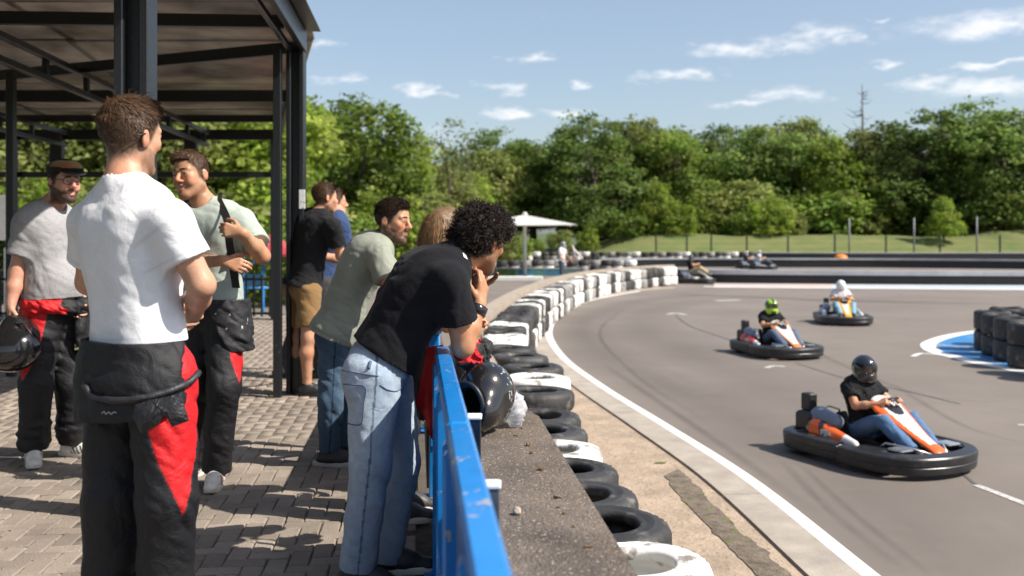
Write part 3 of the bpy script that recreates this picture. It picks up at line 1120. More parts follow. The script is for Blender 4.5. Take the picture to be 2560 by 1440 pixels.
def leaf_cloud(name, lobes, n_clump, per, leaf, spread, seed, cols, up=0.55):
    """A crown made of leaf-sized faces gathered in clumps on the outside of several lobes."""
    r = np.random.default_rng(seed)
    L = np.array([l[0] for l in lobes], float)
    Rr = np.array([l[1] for l in lobes], float)
    wts = (Rr.prod(axis=1)) ** (2 / 3)
    wts /= wts.sum()
    C, Nn, Wt = [], [], []
    while len(C) < n_clump:
        i = r.choice(len(lobes), p=wts)
        d = r.normal(size=3)
        d /= np.linalg.norm(d)
        if d[2] < -0.75:
            continue
        p = L[i] + Rr[i] * d * r.uniform(0.55, 1.06) ** 0.6
        q = ((p - L) / Rr)
        if np.sort((q ** 2).sum(axis=1))[0] < 0.30:
            continue
        C.append(p)
        Nn.append(d)
        Wt.append(r.uniform(0.65, 1.3))
    C, Nn, Wt = np.array(C), np.array(Nn), np.array(Wt)
    base = np.array(cols)
    tint = base[r.integers(0, len(base), n_clump)] * r.uniform(0.6, 1.45, (n_clump, 1))
    n = n_clump * per
    ci = np.repeat(np.arange(n_clump), per)
    off = np.clip(r.normal(size=(n, 3)), -1.7, 1.7) * (spread * Wt[ci])[:, None] * [1, 1, 0.72]
    P = C[ci] + off
    nn = Nn[ci] * 0.7 + r.normal(size=(n, 3)) * 0.8 + [0, 0, up]
    nn /= np.linalg.norm(nn, axis=1)[:, None]
    tt = np.cross(nn, r.normal(size=(n, 3)))
    tt /= np.linalg.norm(tt, axis=1)[:, None] + 1e-9
    bb = np.cross(nn, tt)
    s = leaf * r.uniform(0.6, 1.35, (n, 1))
    droop = nn * s * 0.25
    v = np.stack([P - tt * s, P + bb * s * .55 + droop * .6, P + tt * s, P - bb * s * .55 + droop * .6], axis=1).reshape(-1, 3)
    f = np.arange(n * 4).reshape(-1, 4)
    c = tint[ci] * r.uniform(0.8, 1.2, (n, 1))
    me = new_mesh(name, v, f, smooth=False, cols=np.repeat(c * [1.45, 1.54, 1.38], 4, axis=0))
    me.materials.append(M_LEAF)
    return me


def limb_mesh(name, h, r0, lobes, seed):
    """Tapered trunk with limbs reaching into the lobes."""
    r = random.Random(seed)
    b = MB()
    pts = [V(0, 0, -0.3), V(r.uniform(-.1, .1), r.uniform(-.1, .1), h * .3), V(r.uniform(-.3, .3), r.uniform(-.3, .3), h * .6), V(r.uniform(-.3, .3), r.uniform(-.3, .3), h * .92)]
    b.tube(pts, [r0 * 1.25, r0, r0 * .7, r0 * .2], 9)
    for (c, rad) in lobes:
        c = np.asarray(c, float)
        st = pts[1] + (pts[2] - pts[1]) * r.uniform(0.1, 1.0)
        mid = st * .5 + c * .5 + V(0, 0, -0.1 * h * r.random())
        b.tube([st, mid, c], [r0 * .45, r0 * .3, r0 * .1], 6)
        for _ in range(3):
            e = c + V(*[r.uniform(-1, 1) * q * .8 for q in rad])
            b.tube([mid * .3 + c * .7, (mid + c + e) / 3, e], [r0 * .16, r0 * .1, r0 * .03], 5)
    me = new_mesh(name, b.v, b.f, smooth=True)
    me.materials.append(M_BARK)
    return me


GREENS = {
    'mid': [(0.125, 0.170, 0.030), (0.095, 0.142, 0.026), (0.155, 0.190, 0.042)],
    'bright': [(0.160, 0.205, 0.028), (0.125, 0.175, 0.026), (0.20, 0.225, 0.048)],
    'dark': [(0.090, 0.130, 0.032), (0.105, 0.146, 0.036), (0.125, 0.160, 0.045)],
    'olive': [(0.170, 0.185, 0.055), (0.145, 0.165, 0.050), (0.195, 0.20, 0.070)],
}


def rand_lobes(seed, n, w, z0, z1, rl):
    r = random.Random(seed)
    out = [((0, 0, z0 + (z1 - z0) * .55), (w * .62, w * .62, (z1 - z0) * .45))]
    for i in range(n):
        a = 6.283 * i / n + r.uniform(-.5, .5)
        z = z0 + (z1 - z0) * r.uniform(0.05, 0.85)
        k = w * r.uniform(0.35, 0.72) * (1 - 0.35 * (z - z0) / (z1 - z0))
        q = rl * r.uniform(.7, 1.2)
        out.append(((k * math.cos(a), k * math.sin(a), z), (q, q, q * .82)))
    return out


VARS = []
for i, (gk, n, w, z0, z1, rl) in enumerate([('mid', 9, 4.6, 1.5, 11.5, 2.3), ('dark', 10, 5.2, 2.0, 12.5, 2.4), ('bright', 8, 4.2, 1.2, 10.5, 2.1), ('olive', 9, 4.4, 1.5, 11.0, 2.0), ('dark', 8, 4.0, 3.4, 12.0, 2.2)]):
    lb = rand_lobes(30 + i, n, w, z0, z1, rl)
    VARS.append((leaf_cloud('crown', lb, 330, 34, 0.19, 0.42, 50 + i, GREENS[gk]), limb_mesh('trunk', z1 * .8, 0.26, lb[1:], 70 + i), z1))
SHRUBS = []
for i, (gk, lb) in enumerate([
        ('bright', [((0, 0, 1.0), (1.4, 1.4, 1.2)), ((.9, .3, 1.6), (.8, .8, .9)), ((-.8, -.2, 1.9), (.7, .7, 1.1)), ((.1, .4, 2.5), (.6, .6, .9))]),
        ('mid', [((0, 0, .9), (1.7, 1.6, 1.1)), ((1.0, 0, 1.5), (.9, .9, .8)), ((-.9, .2, 1.4), (1., 1., .9))]),
        ('bright', [((0, 0, .8), (1.5, 1.5, 1.0)), ((0, 0, 1.7), (1.05, 1.05, 1.0)), ((0, 0, 2.6), (.6, .6, .9)), ((.1, 0, 3.3), (.3, .3, .6))]),
        ('olive', [((0, 0, 1.0), (1.4, 1.4, 1.1)), ((.6, .4, 1.8), (.9, .9, .9)), ((-.6, 0, 2.1), (.8, .8, .9))])]):
    SHRUBS.append((leaf_cloud('foliage', lb, 150, 26, 0.105, 0.20, 90 + i, GREENS[gk], up=.5), limb_mesh('stems', 1.6, 0.07, lb, 95 + i), 3.4))


def tree(name, label, vi, x, y, z, h, wscale=1.0, rot=0.0, group=None, lib=VARS, cat='tree'):
    cr, tr, z1 = lib[vi]
    root = empty(name, (x, y, z), label, cat, group, rot)
    s = h / z1
    a = link('crown' if lib is VARS else 'foliage', cr, None, root)
    b = link('trunk' if lib is VARS else 'stems', tr, None, root)
    for o in (a, b):
        o.scale = (s * wscale, s * wscale, s)
    return root


def place(px, ytop, Y, gz=TRK):
    X = (px - 1280) * Y / F
    return X, Y, gz, (CAMZ - (ytop - 581) * Y / F) - gz


# right hand wood behind the bank: front row, then a second row filling the gaps
wood = [(1235, 352, 100, 3, 1.05), (1330, 330, 104, 0, 1.0), (1480, 262, 100, 1, 1.15), (1590, 268, 108, 3, 1.05), (1700, 288, 104, 0, 1.05), (1760, 300, 112, 1, .9), (1900, 290, 106, 4, 1.15), (1990, 268, 110, 3, 1.0),
        (2080, 315, 104, 2, 1.0), (2170, 300, 106, 3, 1.0), (2270, 260, 104, 1, 1.25), (2390, 262, 110, 0, 1.1), (2500, 228, 102, 1, 1.2), (2600, 250, 106, 4, 1.2)]
WOODLAB = ['olive tree at the gap in the wood, behind the white parasol', 'green tree behind the marshal, right beside the treeline gap', 'dark broad tree rising behind the start of the grass bank',
           'olive tree behind the highest hump of the grass bank', 'green tree behind the kart parked at the tyre stacks', 'dark narrow tree just left of the bare dark trunk', 'tall dark tree with a bare lower trunk above the far karts',
           'olive tree with an arched crown right of the bare trunk', 'bright yellow green tree left of the dead conifer', 'olive tree below the dead conifer top', 'wide dark tree right of the dead conifer', 'green tree behind the pointed young tree on the bank',
           'tallest dark tree of the wood, right of the pointed young tree', 'tall dark tree at the far right end of the wood']
for i, (px, yt, Y, vi, ws) in enumerate(wood):
    x, y, z, h = place(px, yt, Y, 0.3)
    tree('broadleaf_tree', WOODLAB[i], vi, x, y, z, h * 0.91, ws * 1.1, i * 1.3, 'wood behind the grass bank')
for i, px in enumerate(range(1150, 2720, 62)):
    x, y, z, h = place(px, 372 + 40 * math.sin(i * 2.1), 116 + 5 * math.sin(i * 1.7), 0.3)
    tree('broadleaf_tree', 'dark tree deep in the second row of the wood behind the bank', (1, 4, 1)[i % 3], x, y, z, h, 1.2, i * 2.2, 'second row of the wood')
under = [(1555, 505, 95, 1, 1.3), (1640, 465, 97, 2, 1.2), (1690, 500, 95, 0, 1.2), (1740, 480, 99, 0, 1.1), (1850, 505, 97, 1, 1.2), (1925, 490, 96, 0, 1.2), (1985, 515, 97, 3, 1.0), (2360, 500, 93, 2, 1.1),
         (1400, 570, 92, 3, 1.2), (1470, 560, 93, 0, 1.0), (1340, 585, 90, 1, 1.1), (2040, 430, 101, 1, 1.5), (2140, 470, 101, 3, 1.4), (2480, 470, 101, 3, 1.5), (1820, 440, 101, 3, 1.5)]
UNDERLAB = ['broad green shrub where the grass bank begins to rise', 'tall pointed pale shrub on the crest of the grass bank', 'bright green shrub right beside the pointed one on the bank crest', 'upright bright shrub behind the first dark fence posts',
            'broad green shrub below the bare dark trunk', 'yellowish bright shrub right of the bare dark trunk', 'small olive shrub next to the yellowish one', 'lone pointed young tree standing on the grass bank between two tall poles',
            'brownish olive shrub beside the person in white', 'light green shrub at the low end of the grass bank', 'low green shrub just behind the parasol mast', 'big green shrub left of the first tall pole', 'big olive shrub right behind the first tall pole',
            'big olive shrub behind the last tall pole', 'big olive shrub between the bank crest and the bare trunk']
for i, (px, yt, Y, vi, ws) in enumerate(under):
    gz = 0.9 if px > 1530 else -0.4
    x, y, z, h = place(px, yt, Y, gz)
    tree('shrub', UNDERLAB[i],
         vi, x, y, z, h, ws, i * 1.1, 'shrubs along the wood edge', SHRUBS, 'shrub')
for i, px in enumerate(range(1500, 2640, 58)):
    x, y, z, h = place(px, 470 + 30 * math.sin(i * 1.9), 107 + 2 * math.sin(i), .6)
    tree('shrub', 'dense dark shrub in the undergrowth between the wood trunks', (1, 3, 0)[i % 3], x, y, z, h, 1.5, i * .9, 'undergrowth of the wood', SHRUBS, 'shrub')
# big nearer tree left of the gap and the ones behind the shelter
for i, (px, yt, Y, vi, ws, lab) in enumerate([
        (905, 208, 62, 0, 1.10, 'large leafy green tree rising above the leaning spectators'), (1010, 300, 66, 2, .95, 'bright green tree beside the large leafy tree'),
        (800, 250, 68, 2, 1.0, 'leafy tree half hidden by the shelter corner post'), (1110, 395, 78, 3, 1.0, 'olive tree at the gap in the treeline'),
        (1180, 420, 84, 2, 1.0, 'low bright tree at the gap in the treeline'), (640, 150, 46, 2, 1.0, 'yellow green tree behind the shelter posts'),
        (420, 120, 44, 3, 1.1, 'olive green tree seen under the shelter roof'), (230, 110, 46, 2, 1.1, 'light green tree seen under the shelter roof'),
        (60, 130, 43, 3, 1.1, 'olive tree behind the capped man'), (540, 200, 52, 0, 1.1, 'mid green tree behind the smiling man'), (-120, 120, 46, 0, 1.2, 'green tree at the end of the shelter'), (330, 140, 54, 1, 1.2, 'dark tree deep behind the shelter')]):
    x, y, z, h = place(px, yt, Y, TRK)
    tree('broadleaf_tree', lab, vi, x, y, z, h * .93, ws * 1.06, i * 1.9, 'trees on the near side of the track')
HEDGE = ['behind the back of the man in sage green', 'between the sage shirted man and the light brown hair', 'close behind the face of the man in sage green', 'behind the man in tan shorts', 'behind the curly hair', 'just right of the shelter corner post',
         'left of the shelter corner post', 'behind the shoulder of the laughing man', 'behind the face of the laughing man', 'behind the neck of the man in white', 'between the cap and the man in white', 'behind the flat cap', 'at the notice board',
         'low behind the play frame', 'behind the parasol canopy edge', 'at the foot of the parasol']
for i, (px, yt, Y, vi, ws) in enumerate([(930, 480, 46, 0, 1.2), (1075, 470, 52, 3, 1.3), (1020, 500, 44, 0, 1.1), (860, 470, 44, 1, 1.3), (1160, 520, 58, 0, 1.2), (780, 480, 40, 3, 1.2), (660, 430, 34, 0, 1.4), (560, 450, 33, 3, 1.3),
                                         (450, 440, 34, 1, 1.5), (330, 430, 33, 0, 1.4), (225, 425, 32, 3, 1.4), (110, 430, 33, 0, 1.4), (10, 420, 32, 1, 1.4), (610, 480, 30, 1, 1.3), (1230, 540, 64, 3, 1.3), (1270, 560, 70, 1, 1.2)]):
    x, y, z, h = place(px, yt, Y, TRK)
    tree('shrub', ['bright green bush', 'broad green bush', 'pointed bush', 'olive green bush'][vi] + ' ' + HEDGE[i], vi, x, y, z, h, ws, i * 1.7, 'hedge behind the terrace', SHRUBS, 'bush')
# thin half-bare tree and a dead conifer top
sp_l = [((0.4, 0, 7.5), (1.3, 1.3, 1.2)), ((-1.0, .3, 6.6), (1.0, 1.0, .9)), ((1.4, 0, 6.0), (.9, .9, .8)), ((0, 0, 5.2), (1.2, 1.2, 1.2))]
x, y, z, h = place(1125, 300, 74)
root = empty('sparse_tree', (x, y, z), 'thin half bare tree standing against the sky in the treeline gap', 'tree')
for o in (link('crown', leaf_cloud('crown', sp_l, 60, 16, 0.12, 0.45, 5, GREENS['olive']), None, root), link('trunk', limb_mesh('trunk', 7.4, 0.12, sp_l, 6), None, root)):
    o.scale = (h / 8.8,) * 3
x, y, z, h = place(2155, 210, 108, 0.3)
root = empty('dead_conifer', (x, y, z), 'bare dead conifer top sticking out above the wood', 'tree')
b = MB()
b.tube([(0, 0, 0), (0.1, 0, h * .6), (0, 0, h)], [0.25, .15, .03], 7)
b.build('trunk', M_BARK, root, smooth=True, world=False)
rr = random.Random(4)
for k in range(26):
    zz = h * rr.uniform(.62, .97)
    a = rr.uniform(0, 6.28)
    ln = (h - zz) * .42 + .35
    d = V(math.cos(a), math.sin(a), 0)
    MB().tube([V(0, 0, zz), V(0, 0, zz) + d * ln * .55 + V(0, 0, -.05 * ln), V(0, 0, zz) + d * ln + V(0, 0, .22 * ln)], [.045, .03, .012], 5).build('branch', M_BARK, root, smooth=True, world=False)

# ------------------------------------------------------------------ shelter
M_ROOF = mat('smoked_roof_sheet', (0.27, 0.235, 0.20), 0.22, var=0.55, vscale=0.8, transl=0.5, spec=0.5, bump=0.08, bscale=4)  # broad dark patches in the colour stand for shadows on the sheets
sh = empty('shelter', (-1.8, 4.77, 0), 'black steel shelter with smoked translucent roof sheets over the paved terrace', 'shelter')


def redge(Y):
    return np.interp(Y, [0, 3, 8.4, 15.5], [-0.93, -1.21, -1.725, -3.6])


ZR = 3.06
rows = [1.0, 3.2, 5.4, 7.45, 9.0, 11.6, 14.0, 15.5]
for a, b in zip(rows[:-1], rows[1:]):
    xr_a, xr_b = redge(a), redge(b)
    cols_a = np.linspace(xr_a + 0.06, -10.5, 5)
    cols_b = np.linspace(xr_b + 0.06, -10.5, 5)
    for k in range(4):
        zz = ZR + 0.03
        g = -0.035
        sag = -0.006
        zz += .009 * (k % 2) + .018 * (rows.index(a) % 2)
        P = []
        nu, nv = 5, 5
        for i in range(nu):
            for j in range(nv):
                s_, t_ = i / (nu - 1), j / (nv - 1)
                ya = a + g + (b - a - 2 * g) * t_
                x0 = cols_a[k] * (1 - t_) + cols_b[k] * t_ - g
                x1 = cols_a[k + 1] * (1 - t_) + cols_b[k + 1] * t_ + g
                P.append((x0 + (x1 - x0) * s_, ya, zz + sag * math.sin(math.pi * t_) * math.sin(math.pi * s_)))
        nP = len(P)
        P2 = P + [(x, y, z + 0.008) for x, y, z in P]
        fsx = [(i * nv + j, i * nv + j + 1, (i + 1) * nv + j + 1, (i + 1) * nv + j) for i in range(nu - 1) for j in range(nv - 1)]
        fsx = [tuple(reversed(f)) for f in fsx] + [tuple(nP + q for q in f) for f in fsx]
        mobj('roof_sheet', P2, fsx, M_ROOF, sh)


def beam(name, a, b, w, h):
    MB().bar(a, b, w, h, bev=.004).build(name, M_STEEL, sh)


# eave channel with a lit face and the sheet edge above
Ye = [1.0, 8.42]
beam('eave_beam', (redge(1.0) - .03, 1.0, ZR - 0.095), (redge(8.42) - .03, 8.42, ZR - 0.095), 0.05, 0.17)
beam('eave_flange', (redge(1.0) + .035, 1.0, ZR + 0.012), (redge(8.46) + .035, 8.46, ZR + 0.012), 0.16, 0.012)
beam('eave_lip', (redge(1.0) - .14, 1.0, ZR - 0.16), (redge(8.42) - .14, 8.42, ZR - 0.16), 0.04, 0.05)
beam('eave_beam', (redge(8.42) - .06, 8.5, ZR - 0.095), (redge(15.5), 15.5, ZR - 0.095), 0.05, 0.14)
# cross beams
for (a, b, h_) in [((-1.75, 7.62, ZR - .09), (-10.4, 7.0, ZR - .09), .095), ((-1.78, 8.44, ZR - .13), (-10.4, 12.4, ZR - .13), .10), ((-2.6, 11.7, ZR - .10), (-10.4, 11.7, ZR - .10), .14), ((-1.5, 5.3, ZR - .09), (-10.4, 5.3, ZR - .09), .095),
                   ((-1.2, 3.0, ZR - .09), (-10.4, 3.0, ZR - .09), .095), ((-3.2, 14.0, ZR - .10), (-10.4, 14.0, ZR - .10), .10), ((-3.6, 15.5, ZR - .18), (-10.4, 15.5, ZR - .18), .16), ((-3.6, 15.5, ZR - .80), (-10.4, 15.5, ZR - .80), .09)]:
    beam('cross_beam', a, b, 0.07, h_)
# lattice girders along the shelter: two chords with short verticals
for gx0 in (-3.42, -5.6, -8.0):
    p0, p1 = V(gx0, 2.0, 0), V(gx0 - 0.0955 * 13.2, 15.3, 0)
    up, lo = V(0, 0, ZR - .17), V(0, 0, ZR - .36)
    beam('girder_chord', p0 + up, p1 + up, 0.055, 0.055)
    beam('girder_chord', p0 + lo, p1 + lo, 0.055, 0.055)
    for t_ in np.linspace(0.02, .98, 13):
        q = p0 + (p1 - p0) * t_
        beam('girder_web', q + lo + V(0, 0, .028), q + up - V(0, 0, .028), 0.05, 0.05)


def hpost(x, y, w, z1, name='post'):
    """H section column with a square tube bolted on its side."""
    b = MB()
    b.box((x - w * .36, y, z1 / 2), (w * .26, w * .9, z1), bev=.006)
    b.box((x, y + w * .1, z1 / 2), (w * .46, w * .3, z1 - .01), bev=0)
    b.box((x + w * .36, y - w * .05, z1 / 2), (w * .27, w * .8, z1 - .004), bev=.006)
    b.build(name, M_STEEL, sh)
    MB().box((x, y, 0.006), (w * 1.6, w * 1.5, .012), bev=.002).build('base_plate', M_STEEL, sh)


hpost(-1.80, 4.77, 0.165, ZR - .12)
hpost(-1.815, 8.38, 0.15, ZR - .17)
MB().box((-1.93, 8.2, (ZR - .17) / 2), (0.065, 0.065, ZR - .17), bev=.005).build('post', M_STEEL, sh)
MB().box((-3.67, 15.5, (ZR - .1) / 2), (0.15, 0.15, ZR - .1), bev=.006).build('post', M_STEEL, sh)
for (px, w) in ((478, 0.19), (143, 0.19), (30, 0.13), (-90, .15)):
    X = (px - 1280) * 15.4 / F
    MB().box((X, 15.4, (ZR - .2) / 2), (w, 0.13, ZR - .2), bev=.006).build('post', M_STEEL, sh)
X = (28 - 1280) * 9.4 / F
MB().box((X, 9.4, (ZR - .2) / 2), (0.075, 0.075, ZR - .2), bev=.006).build('post', M_STEEL, sh)
# white notice plates on the corner post
MB().box((-1.815 + .065, 8.30, CAMZ - (498 - 581) * 8.30 / F), (0.05, .012, 0.16), bev=.002).build('notice_plate', mat('plate_white', (0.75, 0.75, 0.73), 0.4, spots=(40, .6, (.25, .3, .4), .05)), sh)
# weeds at the foot of the post
rw = random.Random(2)
vv, ff = [], []
for k in range(46):
    a = rw.uniform(0, 6.28)
    c = V(-1.80 + rw.gauss(0, .035), 4.62 + rw.gauss(0, .025), -.002)
    d = V(math.cos(a), math.sin(a), 0)
    ln = rw.uniform(.03, .085)
    w_ = V(-d[1], d[0], 0) * .006
    b0 = len(vv)
    tip = c + d * ln * .6 + V(0, 0, ln)
    mid = c + d * ln * .25 + V(0, 0, ln * .6)
    vv += [c - w_ * .5, c + w_ * .5, mid + w_, tip, mid - w_]
    ff += [(b0, b0 + 1, b0 + 2, b0 + 3, b0 + 4)]
tag(mobj('weeds', vv, ff, mat('weed_green', (0.20, 0.24, 0.03), .6, transl=.3, var=.3, vscale=40), smooth=False), 'small yellow green weeds sprouting at the foot of the shelter post', 'weeds', kind='stuff')
tag(mobj('weeds', *ribbon(np.array([gp(1637, 1161)[:2], gp(1665, 1160)[:2]]), -.01, .03, TRK + .02), MATS['weed_green'], smooth=False), 'tiny green moss patch on the dirt by the kerb', 'moss', kind='stuff')

# ------------------------------------------------------------------ far end of the terrace: black fence, play area, sign
pf = empty('picket_fence', (-3.9, 15.7, 0), 'black metal picket fence closing off the far end of the terrace', 'fence')
for x in np.arange(-9.2, -3.78, 0.125):
    MB().box((x, 15.72, .36), (.03, .03, .66), bev=.004).build('picket', M_STEEL, pf)
for z in (.08, .62):
    MB().box((-6.5, 15.75, z), (5.5, .03, .04)).build('rail', M_STEEL, pf)
M_BLUE = mat('railing_blue', s2l((18, 128, 205)), 0.26, var=0.10, vscale=14, bump=0.06, bscale=30, spots=(24, 0.655, (0.40, 0.37, 0.32), 0.03), coat=0.25)
pl = empty('play_frame', (-5.2, 19.0, TRK), 'blue tubular play frame with a red awning behind the black fence', 'play frame')
for x in (-5.85, -5.1, -4.75):
    MB().tube([(x, 19, TRK), (x, 19, .85)], .026, 8).build('post', M_BLUE, pl, smooth=True)
MB().tube([(-5.9, 19, .80), (-4.6, 19, .80)], .024, 8).build('top_bar', M_BLUE, pl, smooth=True)
MB().tube([(-5.9, 19, .30), (-4.6, 19, .30)], .022, 8).build('lower_bar', M_BLUE, pl, smooth=True)
aw = MB()
aw.add([(-5.1, 18.8, .95), (-4.2, 18.8, .95), (-4.65, 19.3, 1.35), (-5.1, 19.8, .95), (-4.2, 19.8, .95), (-5.1, 18.8, .9), (-4.2, 18.8, .9), (-5.1, 19.8, .9), (-4.2, 19.8, .9)],
       [(0, 1, 2), (1, 4, 2), (4, 3, 2), (3, 0, 2), (5, 6, 1, 0), (6, 8, 4, 1), (8, 7, 3, 4), (7, 5, 0, 3), (5, 7, 8, 6)])
aw.build('awning', mat('awning_red', (0.42, 0.04, 0.05), .7, var=.15, vscale=3), pl)
for i, (x, z, c_) in enumerate(((-5.5, .62, (.55, .5, .2)), (-5.35, .15, (.5, .2, .18)), (-4.95, .45, (.12, .35, .5)), (-5.2, .75, (.15, .3, .12)))):
    MB().box((x, 19.1, z), (.3, .02, .22), bev=.01).build('play_panel', mat('play_panel_%d' % i, c_, .5), pl)
sb = empty('notice_board', ((12 - 1280) * 17 / F, 16.5, 0), 'weathered pale notice board at the edge of the hedge', 'sign')
X0 = (12 - 1280) * 16.5 / F
MB().box((X0, 16.5, CAMZ - (545 - 581) * 16.5 / F), (.22, .03, .75), bev=.005).build('board', mat('board_grey', (.45, .44, .44), .6, var=.15, vscale=4), sb)
MB().box((X0, 16.54, .55), (.06, .04, 1.1), bev=.004).build('post', M_GALV, sb)

# ------------------------------------------------------------------ parasol, painted low wall, white block
Yp = 47.0
px0 = at(1312, 0, Yp)
pr = empty('parasol', (px0[0], Yp, TRK), 'large white square parasol standing on the far side of the low wall', 'parasol')
M_CANV = mat('canvas_white', (0.72, 0.70, 0.66), 0.8, transl=0.25, var=.04, vscale=2)
zt, ze = at(0, 537, Yp)[2], at(0, 562, Yp)[2]
hw = 2.3
c = px0
cor = [V(c[0] + hw * x, Yp + hw * y, ze) for x, y in ((-1, -1), (1, -1), (1, 1), (-1, 1))]
apx = V(c[0], Yp, zt)
P, fsx = [], []
nseg = 8
for k in range(4):
    a, b = cor[k], cor[(k + 1) % 4]
    for i in range(nseg + 1):
        t_ = i / nseg
        for j in range(nseg + 1):
            s_ = j / nseg
            e = a + (b - a) * s_
            p = apx + (e - apx) * t_
            p[2] += -0.10 * math.sin(math.pi * t_) * math.sin(math.pi * s_) - 0.03 * t_ * math.sin(math.pi * s_)
            P.append(p)
    o_ = k * (nseg + 1) ** 2
    fsx += [(o_ + i * (nseg + 1) + j, o_ + (i + 1) * (nseg + 1) + j, o_ + (i + 1) * (nseg + 1) + j + 1, o_ + i * (nseg + 1) + j + 1) for i in range(nseg) for j in range(nseg)]
canopy = mobj('canopy', P, fsx, M_CANV, pr, smooth=False)
M_ALU = mat('mast_white', (.6, .62, .6), .4, var=.08, vscale=3)
MB().tube([(c[0], Yp, TRK), (c[0], Yp, zt)], .085, 12).build('mast', M_ALU, pr, smooth=True)
MB().lathe([(0.001, .14), (.09, .12), (.13, .02), (.13, -.05), (.001, -.06)], 12, apx).build('finial', M_CANV, pr, smooth=True)
for q in cor:
    MB().bar(apx - V(0, 0, .14), q - V(0, 0, .04), .03, .03).build('rib', M_ALU, pr)
MB().box((c[0], Yp, TRK + .06), (.8, .8, .12), bev=.02).build('base', M_GALV, pr)
lp = empty('painted_low_wall', gp(1230, 700), 'low wall painted with blue and green patches behind the parasol', 'wall')
for i, (xa, xb, col_) in enumerate(((1180, 1240, (.10, .14, .10)), (1240, 1292, (.09, .17, .05)), (1292, 1330, (.03, .16, .27)), (1330, 1362, (.05, .18, .16)), (1362, 1400, (.03, .14, .22)), (1400, 1450, (.10, .16, .15)))):
    Yw = 49.6
    a, b = at(xa, 0, Yw)[0], at(xb, 0, Yw)[0]
    MB().box(((a + b) / 2, Yw, TRK + .17), (b - a - .01, .12, .34)).build('panel', mat('painted_panel_%d' % i, col_, .7, var=.3, vscale=3), lp)
MB().box((at(1315, 0, 49.6)[0], 49.6, TRK + .37), (5.4, .16, .05)).build('coping', M_GALV, lp)
wb = MB().box((at(1275, 0, 44)[0], 44, TRK + .11), (2.9, .5, .22), bev=.03).build('barrier_block', mat('block_white', (.68, .67, .63), .7, var=.08, vscale=3))
tag(wb, 'long low white barrier block lying near the foot of the parasol', 'barrier')
p = at(2102, 0, 74)
ocover = MB().lathe([(.001, .55), (.22, .53), (.42, .42), (.52, .2), (.56, .0), (.001, .0)], 18, (p[0], 74, TRK)).build('cone_cover', mat('cover_orange', (.75, .22, .02), .6, var=.15, vscale=3), smooth=True)
tag(ocover, 'bright orange rounded cover behind the second far barrier', 'cover')

# ------------------------------------------------------------------ people
M_SKIN = mat('skin', attr='Col', rough=0.48, var=0.13, vscale=30, bump=0.12, bscale=160, spec=0.45, sss=0.12)
M_HAIR = mat('hair', attr='Col', rough=0.5, spec=0.35, var=0.25, vscale=60)
M_EYE = mat('eye', attr='Col', rough=0.12, spec=0.6)
M_CLOTH = mat('cotton', attr='Col', rough=0.92, var=0.05, vscale=14, bump=0.22, bscale=420, bump2=0.18, b2scale=13, spec=0.2, sheen=0.15)
M_CLOTHD = mat('black_cotton', attr='Col', rough=0.9, var=0.10, vscale=20, bump=0.22, bscale=420, bump2=0.22, b2scale=14, spec=0.2, sheen=0.04)
M_HEATHER = mat('heather_cotton', attr='Col', rough=0.95, var=0.14, vscale=110, bump=0.22, bscale=420, bump2=0.18, b2scale=13, spec=0.2)
M_DENIM = mat('denim', attr='Col', rough=0.9, var=0.12, vscale=38, bump=0.5, bscale=520, bump2=0.3, b2scale=15, spec=0.2)
M_SUIT = mat('race_suit', attr='Col', rough=0.62, var=0.08, vscale=18, bump=0.25, bscale=300, bump2=0.3, b2scale=16, spec=0.4)
M_SHOE = mat('shoe_leather', attr='Col', rough=0.5, var=0.06, vscale=25, bump=0.25, bscale=90)
M_SOLE = mat('shoe_sole', (0.72, 0.69, 0.62), 0.7, var=0.1, vscale=14)
M_SOLED = mat('shoe_sole_grey', (0.45, 0.44, 0.42), 0.7, var=0.1, vscale=14)
M_LACE = mat('lace', (0.75, 0.74, 0.70), 0.8)
M_STITCH = mat('stitching', (0.05, 0.08, 0.14), 0.8)
M_GBLK = mat('gloss_black', (0.010, 0.010, 0.012), 0.16, var=0.3, vscale=9, coat=0.6, bump=0.05, bscale=20, spots=(26, 0.70, (0.16, 0.155, 0.15), 0.03))
M_PLBLK = mat('matt_black_plastic', (0.018, 0.018, 0.020), 0.45, var=0.3, vscale=12, bump=0.1, bscale=60)


def sstep(a, b, x):
    t = np.clip((x - a) / (b - a + 1e-12), 0, 1)
    return t * t * (3 - 2 * t)


def frame(fwd, up=(0, 0, 1)):
    """right, forward, up of a thing that looks along fwd."""
    f = nrm(fwd)
    r = nrm(np.cross(f, np.asarray(up, float)))
    u = np.cross(r, f)
    return np.array([r, f, u])


HAIR = {'brown': (0.055, 0.030, 0.016), 'dark': (0.030, 0.018, 0.011), 'black': (0.012, 0.009, 0.0075), 'light': (0.16, 0.092, 0.042), 'chestnut': (0.075, 0.042, 0.022)}
SK = {'fair': (0.56, 0.300, 0.190), 'tan': (0.50, 0.255, 0.145), 'olive': (0.44, 0.220, 0.118), 'pink': (0.57, 0.300, 0.212)}


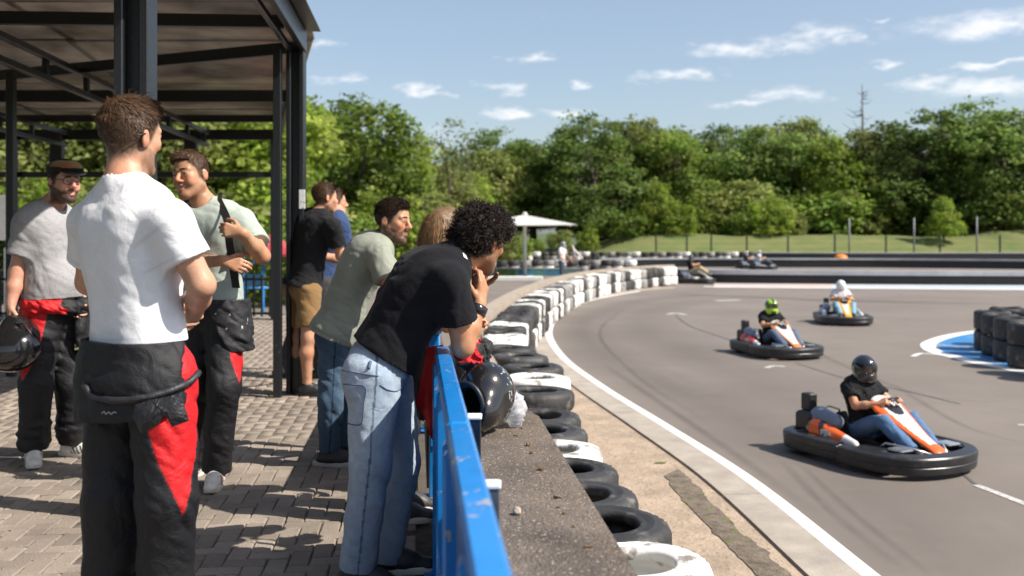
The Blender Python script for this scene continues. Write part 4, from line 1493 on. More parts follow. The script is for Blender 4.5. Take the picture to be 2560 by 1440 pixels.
def add_head(f, c, H, s=1.0, smile=0.0, ears=True):
    """Skull, jaw, nose, brow, sockets, lips and ears into the body's field."""
    def w(x, y, z):
        return c + s * (H[0] * x + H[1] * y + H[2] * z)
    E = lambda p, r, k=.02, op='u': f.ell(w(*p), np.array(r) * s, H, k * s, op)
    Cc = lambda p, q, ra, rb, k=.015, op='u', **kw: f.cap(w(*p), w(*q), ra * s, rb * s, k * s, op, **kw)
    E((0, -.018, .040), (.0765, .096, .088), .02)
    E((0, .018, -.030), (.062, .070, .085), .03)
    E((0, .030, .045), (.060, .058, .055), .03)
    for q in (-1, 1):
        Cc((q * .052, .000, -.055), (q * .018, .068, -.098), .022, .019, .03)
        E((q * .042, .058, -.012), (.023, .026, .024), .02)
        E((q * .031, .096, .012), (.016, .012, .010), .012, 's')
        Cc((q * .045, .074, .031), (q * .014, .086, .028), .010, .011, .012)
        E((q * .031, .0765, .010), (.0165, .0145, .0125), .006)
        Cc((q * .018, .0895, .0165), (q * .044, .0845, .0165), .0042, .0042, .005)
        E((q * .0125, .100, -.027), (.0085, .010, .0078), .008)
        if smile:
            E((q * .040, .066, -.036), (.019, .020, .020), .018)
    E((0, .074, -.100), (.023, .021, .020), .02)
    Cc((0, .088, .022), (0, .113, -.018), .0085, .0125, .010)
    E((0, .112, -.022), (.012, .012, .010), .008)
    lw = .022 + .011 * smile
    zc = .009 * smile
    Cc((-lw, .076, -.053 + zc), (0, .0925, -.053), .0055, .0075, .010)
    Cc((lw, .076, -.053 + zc), (0, .0925, -.053), .0055, .0075, .010)
    Cc((-lw * .8, .074, -.066 + zc), (0, .0895, -.0675), .006, .0085, .010)
    Cc((lw * .8, .074, -.066 + zc), (0, .0895, -.0675), .006, .0085, .010)
    if smile:
        Cc((-lw * .78, .0850, -.0580 + zc), (0, .0990, -.0605), .0050, .0074, .004, 's')
        Cc((lw * .78, .0850, -.0580 + zc), (0, .0990, -.0605), .0050, .0074, .004, 's')
    if ears:
        for q in (-1, 1):
            f.ell(w(q * .079, -.012, -.004), np.array((.0085, .019, .031)) * s, np.array([nrm(H[0] + q * H[1] * .35), nrm(H[1] - q * H[0] * .35), H[2]]), .006 * s)
            f.ell(w(q * .089, -.008, .000), np.array((.006, .010, .016)) * s, H, .004 * s, 's')


def head_cols(v, c, H, s, skin, hair, beard=0.0, brow=1.0, lips=True, fade=1.0, bald=False):
    """Vertex colours of the body: skin with lips, brows, beard and short hair stubble."""
    L = (v - c) @ H.T / s
    x, y, z = L[:, 0], L[:, 1], L[:, 2]
    sk = np.array(skin)
    col = np.tile(sk, (len(v), 1))
    n = vnoise(v[:, 0] * 22, v[:, 1] * 22, v[:, 2] * 22)[:, None]
    n2 = vnoise(v[:, 0] * 9 + 5, v[:, 1] * 9, v[:, 2] * 9)[:, None]
    col = col * (1 + 0.08 * n + n2 * np.array([.06, -.05, -.08]))
    inh = (np.abs(x) < .11) & (y > -.13) & (y < .14) & (z > -.135) & (z < .15)
    red = np.exp(-((np.abs(x) - .042) ** 2 + (z + .018) ** 2) / .0006) * (y > .03) + np.exp(-(x ** 2 + (z + .02) ** 2) / .0003) * (y > .09) + (np.abs(x) > .080) * (np.abs(z) < .045) * .9
    col = np.where(inh[:, None], col * (1 + red[:, None] * np.array([.14, -.10, -.12])), col)
    fine = (vnoise(v[:, 0] * 160, v[:, 1] * 160, v[:, 2] * 160) * .5 + .5)
    hc = np.array(hair)
    if beard:
        edge = np.interp(y, [-.02, .03, .07, .10], [-.005, -.030, -.046, -.040])
        bm = sstep(0.004, -.012, z - edge) * sstep(-.030, -.008, y) * sstep(-.140, -.118, z)
        lipm = (np.abs(x) < .021) & (z > -.071) & (z < -.050)
        bm = np.where(lipm & (y > .06), bm * .15, bm)
        mus = np.exp(-((z + .043) / .0065) ** 2) * (np.abs(x) < .028) * (y > .075)
        bm = np.clip(np.maximum(bm, mus) * beard * (.72 + .4 * fine), 0, .95) * inh
        col = col * (1 - bm[:, None]) + hc * 1.1 * bm[:, None]
    if lips:
        lm = np.exp(-((z + .060) / .0085) ** 2) * sstep(.027, .018, np.abs(x)) * (y > .072) * inh
        col = col * (1 - .75 * lm[:, None]) + np.array([.40, .135, .115]) * .75 * lm[:, None]
    if brow:
        zz = .0335 - .25 * np.maximum(np.abs(x) - .036, 0) * 1.2
        bw = np.exp(-((z - zz) / .0048) ** 2) * sstep(.010, .016, np.abs(x)) * sstep(.052, .044, np.abs(x)) * (y > .05) * inh * brow
        col = col * (1 - .85 * bw[:, None]) + hc * .85 * bw[:, None]
    # stubble of the short hair, in hair colour
    if fade and not bald:
        ln = np.interp(y, [-.12, -.06, -.02, .02, .045, .07, .10], [-.078, -.066, -.040, -.012, .045, .078, .082])
        fm = sstep(-.022, .018, z - ln) * inh * fade * (0.75 + .35 * fine)
        notear = ~((np.abs(x) > .079) & (z < .04) & (y > -.03) & (y < .012))
        fm = np.clip(fm, 0, 1) * notear
        col = col * (1 - fm[:, None]) + hc * fm[:, None]
    return col


def hair_mesh(root, c, H, s, color, style, seed=0, name='hair'):
    """A shaped cap plus fine strands combed the way the photo shows."""
    r = np.random.default_rng(seed)
    w = lambda L: c + s * (L @ H)
    hc = np.array(color)
    if style == 'curly':
        g = Fld((-.17, -.18, -.10), (.17, .17, .22), .006)
        g.ell((0, -.026, .056), (.094, .100, .086), k=0)
        g.ell((0, .040, .076), (.080, .066, .060), k=.03)
        g.ell((0, -.075, .005), (.082, .055, .062), k=.03)
        X, Y, Z = g.ax[0][:, None, None], g.ax[1][None, :, None], g.ax[2][None, None, :]
        g.d += (0.016 * vnoise(X * 34, Y * 34, Z * 34)).astype(np.float32)
        g.cap((0, .10, -.03), (0, .13, .03), .062, .055, .02, 's')
        g.ell((.09, .02, -.02), (.03, .045, .05), k=.01, op='s')
        g.ell((-.09, .02, -.02), (.03, .045, .05), k=.01, op='s')
        v, f = g.mesh()
        vs, fs, cs = [w(v)], [f], [np.tile(hc * .8, (len(v), 1))]
        base = len(v)
        # coils
        pick = v[r.integers(0, len(v), 4200)]
        cen = V(0, -.03, .055)
        K, S3 = 9, 3
        for p in pick:
            n_ = nrm(p - cen + r.normal(size=3) * .02)
            t = nrm(np.cross(n_, r.normal(size=3)))
            b = np.cross(n_, t)
            R = r.uniform(.0030, .0070)
            ph = r.uniform(0, 6.28)
            ln = r.uniform(.008, .034)
            ax = nrm(n_ * .8 + r.normal(size=3) * .5)
            e1 = nrm(np.cross(ax, t)); e2 = np.cross(ax, e1)
            an = ph + np.linspace(0, 7.5, K)
            P = p[None] + np.linspace(-.002, ln, K)[:, None] * ax + R * (np.cos(an)[:, None] * e1 + np.sin(an)[:, None] * e2)
            rad = .0012
            ring = np.stack([P + rad * e for e in (e1, -.5 * e1 + .866 * ax, -.5 * e1 - .866 * ax)], axis=1).reshape(-1, 3)
            q = []
            for i in range(K - 1):
                for j in range(3):
                    l = (j + 1) % 3
                    q.append((base + i * 3 + j, base + i * 3 + l, base + (i + 1) * 3 + l, base + (i + 1) * 3 + j))
            vs.append(w(ring)); fs.append(np.array(q)); cs.append(np.tile(hc * (r.uniform(.7, 2.0) if r.random() < .8 else 3.6) * np.array([1.15, 1.0, .9]), (len(ring), 1)))
            base += len(ring)
        o = mobj(name, np.vstack(vs), np.vstack(fs), M_HAIR, root, cols=np.vstack(cs))
        return o
    top = {'short': .010, 'quiff': .014, 'combed': .012, 'long': .020, 'crop': .008}[style]
    g = Fld((-.13, -.15, -.13), (.13, .15, .20), .005)
    g.ell((0, -.018, .042), (.0785, .0985, .090 + top * .3), k=0)
    g.ell((0, .015, .060 + top * .5), (.064, .078, .070 + top * .4), k=.02)
    if style in ('quiff', 'combed'):
        g.ell((.0, .052, .088 + top * .3), (.050, .034, .024), k=.02)
    if style == 'long':
        g.ell((0, -.055, -.02), (.088, .075, .105), k=.03)
    X, Y, Z = g.ax[0][:, None, None], g.ax[1][None, :, None], g.ax[2][None, None, :]
    # hair line: what lies below it is cut away
    if style == 'long':
        ln = np.interp(g.ax[1], [-.15, .0, .03, .06, .12], [-.2, -.12, .03, .07, .085])
    else:
        ln = np.interp(g.ax[1], [-.15, -.06, -.02, .02, .045, .07, .12], [-.030, -.020, .004, .022, .058, .083, .090])
    cut = ((ln[None, :, None] - Z) * .7).astype(np.float32)
    g.d = np.maximum(g.d + 0.0035 * vnoise(X * 60, Y * 30, Z * 60).astype(np.float32), cut)
    v, f = g.mesh()
    vs, fs, cs = [w(v)], [f], [np.tile(hc * .9, (len(v), 1)) * (1 + .25 * vnoise(v[:, 0] * 90, v[:, 1] * 25, v[:, 2] * 90))[:, None]]
    base = len(v)
    n = 5200
    P = v[r.integers(0, len(v), n)]
    cen = V(0, -.02, .03)
    No = P - cen
    No /= np.linalg.norm(No, axis=1)[:, None]
    # flow: forward and sideways from the crown
    crown = V(0.01, -.075, .115)
    fl = P - crown
    fl -= No * (fl * No).sum(axis=1)[:, None]
    fl /= np.linalg.norm(fl, axis=1)[:, None] + 1e-6
    if style in ('combed', 'quiff'):
        fl = fl + np.array([.35, .5, 0]) * (P[:, 2] > .07)[:, None]
    if style == 'long':
        fl = fl * .5 + np.array([0, -.1, -1.0])
    frn = ((P[:, 1] > .055) & (style != 'long'))[:, None]
    fl = np.where(frn, fl * .25 + np.array([.55, -.25, .35]), fl)
    side = np.clip((P[:, 2] - .03) / .06, 0, 1)
    ln_ = (.006 + (top + .010) * side) * r.uniform(.7, 1.25, n) * np.where(P[:, 1] > .05, .62, 1.0)
    if style == 'long':
        ln_ = r.uniform(.05, .10, n)
    lift = .24 + .25 * side * (style == 'quiff') if style != 'long' else .14
    d0 = fl + No * (lift if np.isscalar(lift) else lift[:, None]) + r.normal(size=(n, 3)) * .16
    fly = (r.random(n) < .045) & (style != 'long')
    d0 = np.where(fly[:, None], fl * .4 + No * .9 + r.normal(size=(n, 3)) * .35, d0)
    ln_ = np.where(fly & (P[:, 2] > .05), ln_ * 1.05, ln_)
    d0 /= np.linalg.norm(d0, axis=1)[:, None]
    p1 = P + d0 * ln_[:, None] * .55
    d1 = d0 + fl * .5 - No * .35 + r.normal(size=(n, 3)) * .12
    d1 /= np.linalg.norm(d1, axis=1)[:, None]
    p2 = p1 + d1 * ln_[:, None] * .6
    sd = np.cross(d0, No)
    sd /= np.linalg.norm(sd, axis=1)[:, None] + 1e-6
    wd = .0011 * r.uniform(.6, 1.4, (n, 1))
    P0 = P - No * .002
    vv = np.stack([P0 - sd * wd, P0 + sd * wd, p1 + sd * wd, p1 - sd * wd, p2 + sd * wd * .2, p2 - sd * wd * .2], axis=1).reshape(-1, 3)
    k = np.arange(n)[:, None] * 6 + base
    ff = np.vstack([k + [0, 1, 2, 3], k + [3, 2, 4, 5]])
    tint = hc[None] * r.uniform(.5, 2.3, (n, 1)) * (1 + r.uniform(0, .25, (n, 1)) * np.array([1, .8, .5]))
    vs.append(w(vv)); fs.append(ff); cs.append(np.repeat(tint, 6, axis=0))
    return mobj(name, np.vstack(vs), np.vstack(fs), M_HAIR, root, cols=np.vstack(cs))


def eyes(root, c, H, s, hc=(.03, .02, .012)):
    w = lambda x, y, z: c + s * (H[0] * x + H[1] * y + H[2] * z)
    for q in (-1, 1):
        e = MB()
        e.tube([w(q * .012, .0970, .0330), w(q * .022, .0965, .0358), w(q * .034, .0905, .0362), w(q * .047, .0795, .0300)], [.0024, .0034, .0030, .0012], 6)
        mobj('eyebrow', e.v, e.f, M_HAIR, root, cols=np.tile(np.array(hc) * 1.0, (len(e.v), 1)))
        b = MB()
        prof = [(.001, .0120)] + [(.0120 * math.sin(a), .0120 * math.cos(a)) for a in np.linspace(.2, 2.9, 10)] + [(.001, -.0120)]
        b.lathe(prof, 14)
        v = np.array(b.v)
        col = np.where((v[:, 2] > .0104)[:, None], np.array([[.015, .010, .008]]), np.array([[.62, .56, .52]]))
        col = np.where(((v[:, 2] > .0085) & (v[:, 2] <= .0104))[:, None], np.array([[.10, .06, .035]]), col)
        A = np.array([H[0], H[2], H[1]])
        p = c + s * (H[0] * q * .031 + H[1] * .0812 + H[2] * .0095)
        mobj('eye', p + s * .90 * (v @ A), b.f, M_EYE, root, cols=col)


def add_hand(f, wr, d, palm, thumb, curl=(.5, .6, .5), spread=.0, tcurl=.35, s=1.0, k=.010, grip=None):
    """Palm and five unequal fingers. d: pointing direction, palm: the way the palm faces, thumb: side of the thumb."""
    d, palm = nrm(d), np.asarray(palm, float)
    palm = nrm(palm - d * (palm @ d))
    th = np.asarray(thumb, float)
    th = nrm(th - d * (th @ d) - palm * (th @ palm))
    offs = [(.030, .086, (.040, .025, .021)), (.010, .090, (.044, .028, .022)), (-.010, .086, (.040, .026, .021)), (-.028, .078, (.032, .021, .019))]
    f.cap(wr - d * .01 * s, wr + d * .03 * s, .024 * s, .022 * s, .02, flat=(palm, 1.35))
    for i, (o, L, seg) in enumerate(offs):
        kn = wr + (d * L + th * o) * s
        f.cap(wr + (d * .015 + th * o * .45) * s, kn, .0140 * s, .0108 * s, .012)
        p, ang = kn, 0.0
        r0 = (.0090, .0092, .0088, .0078)[i] * s
        for j, sl in enumerate(seg):
            ang += curl[j] * (1 + .08 * i)
            dd = d * math.cos(ang) + palm * math.sin(ang) + th * spread * (1.5 - i) * .3
            q = p + nrm(dd) * sl * s
            f.cap(p, q, r0, r0 * .90, .0035)
            p, r0 = q, r0 * .90
    p = wr + (d * .022 + th * .022 + palm * .006) * s
    ang = 0
    dd = nrm(d * .62 + th * .70 + palm * .30)
    for j, (sl, rr_) in enumerate(((.044, .0135), (.034, .0105), (.026, .0095))):
        q = p + dd * sl * s
        f.cap(p, q, rr_ * s, rr_ * .86 * s, .008 if j == 0 else .004)
        p = q
        dd = nrm(dd + d * tcurl + palm * tcurl - th * tcurl * .7)


TORSO = [(-.04, .155, .112), (.06, .158, .108), (.17, .146, .104), (.29, .158, .112), (.39, .172, .118), (.455, .172, .104)]


def torso(f, P, U, S, grow, k=.07, belly=0.0, Fv=None, scale=1.0, ln=.50, bend=None):
    for t, hw, dp in TORSO:
        tt = t / .50 * ln
        off = bend(t / .5) if bend is not None else V(0, 0, 0)
        c = P + U * tt + off
        r = dp * scale + grow
        o = max(.004, hw * scale + grow - r)
        f.cap(c - S * o, c + S * o, r, r, k)
    if belly:
        f.ell(P + U * .16 + Fv * .055, (.125 + grow, .125 + grow, .15), k=.08)


def person(name, label, J, skin='fair', hair=('brown', 'short'), shirt=None, pants=None, shoes=None, beard=0.0, smile=0.0, h=.0065, hands=None, group=None, hs=1.0,
           belly=0.0, build=1.0, helmet=None, headfwd=(0, 1, 0), headup=(0, 0, 1), seed=0, bare_legs=False, cat='person', root=None, eye=True, lean=None):
    """J: joints (world). Returns (root, parts)."""
    P, C = J['pelvis'], J['chest']
    U = nrm(C - P)
    ln = np.linalg.norm(C - P) + .045
    S = nrm(J['shR'] - J['shL'])
    S = nrm(S - U * (S @ U))
    Fv = nrm(np.cross(U, S))                      # front of the chest
    if root is None:
        lowz = min(J['ankR'][2], J['ankL'][2]) - .09
        root = empty(name, (P[0], P[1], J.get('ground', lowz)), label, cat, group)
    hc = J['head']
    H = frame(headfwd, headup)
    SKc, HC = SK[skin], HAIR[hair[0]]
    allp = np.array([v for k, v in J.items() if k not in ('ground', 'toeR', 'toeL')])
    lo, hi = allp.min(axis=0) - .19, allp.max(axis=0) + .20
    lo[2] = max(lo[2], allp[:, 2].min() - .06)
    f = Fld(lo, hi, h)
    bend = None
    if lean is not None:
        bend = lambda t: lean * math.sin(math.pi * min(max(t, 0), 1)) if True else None
    torso(f, P, U, S, -.016, belly=belly * .8, Fv=Fv, scale=build, ln=ln, bend=bend)
    for q in 'RL':
        sh, el, wr = J['sh' + q], J['el' + q], J['wr' + q]
        f.cap(C - U * .005, sh, .058, .050, .05)
        f.cap(sh, el, .050 * build, .041 * build, .03)
        f.ell(sh * .72 + el * .28, (.052, .052, .052), k=.03)
        f.cap(el, el * .55 + wr * .45, .042 * build, .0395 * build, .02)
        f.cap(el * .55 + wr * .45, wr, .039 * build, .0265, .02)
        hp, kn, an = J['hip' + q], J['knee' + q], J['ank' + q]
        g_ = -.008 if not bare_legs else 0
        f.cap(hp, kn, .086 + g_, .054 + g_, .05)
        back = nrm(np.cross(nrm(an - kn), S)) * .012
        if (back @ Fv) > 0:
            back = -back
        f.cap(kn, kn * .68 + an * .32 + back, .052 + g_, .056 + g_, .03)
        f.cap(kn * .68 + an * .32 + back, an, .054 + g_, .036 + g_, .03)
        f.cap(an, an - V(0, 0, .03), .036, .036, .02)
    nb = J['neck']
    f.cap(nb - U * .03, hc - H[2] * .045 * hs - H[1] * .018, .060 * build, .054 * build, .03)
    f.cap(nb, (J['shR'] + nb) / 2 + U * .005, .048, .040, .05)
    f.cap(nb, (J['shL'] + nb) / 2 + U * .005, .048, .040, .05)
    if helmet is None:
        add_head(f, hc, H, hs, smile)
    else:
        f.ell(hc, (.075, .09, .11), H, .03)
    hd = hands or {}
    for q in 'RL':
        sh, el, wr = J['sh' + q], J['el' + q], J['wr' + q]
        a = hd.get(q, {})
        d = a.get('d', nrm(wr - el))
        pm = a.get('palm', -S if q == 'R' else S)
        add_hand(f, wr, d, pm, a.get('thumb', Fv), a.get('curl', (.45, .55, .4)), a.get('spread', 0), a.get('tcurl', .3), a.get('s', 1.0))
    v, fc = f.mesh()
    cols = head_cols(v, hc, H, hs, SKc, HC, beard, fade=0 if helmet else (1.0 if hair[1] != 'long' else .9), brow=0 if helmet else 1, lips=helmet is None)
    body = mobj('body', v, fc, M_SKIN, root, cols=cols)
    parts = {'root': root, 'H': H, 'hc': hc, 'U': U, 'S': S, 'F': Fv, 'ln': ln, 'body': body}
    if helmet is None:
        parts['hair'] = hair_mesh(root, hc, H, hs, HC, hair[1], seed)
        if eye:
            eyes(root, hc, H, hs, HC)
    if shirt:
        g = shirt.get('grow', .012)
        pts = np.array([P - U * .12, C + U * .1, J['shR'], J['shL'], J['elR'], J['elL']])
        fs_ = Fld(pts.min(axis=0) - .20, pts.max(axis=0) + .20, shirt.get('h', h))
        torso(fs_, P, U, S, g, belly=belly, Fv=Fv, scale=build, ln=ln, bend=bend)
        if shirt.get('flare'):
            fs_.cap(P - S * .06 - U * .05 - Fv * .02, P + S * .06 - U * .05 - Fv * .02, .118 + shirt['flare'], .118 + shirt['flare'], .06)
        for q in 'RL':
            sh, el = J['sh' + q], J['el' + q]
            fr = shirt.get('sleeve', .62)
            e = sh + (el - sh) * fr
            d = nrm(el - sh)
            fs_.cap(C - U * .004, sh, .064 + g * .3, .060 + g * .3, .05)
            fs_.cap(sh, e + d * .08, .062 + g * .5, .064 + g * .9 + shirt.get('sflare', .004), .045, cut=[(e, d)])
        nd = nrm(hc - nb)
        fs_.cap(nb, (J['shR'] + nb) / 2 + U * .006, .060, .054, .05)
        fs_.cap(nb, (J['shL'] + nb) / 2 + U * .006, .060, .054, .05)
        if shirt.get('wr', 1):
            fs_.wrinkle(.0045 * shirt.get('wr', 1), shirt.get('wf', (7, 7, 11)), seed + 3.3)
        fs_.shell(.011)
        nn = shirt.get('neck', .0)
        fs_.cap(nb + nd * (.022 + nn) , nb + nd * .22, .066, .085, .006, 's')
        fs_.cap(nb + nd * (.024 + nn) + Fv * .035, nb + nd * .2 + Fv * .05, .060, .08, .012, 's')
        hem = shirt.get('hem', -.03)
        hp = P + U * hem
        hn = -U
        if 'hemn' in shirt:
            hn = shirt['hemn']
        fs_.plane(hp, hn)
        v, fc = fs_.mesh()
        base = np.array(shirt['col'])
        cc = np.tile(base, (len(v), 1))
        # double seams at the hems and collar
        dh = (v - hp) @ nrm(hn)
        cc *= (1 - .16 * np.exp(-((dh + .024) / .0035) ** 2))[:, None]
        for q in 'RL':
            sh, el = J['sh' + q], J['el' + q]
            e = sh + (el - sh) * shirt.get('sleeve', .62)
            dd = (v - e) @ nrm(el - sh)
            near = np.linalg.norm(v - e, axis=1) < .14
            cc *= (1 - .16 * near * np.exp(-((dd + .022) / .0035) ** 2))[:, None]
            arm = (v - sh) @ nrm(el - sh)
            sm = np.exp(-((arm - .0 + .35 * ((v - sh) @ U)) / .004) ** 2) * (np.linalg.norm(v - sh, axis=1) < .13)
            cc *= (1 - .15 * sm)[:, None]
        rad = np.linalg.norm(np.cross(v - nb, nd), axis=1)
        al = (v - nb) @ nd
        cc *= (1 - .14 * np.exp(-((rad - .098) / .003) ** 2) * (al > -.06) * (al < .1))[:, None]
        if 'colfn' in shirt:
            cc = shirt['colfn'](v, cc)
        parts['shirt'] = mobj('shirt', v, fc, shirt.get('mat', M_CLOTH), root, cols=cc)
    if pants:
        pts = np.array([J[a + q] for a in ('hip', 'knee', 'ank') for q in 'RL'] + [P, P + U * .2])
        fp = Fld(pts.min(axis=0) - .19, pts.max(axis=0) + .19, pants.get('h', h))
        g = pants.get('grow', 0.0)
        wt = pants.get('waist', .10)
        for t in (-.05, .03, wt):
            c = P + U * t
            r = (.108 if t < .0 else .102) * build + g * .5
            o = .150 * build + g * .5 - r
            fp.cap(c - S * o, c + S * o, r, r, .06)
        if pants.get('bum', 1):
            for q in 'RL':
                fp.ell(J['hip' + q] - Fv * .045 + U * .0, (.080 + g, .080 + g, .090 + g), k=.05)
        t0, t1, t2 = pants.get('r', (.098, .076, .066))
        for q in 'RL':
            hp_, kn, an = J['hip' + q], J['knee' + q], J['ank' + q]
            if pants.get('short'):
                e = hp_ + (kn - hp_) * pants['short']
                fp.cap(hp_, kn, t0 + g, t1 + g, .03, cut=[(e, kn - hp_)])
            else:
                end = an + nrm(an - kn) * pants.get('long', .02)
                fp.cap(hp_, kn, t0 + g, t1 + g, .035)
                fp.cap(kn, end + nrm(an - kn) * .08, t1 + g, t2 + g, .03, cut=[(end, an - kn)])
                if pants.get('stack'):
                    for j in range(3):
                        cpt = an + nrm(kn - an) * (.02 + .055 * j)
                        off = V(math.cos(j * 2.1 + seed), math.sin(j * 2.1 + seed), 0) * .010
                        fp.ell(cpt + off, (t2 + g + .010, t2 + g + .010, .028), k=.025)
        fp.wrinkle(pants.get('wa', .0055), pants.get('wf', (6, 6, 10)), seed + 9.1)
        fp.plane(P + U * (wt + pants.get('top', .04)), U)
        v, fc = fp.mesh()
        cc = np.tile(np.array(pants['col']), (len(v), 1))
        if 'colfn' in pants:
            cc = pants['colfn'](v, cc, J, parts)
        parts['trousers'] = mobj(pants.get('name', 'trousers'), v, fc, pants.get('mat', M_DENIM), root, cols=cc)
    if shoes:
        for q in 'RL':
            an = J['ank' + q]
            make_shoe(root, an, J['toe' + q], J.get('ground', root.location[2]), shoes, seed)
    return root, parts


def make_shoe(root, an, toe, gz, st, seed=0):
    t = nrm(np.asarray(toe) * [1, 1, 0])
    sd = V(t[1], -t[0], 0)
    base = V(an[0], an[1], gz)
    lift = st.get('lift', 0.0)
    fs = Fld(base - .17 - t * 0 + V(0, 0, .16), base + V(.27, .27, .19), .005) if False else Fld(np.minimum(base - t * .1, base + t * .24) - .08 + V(0, 0, .07), np.maximum(base - t * .1, base + t * .24) + V(.08, .08, .15), .005)
    A = np.array([t, sd, V(0, 0, 1)])
    fs.cap(base - t * .045 + V(0, 0, .048), base + t * .07 + V(0, 0, .045), .038, .040, .02)
    fs.cap(base + t * .06 + V(0, 0, .04), base + t * .165 + V(0, 0, .030), .043, .034, .03, flat=(V(0, 0, 1), 1.12))
    fs.cap(base + V(0, 0, .05), base - t * .008 + V(0, 0, .098), .042, .040, .03)
    fs.cap(base + t * .02 + V(0, 0, .085), base + t * .10 + V(0, 0, .055), .030, .028, .025)
    fs.plane(base + V(0, 0, .022), (0, 0, -1))
    fs.plane(base + V(0, 0, .108), (0, 0, 1))
    v, fc = fs.mesh()
    L = (v - base) @ A.T
    cc = np.tile(np.array(st['col']), (len(v), 1))
    if 'stripe' in st:
        m_ = (np.abs(((L[:, 0] - .055 + L[:, 2] * .55) % .026) - .013) < .0055) & (L[:, 0] > .02) & (L[:, 0] < .105) & (np.abs(L[:, 1]) > .022) & (L[:, 2] < .075)
        cc[m_] = st['stripe']
    if 'tip' in st:
        cc[(L[:, 0] < -.055)] = st['tip']
    o = mobj('shoe', v, fc, M_SHOE, root, cols=cc)
    b = MB()
    pr = []
    out = []
    for a in np.linspace(0, 2 * math.pi, 28, endpoint=False):
        ca, sa = math.cos(a), math.sin(a)
        x = .060 + (.150 if ca > 0 else .148) * ca
        wdt = .046 if x > .04 else .038
        out.append((x - 0.012, wdt * np.sign(sa) * abs(sa) ** .75))
    P = []
    for z, k in ((.0, .96), (.004, 1.0), (.026, 1.0), (.030, .97)):
        zz = [z + (.012 * max(0, (x - .15) / .06) if z < .01 else .004 * max(0, (x - .15) / .06)) for x, y in out]
        P += [base + t * (.05 + (x - .05) * k) + sd * y * k + V(0, 0, q) for (x, y), q in zip(out, zz)]
    n = len(out)
    fsx = [tuple(range(n)), tuple(3 * n + i for i in range(n - 1, -1, -1))]
    for k in range(3):
        fsx += [(k * n + i, (k + 1) * n + i, (k + 1) * n + (i + 1) % n, k * n + (i + 1) % n) for i in range(n)]
    mobj('sole', P, fsx, st.get('sole', M_SOLE), o)
    lc = MB()
    for j in range(4):
        x = .045 + j * .02
        z = .100 - j * .0085
        lc.tube([base + t * x + sd * .024 + V(0, 0, z - .012), base + t * x + V(0, 0, z), base + t * (x + .006) - sd * .024 + V(0, 0, z - .012)], .003, 5)
    lc.build('lace', st.get('lace', M_LACE), o, smooth=True)
    return o


def helmet_parts(root, c, H, s, shell_mat, col=None, colfn=None, visor=True, open_dark=True, h=.006, name_root=None):
    """Full face crash helmet: shell with a face opening, dark lining, tinted visor."""
    def w(L):
        return c + s * (np.asarray(L) @ H)
    g = Fld((-.17, -.20, -.20), (.17, .20, .17), h)
    g.ell((0, -.005, .012), (.124, .148, .138), k=0)
    g.cap((0, .075, -.095), (0, .09, -.095), .062, .05, .06)
    g.cap((-.05, .03, -.10), (.05, .03, -.10), .075, .075, .05)
    g.shell(.026)
    g.ell((0, .015, -.172), (.096, .118, .095), k=.008, op='s')
    g.cap((-.055, .16, .015), (.055, .16, .015), .058, .058, .012, 's')
    v, f = g.mesh()
    cc = None
    base = np.array(col if col is not None else (.012, .012, .013))
    cc = np.tile(base, (len(v), 1))
    if colfn:
        cc = colfn(v, cc)
    sh_ = mobj('shell', w(v), f, shell_mat, root, cols=cc)
    g = Fld((-.15, -.17, -.15), (.15, .15, .16), .008)
    g.ell((0, -.008, .012), (.101, .124, .115), k=0)
    g.shell(.012)
    g.ell((0, .015, -.165), (.088, .11, .115), k=.01, op='s')
    g.cap((-.05, .13, .012), (.05, .13, .012), .05, .05, .01, 's')
    v, f = g.mesh()
    mobj('lining', w(v), f, mat('lining_black', (.008, .008, .009), .95), root)
    if visor:
        P, fs_ = [], []
        nu, nv = 22, 6
        for i in range(nu + 1):
            a = -1.25 + 2.5 * i / nu
            for j in range(nv + 1):
                e = -.30 + .74 * j / nv
                P.append((.1285 * math.sin(a) * math.cos(e), -.005 + .1525 * math.cos(a) * math.cos(e), .010 + .142 * math.sin(e)))
        fs_ = [(i * (nv + 1) + j, (i + 1) * (nv + 1) + j, (i + 1) * (nv + 1) + j + 1, i * (nv + 1) + j + 1) for i in range(nu) for j in range(nv)]
        mobj('visor', w(np.array(P)), fs_, mat('visor_smoke', (.02, .018, .016), .06, spec=.8, alpha=.62), root)
    return sh_

# ------------------------------------------------------------------ the people on the terrace
RED = (0.62, 0.012, 0.016)
SUITBLK = (0.0125, 0.0125, 0.015)


def side_panel(start=.0, end=1.05, wide=1.25, sides='RL', col=RED, front=0.0, below=0.0):
    """Red insets down the outside of the thighs that taper to a point near the knee."""
    def fn(v, cc, J, pt):
        for q in sides:
            hp, kn, an = J['hip' + q], J['knee' + q], J['ank' + q]
            ax = kn - hp
            L = np.linalg.norm(ax)
            ax = ax / L
            out = pt['S'] * (1 if q == 'R' else -1) + pt['F'] * front
            out = nrm(out - ax * (out @ ax))
            rel = v - (hp + pt['U'] * 0)
            t = rel @ ax / L
            rad = rel - np.outer(rel @ ax, ax)
            rn = np.linalg.norm(rad, axis=1) + 1e-9
            ang = np.arccos(np.clip(rad @ out / rn, -1, 1))
            lim = np.interp(t, [-.5, .0, .35, .7, end], [wide * .9, wide, wide * .85, wide * .55, 0])
            mine = ((v - J['pelvis']) @ pt['S'] * (1 if q == 'R' else -1)) > 0
            m = (ang < lim) & (t > start - .6) & (t < end) & mine
            cc[m] = col
            edge = (np.abs(ang - lim) < .05) & (t < end) & mine & ~m
            cc[edge] = np.array(SUITBLK) * 2.2
        return cc
    return fn


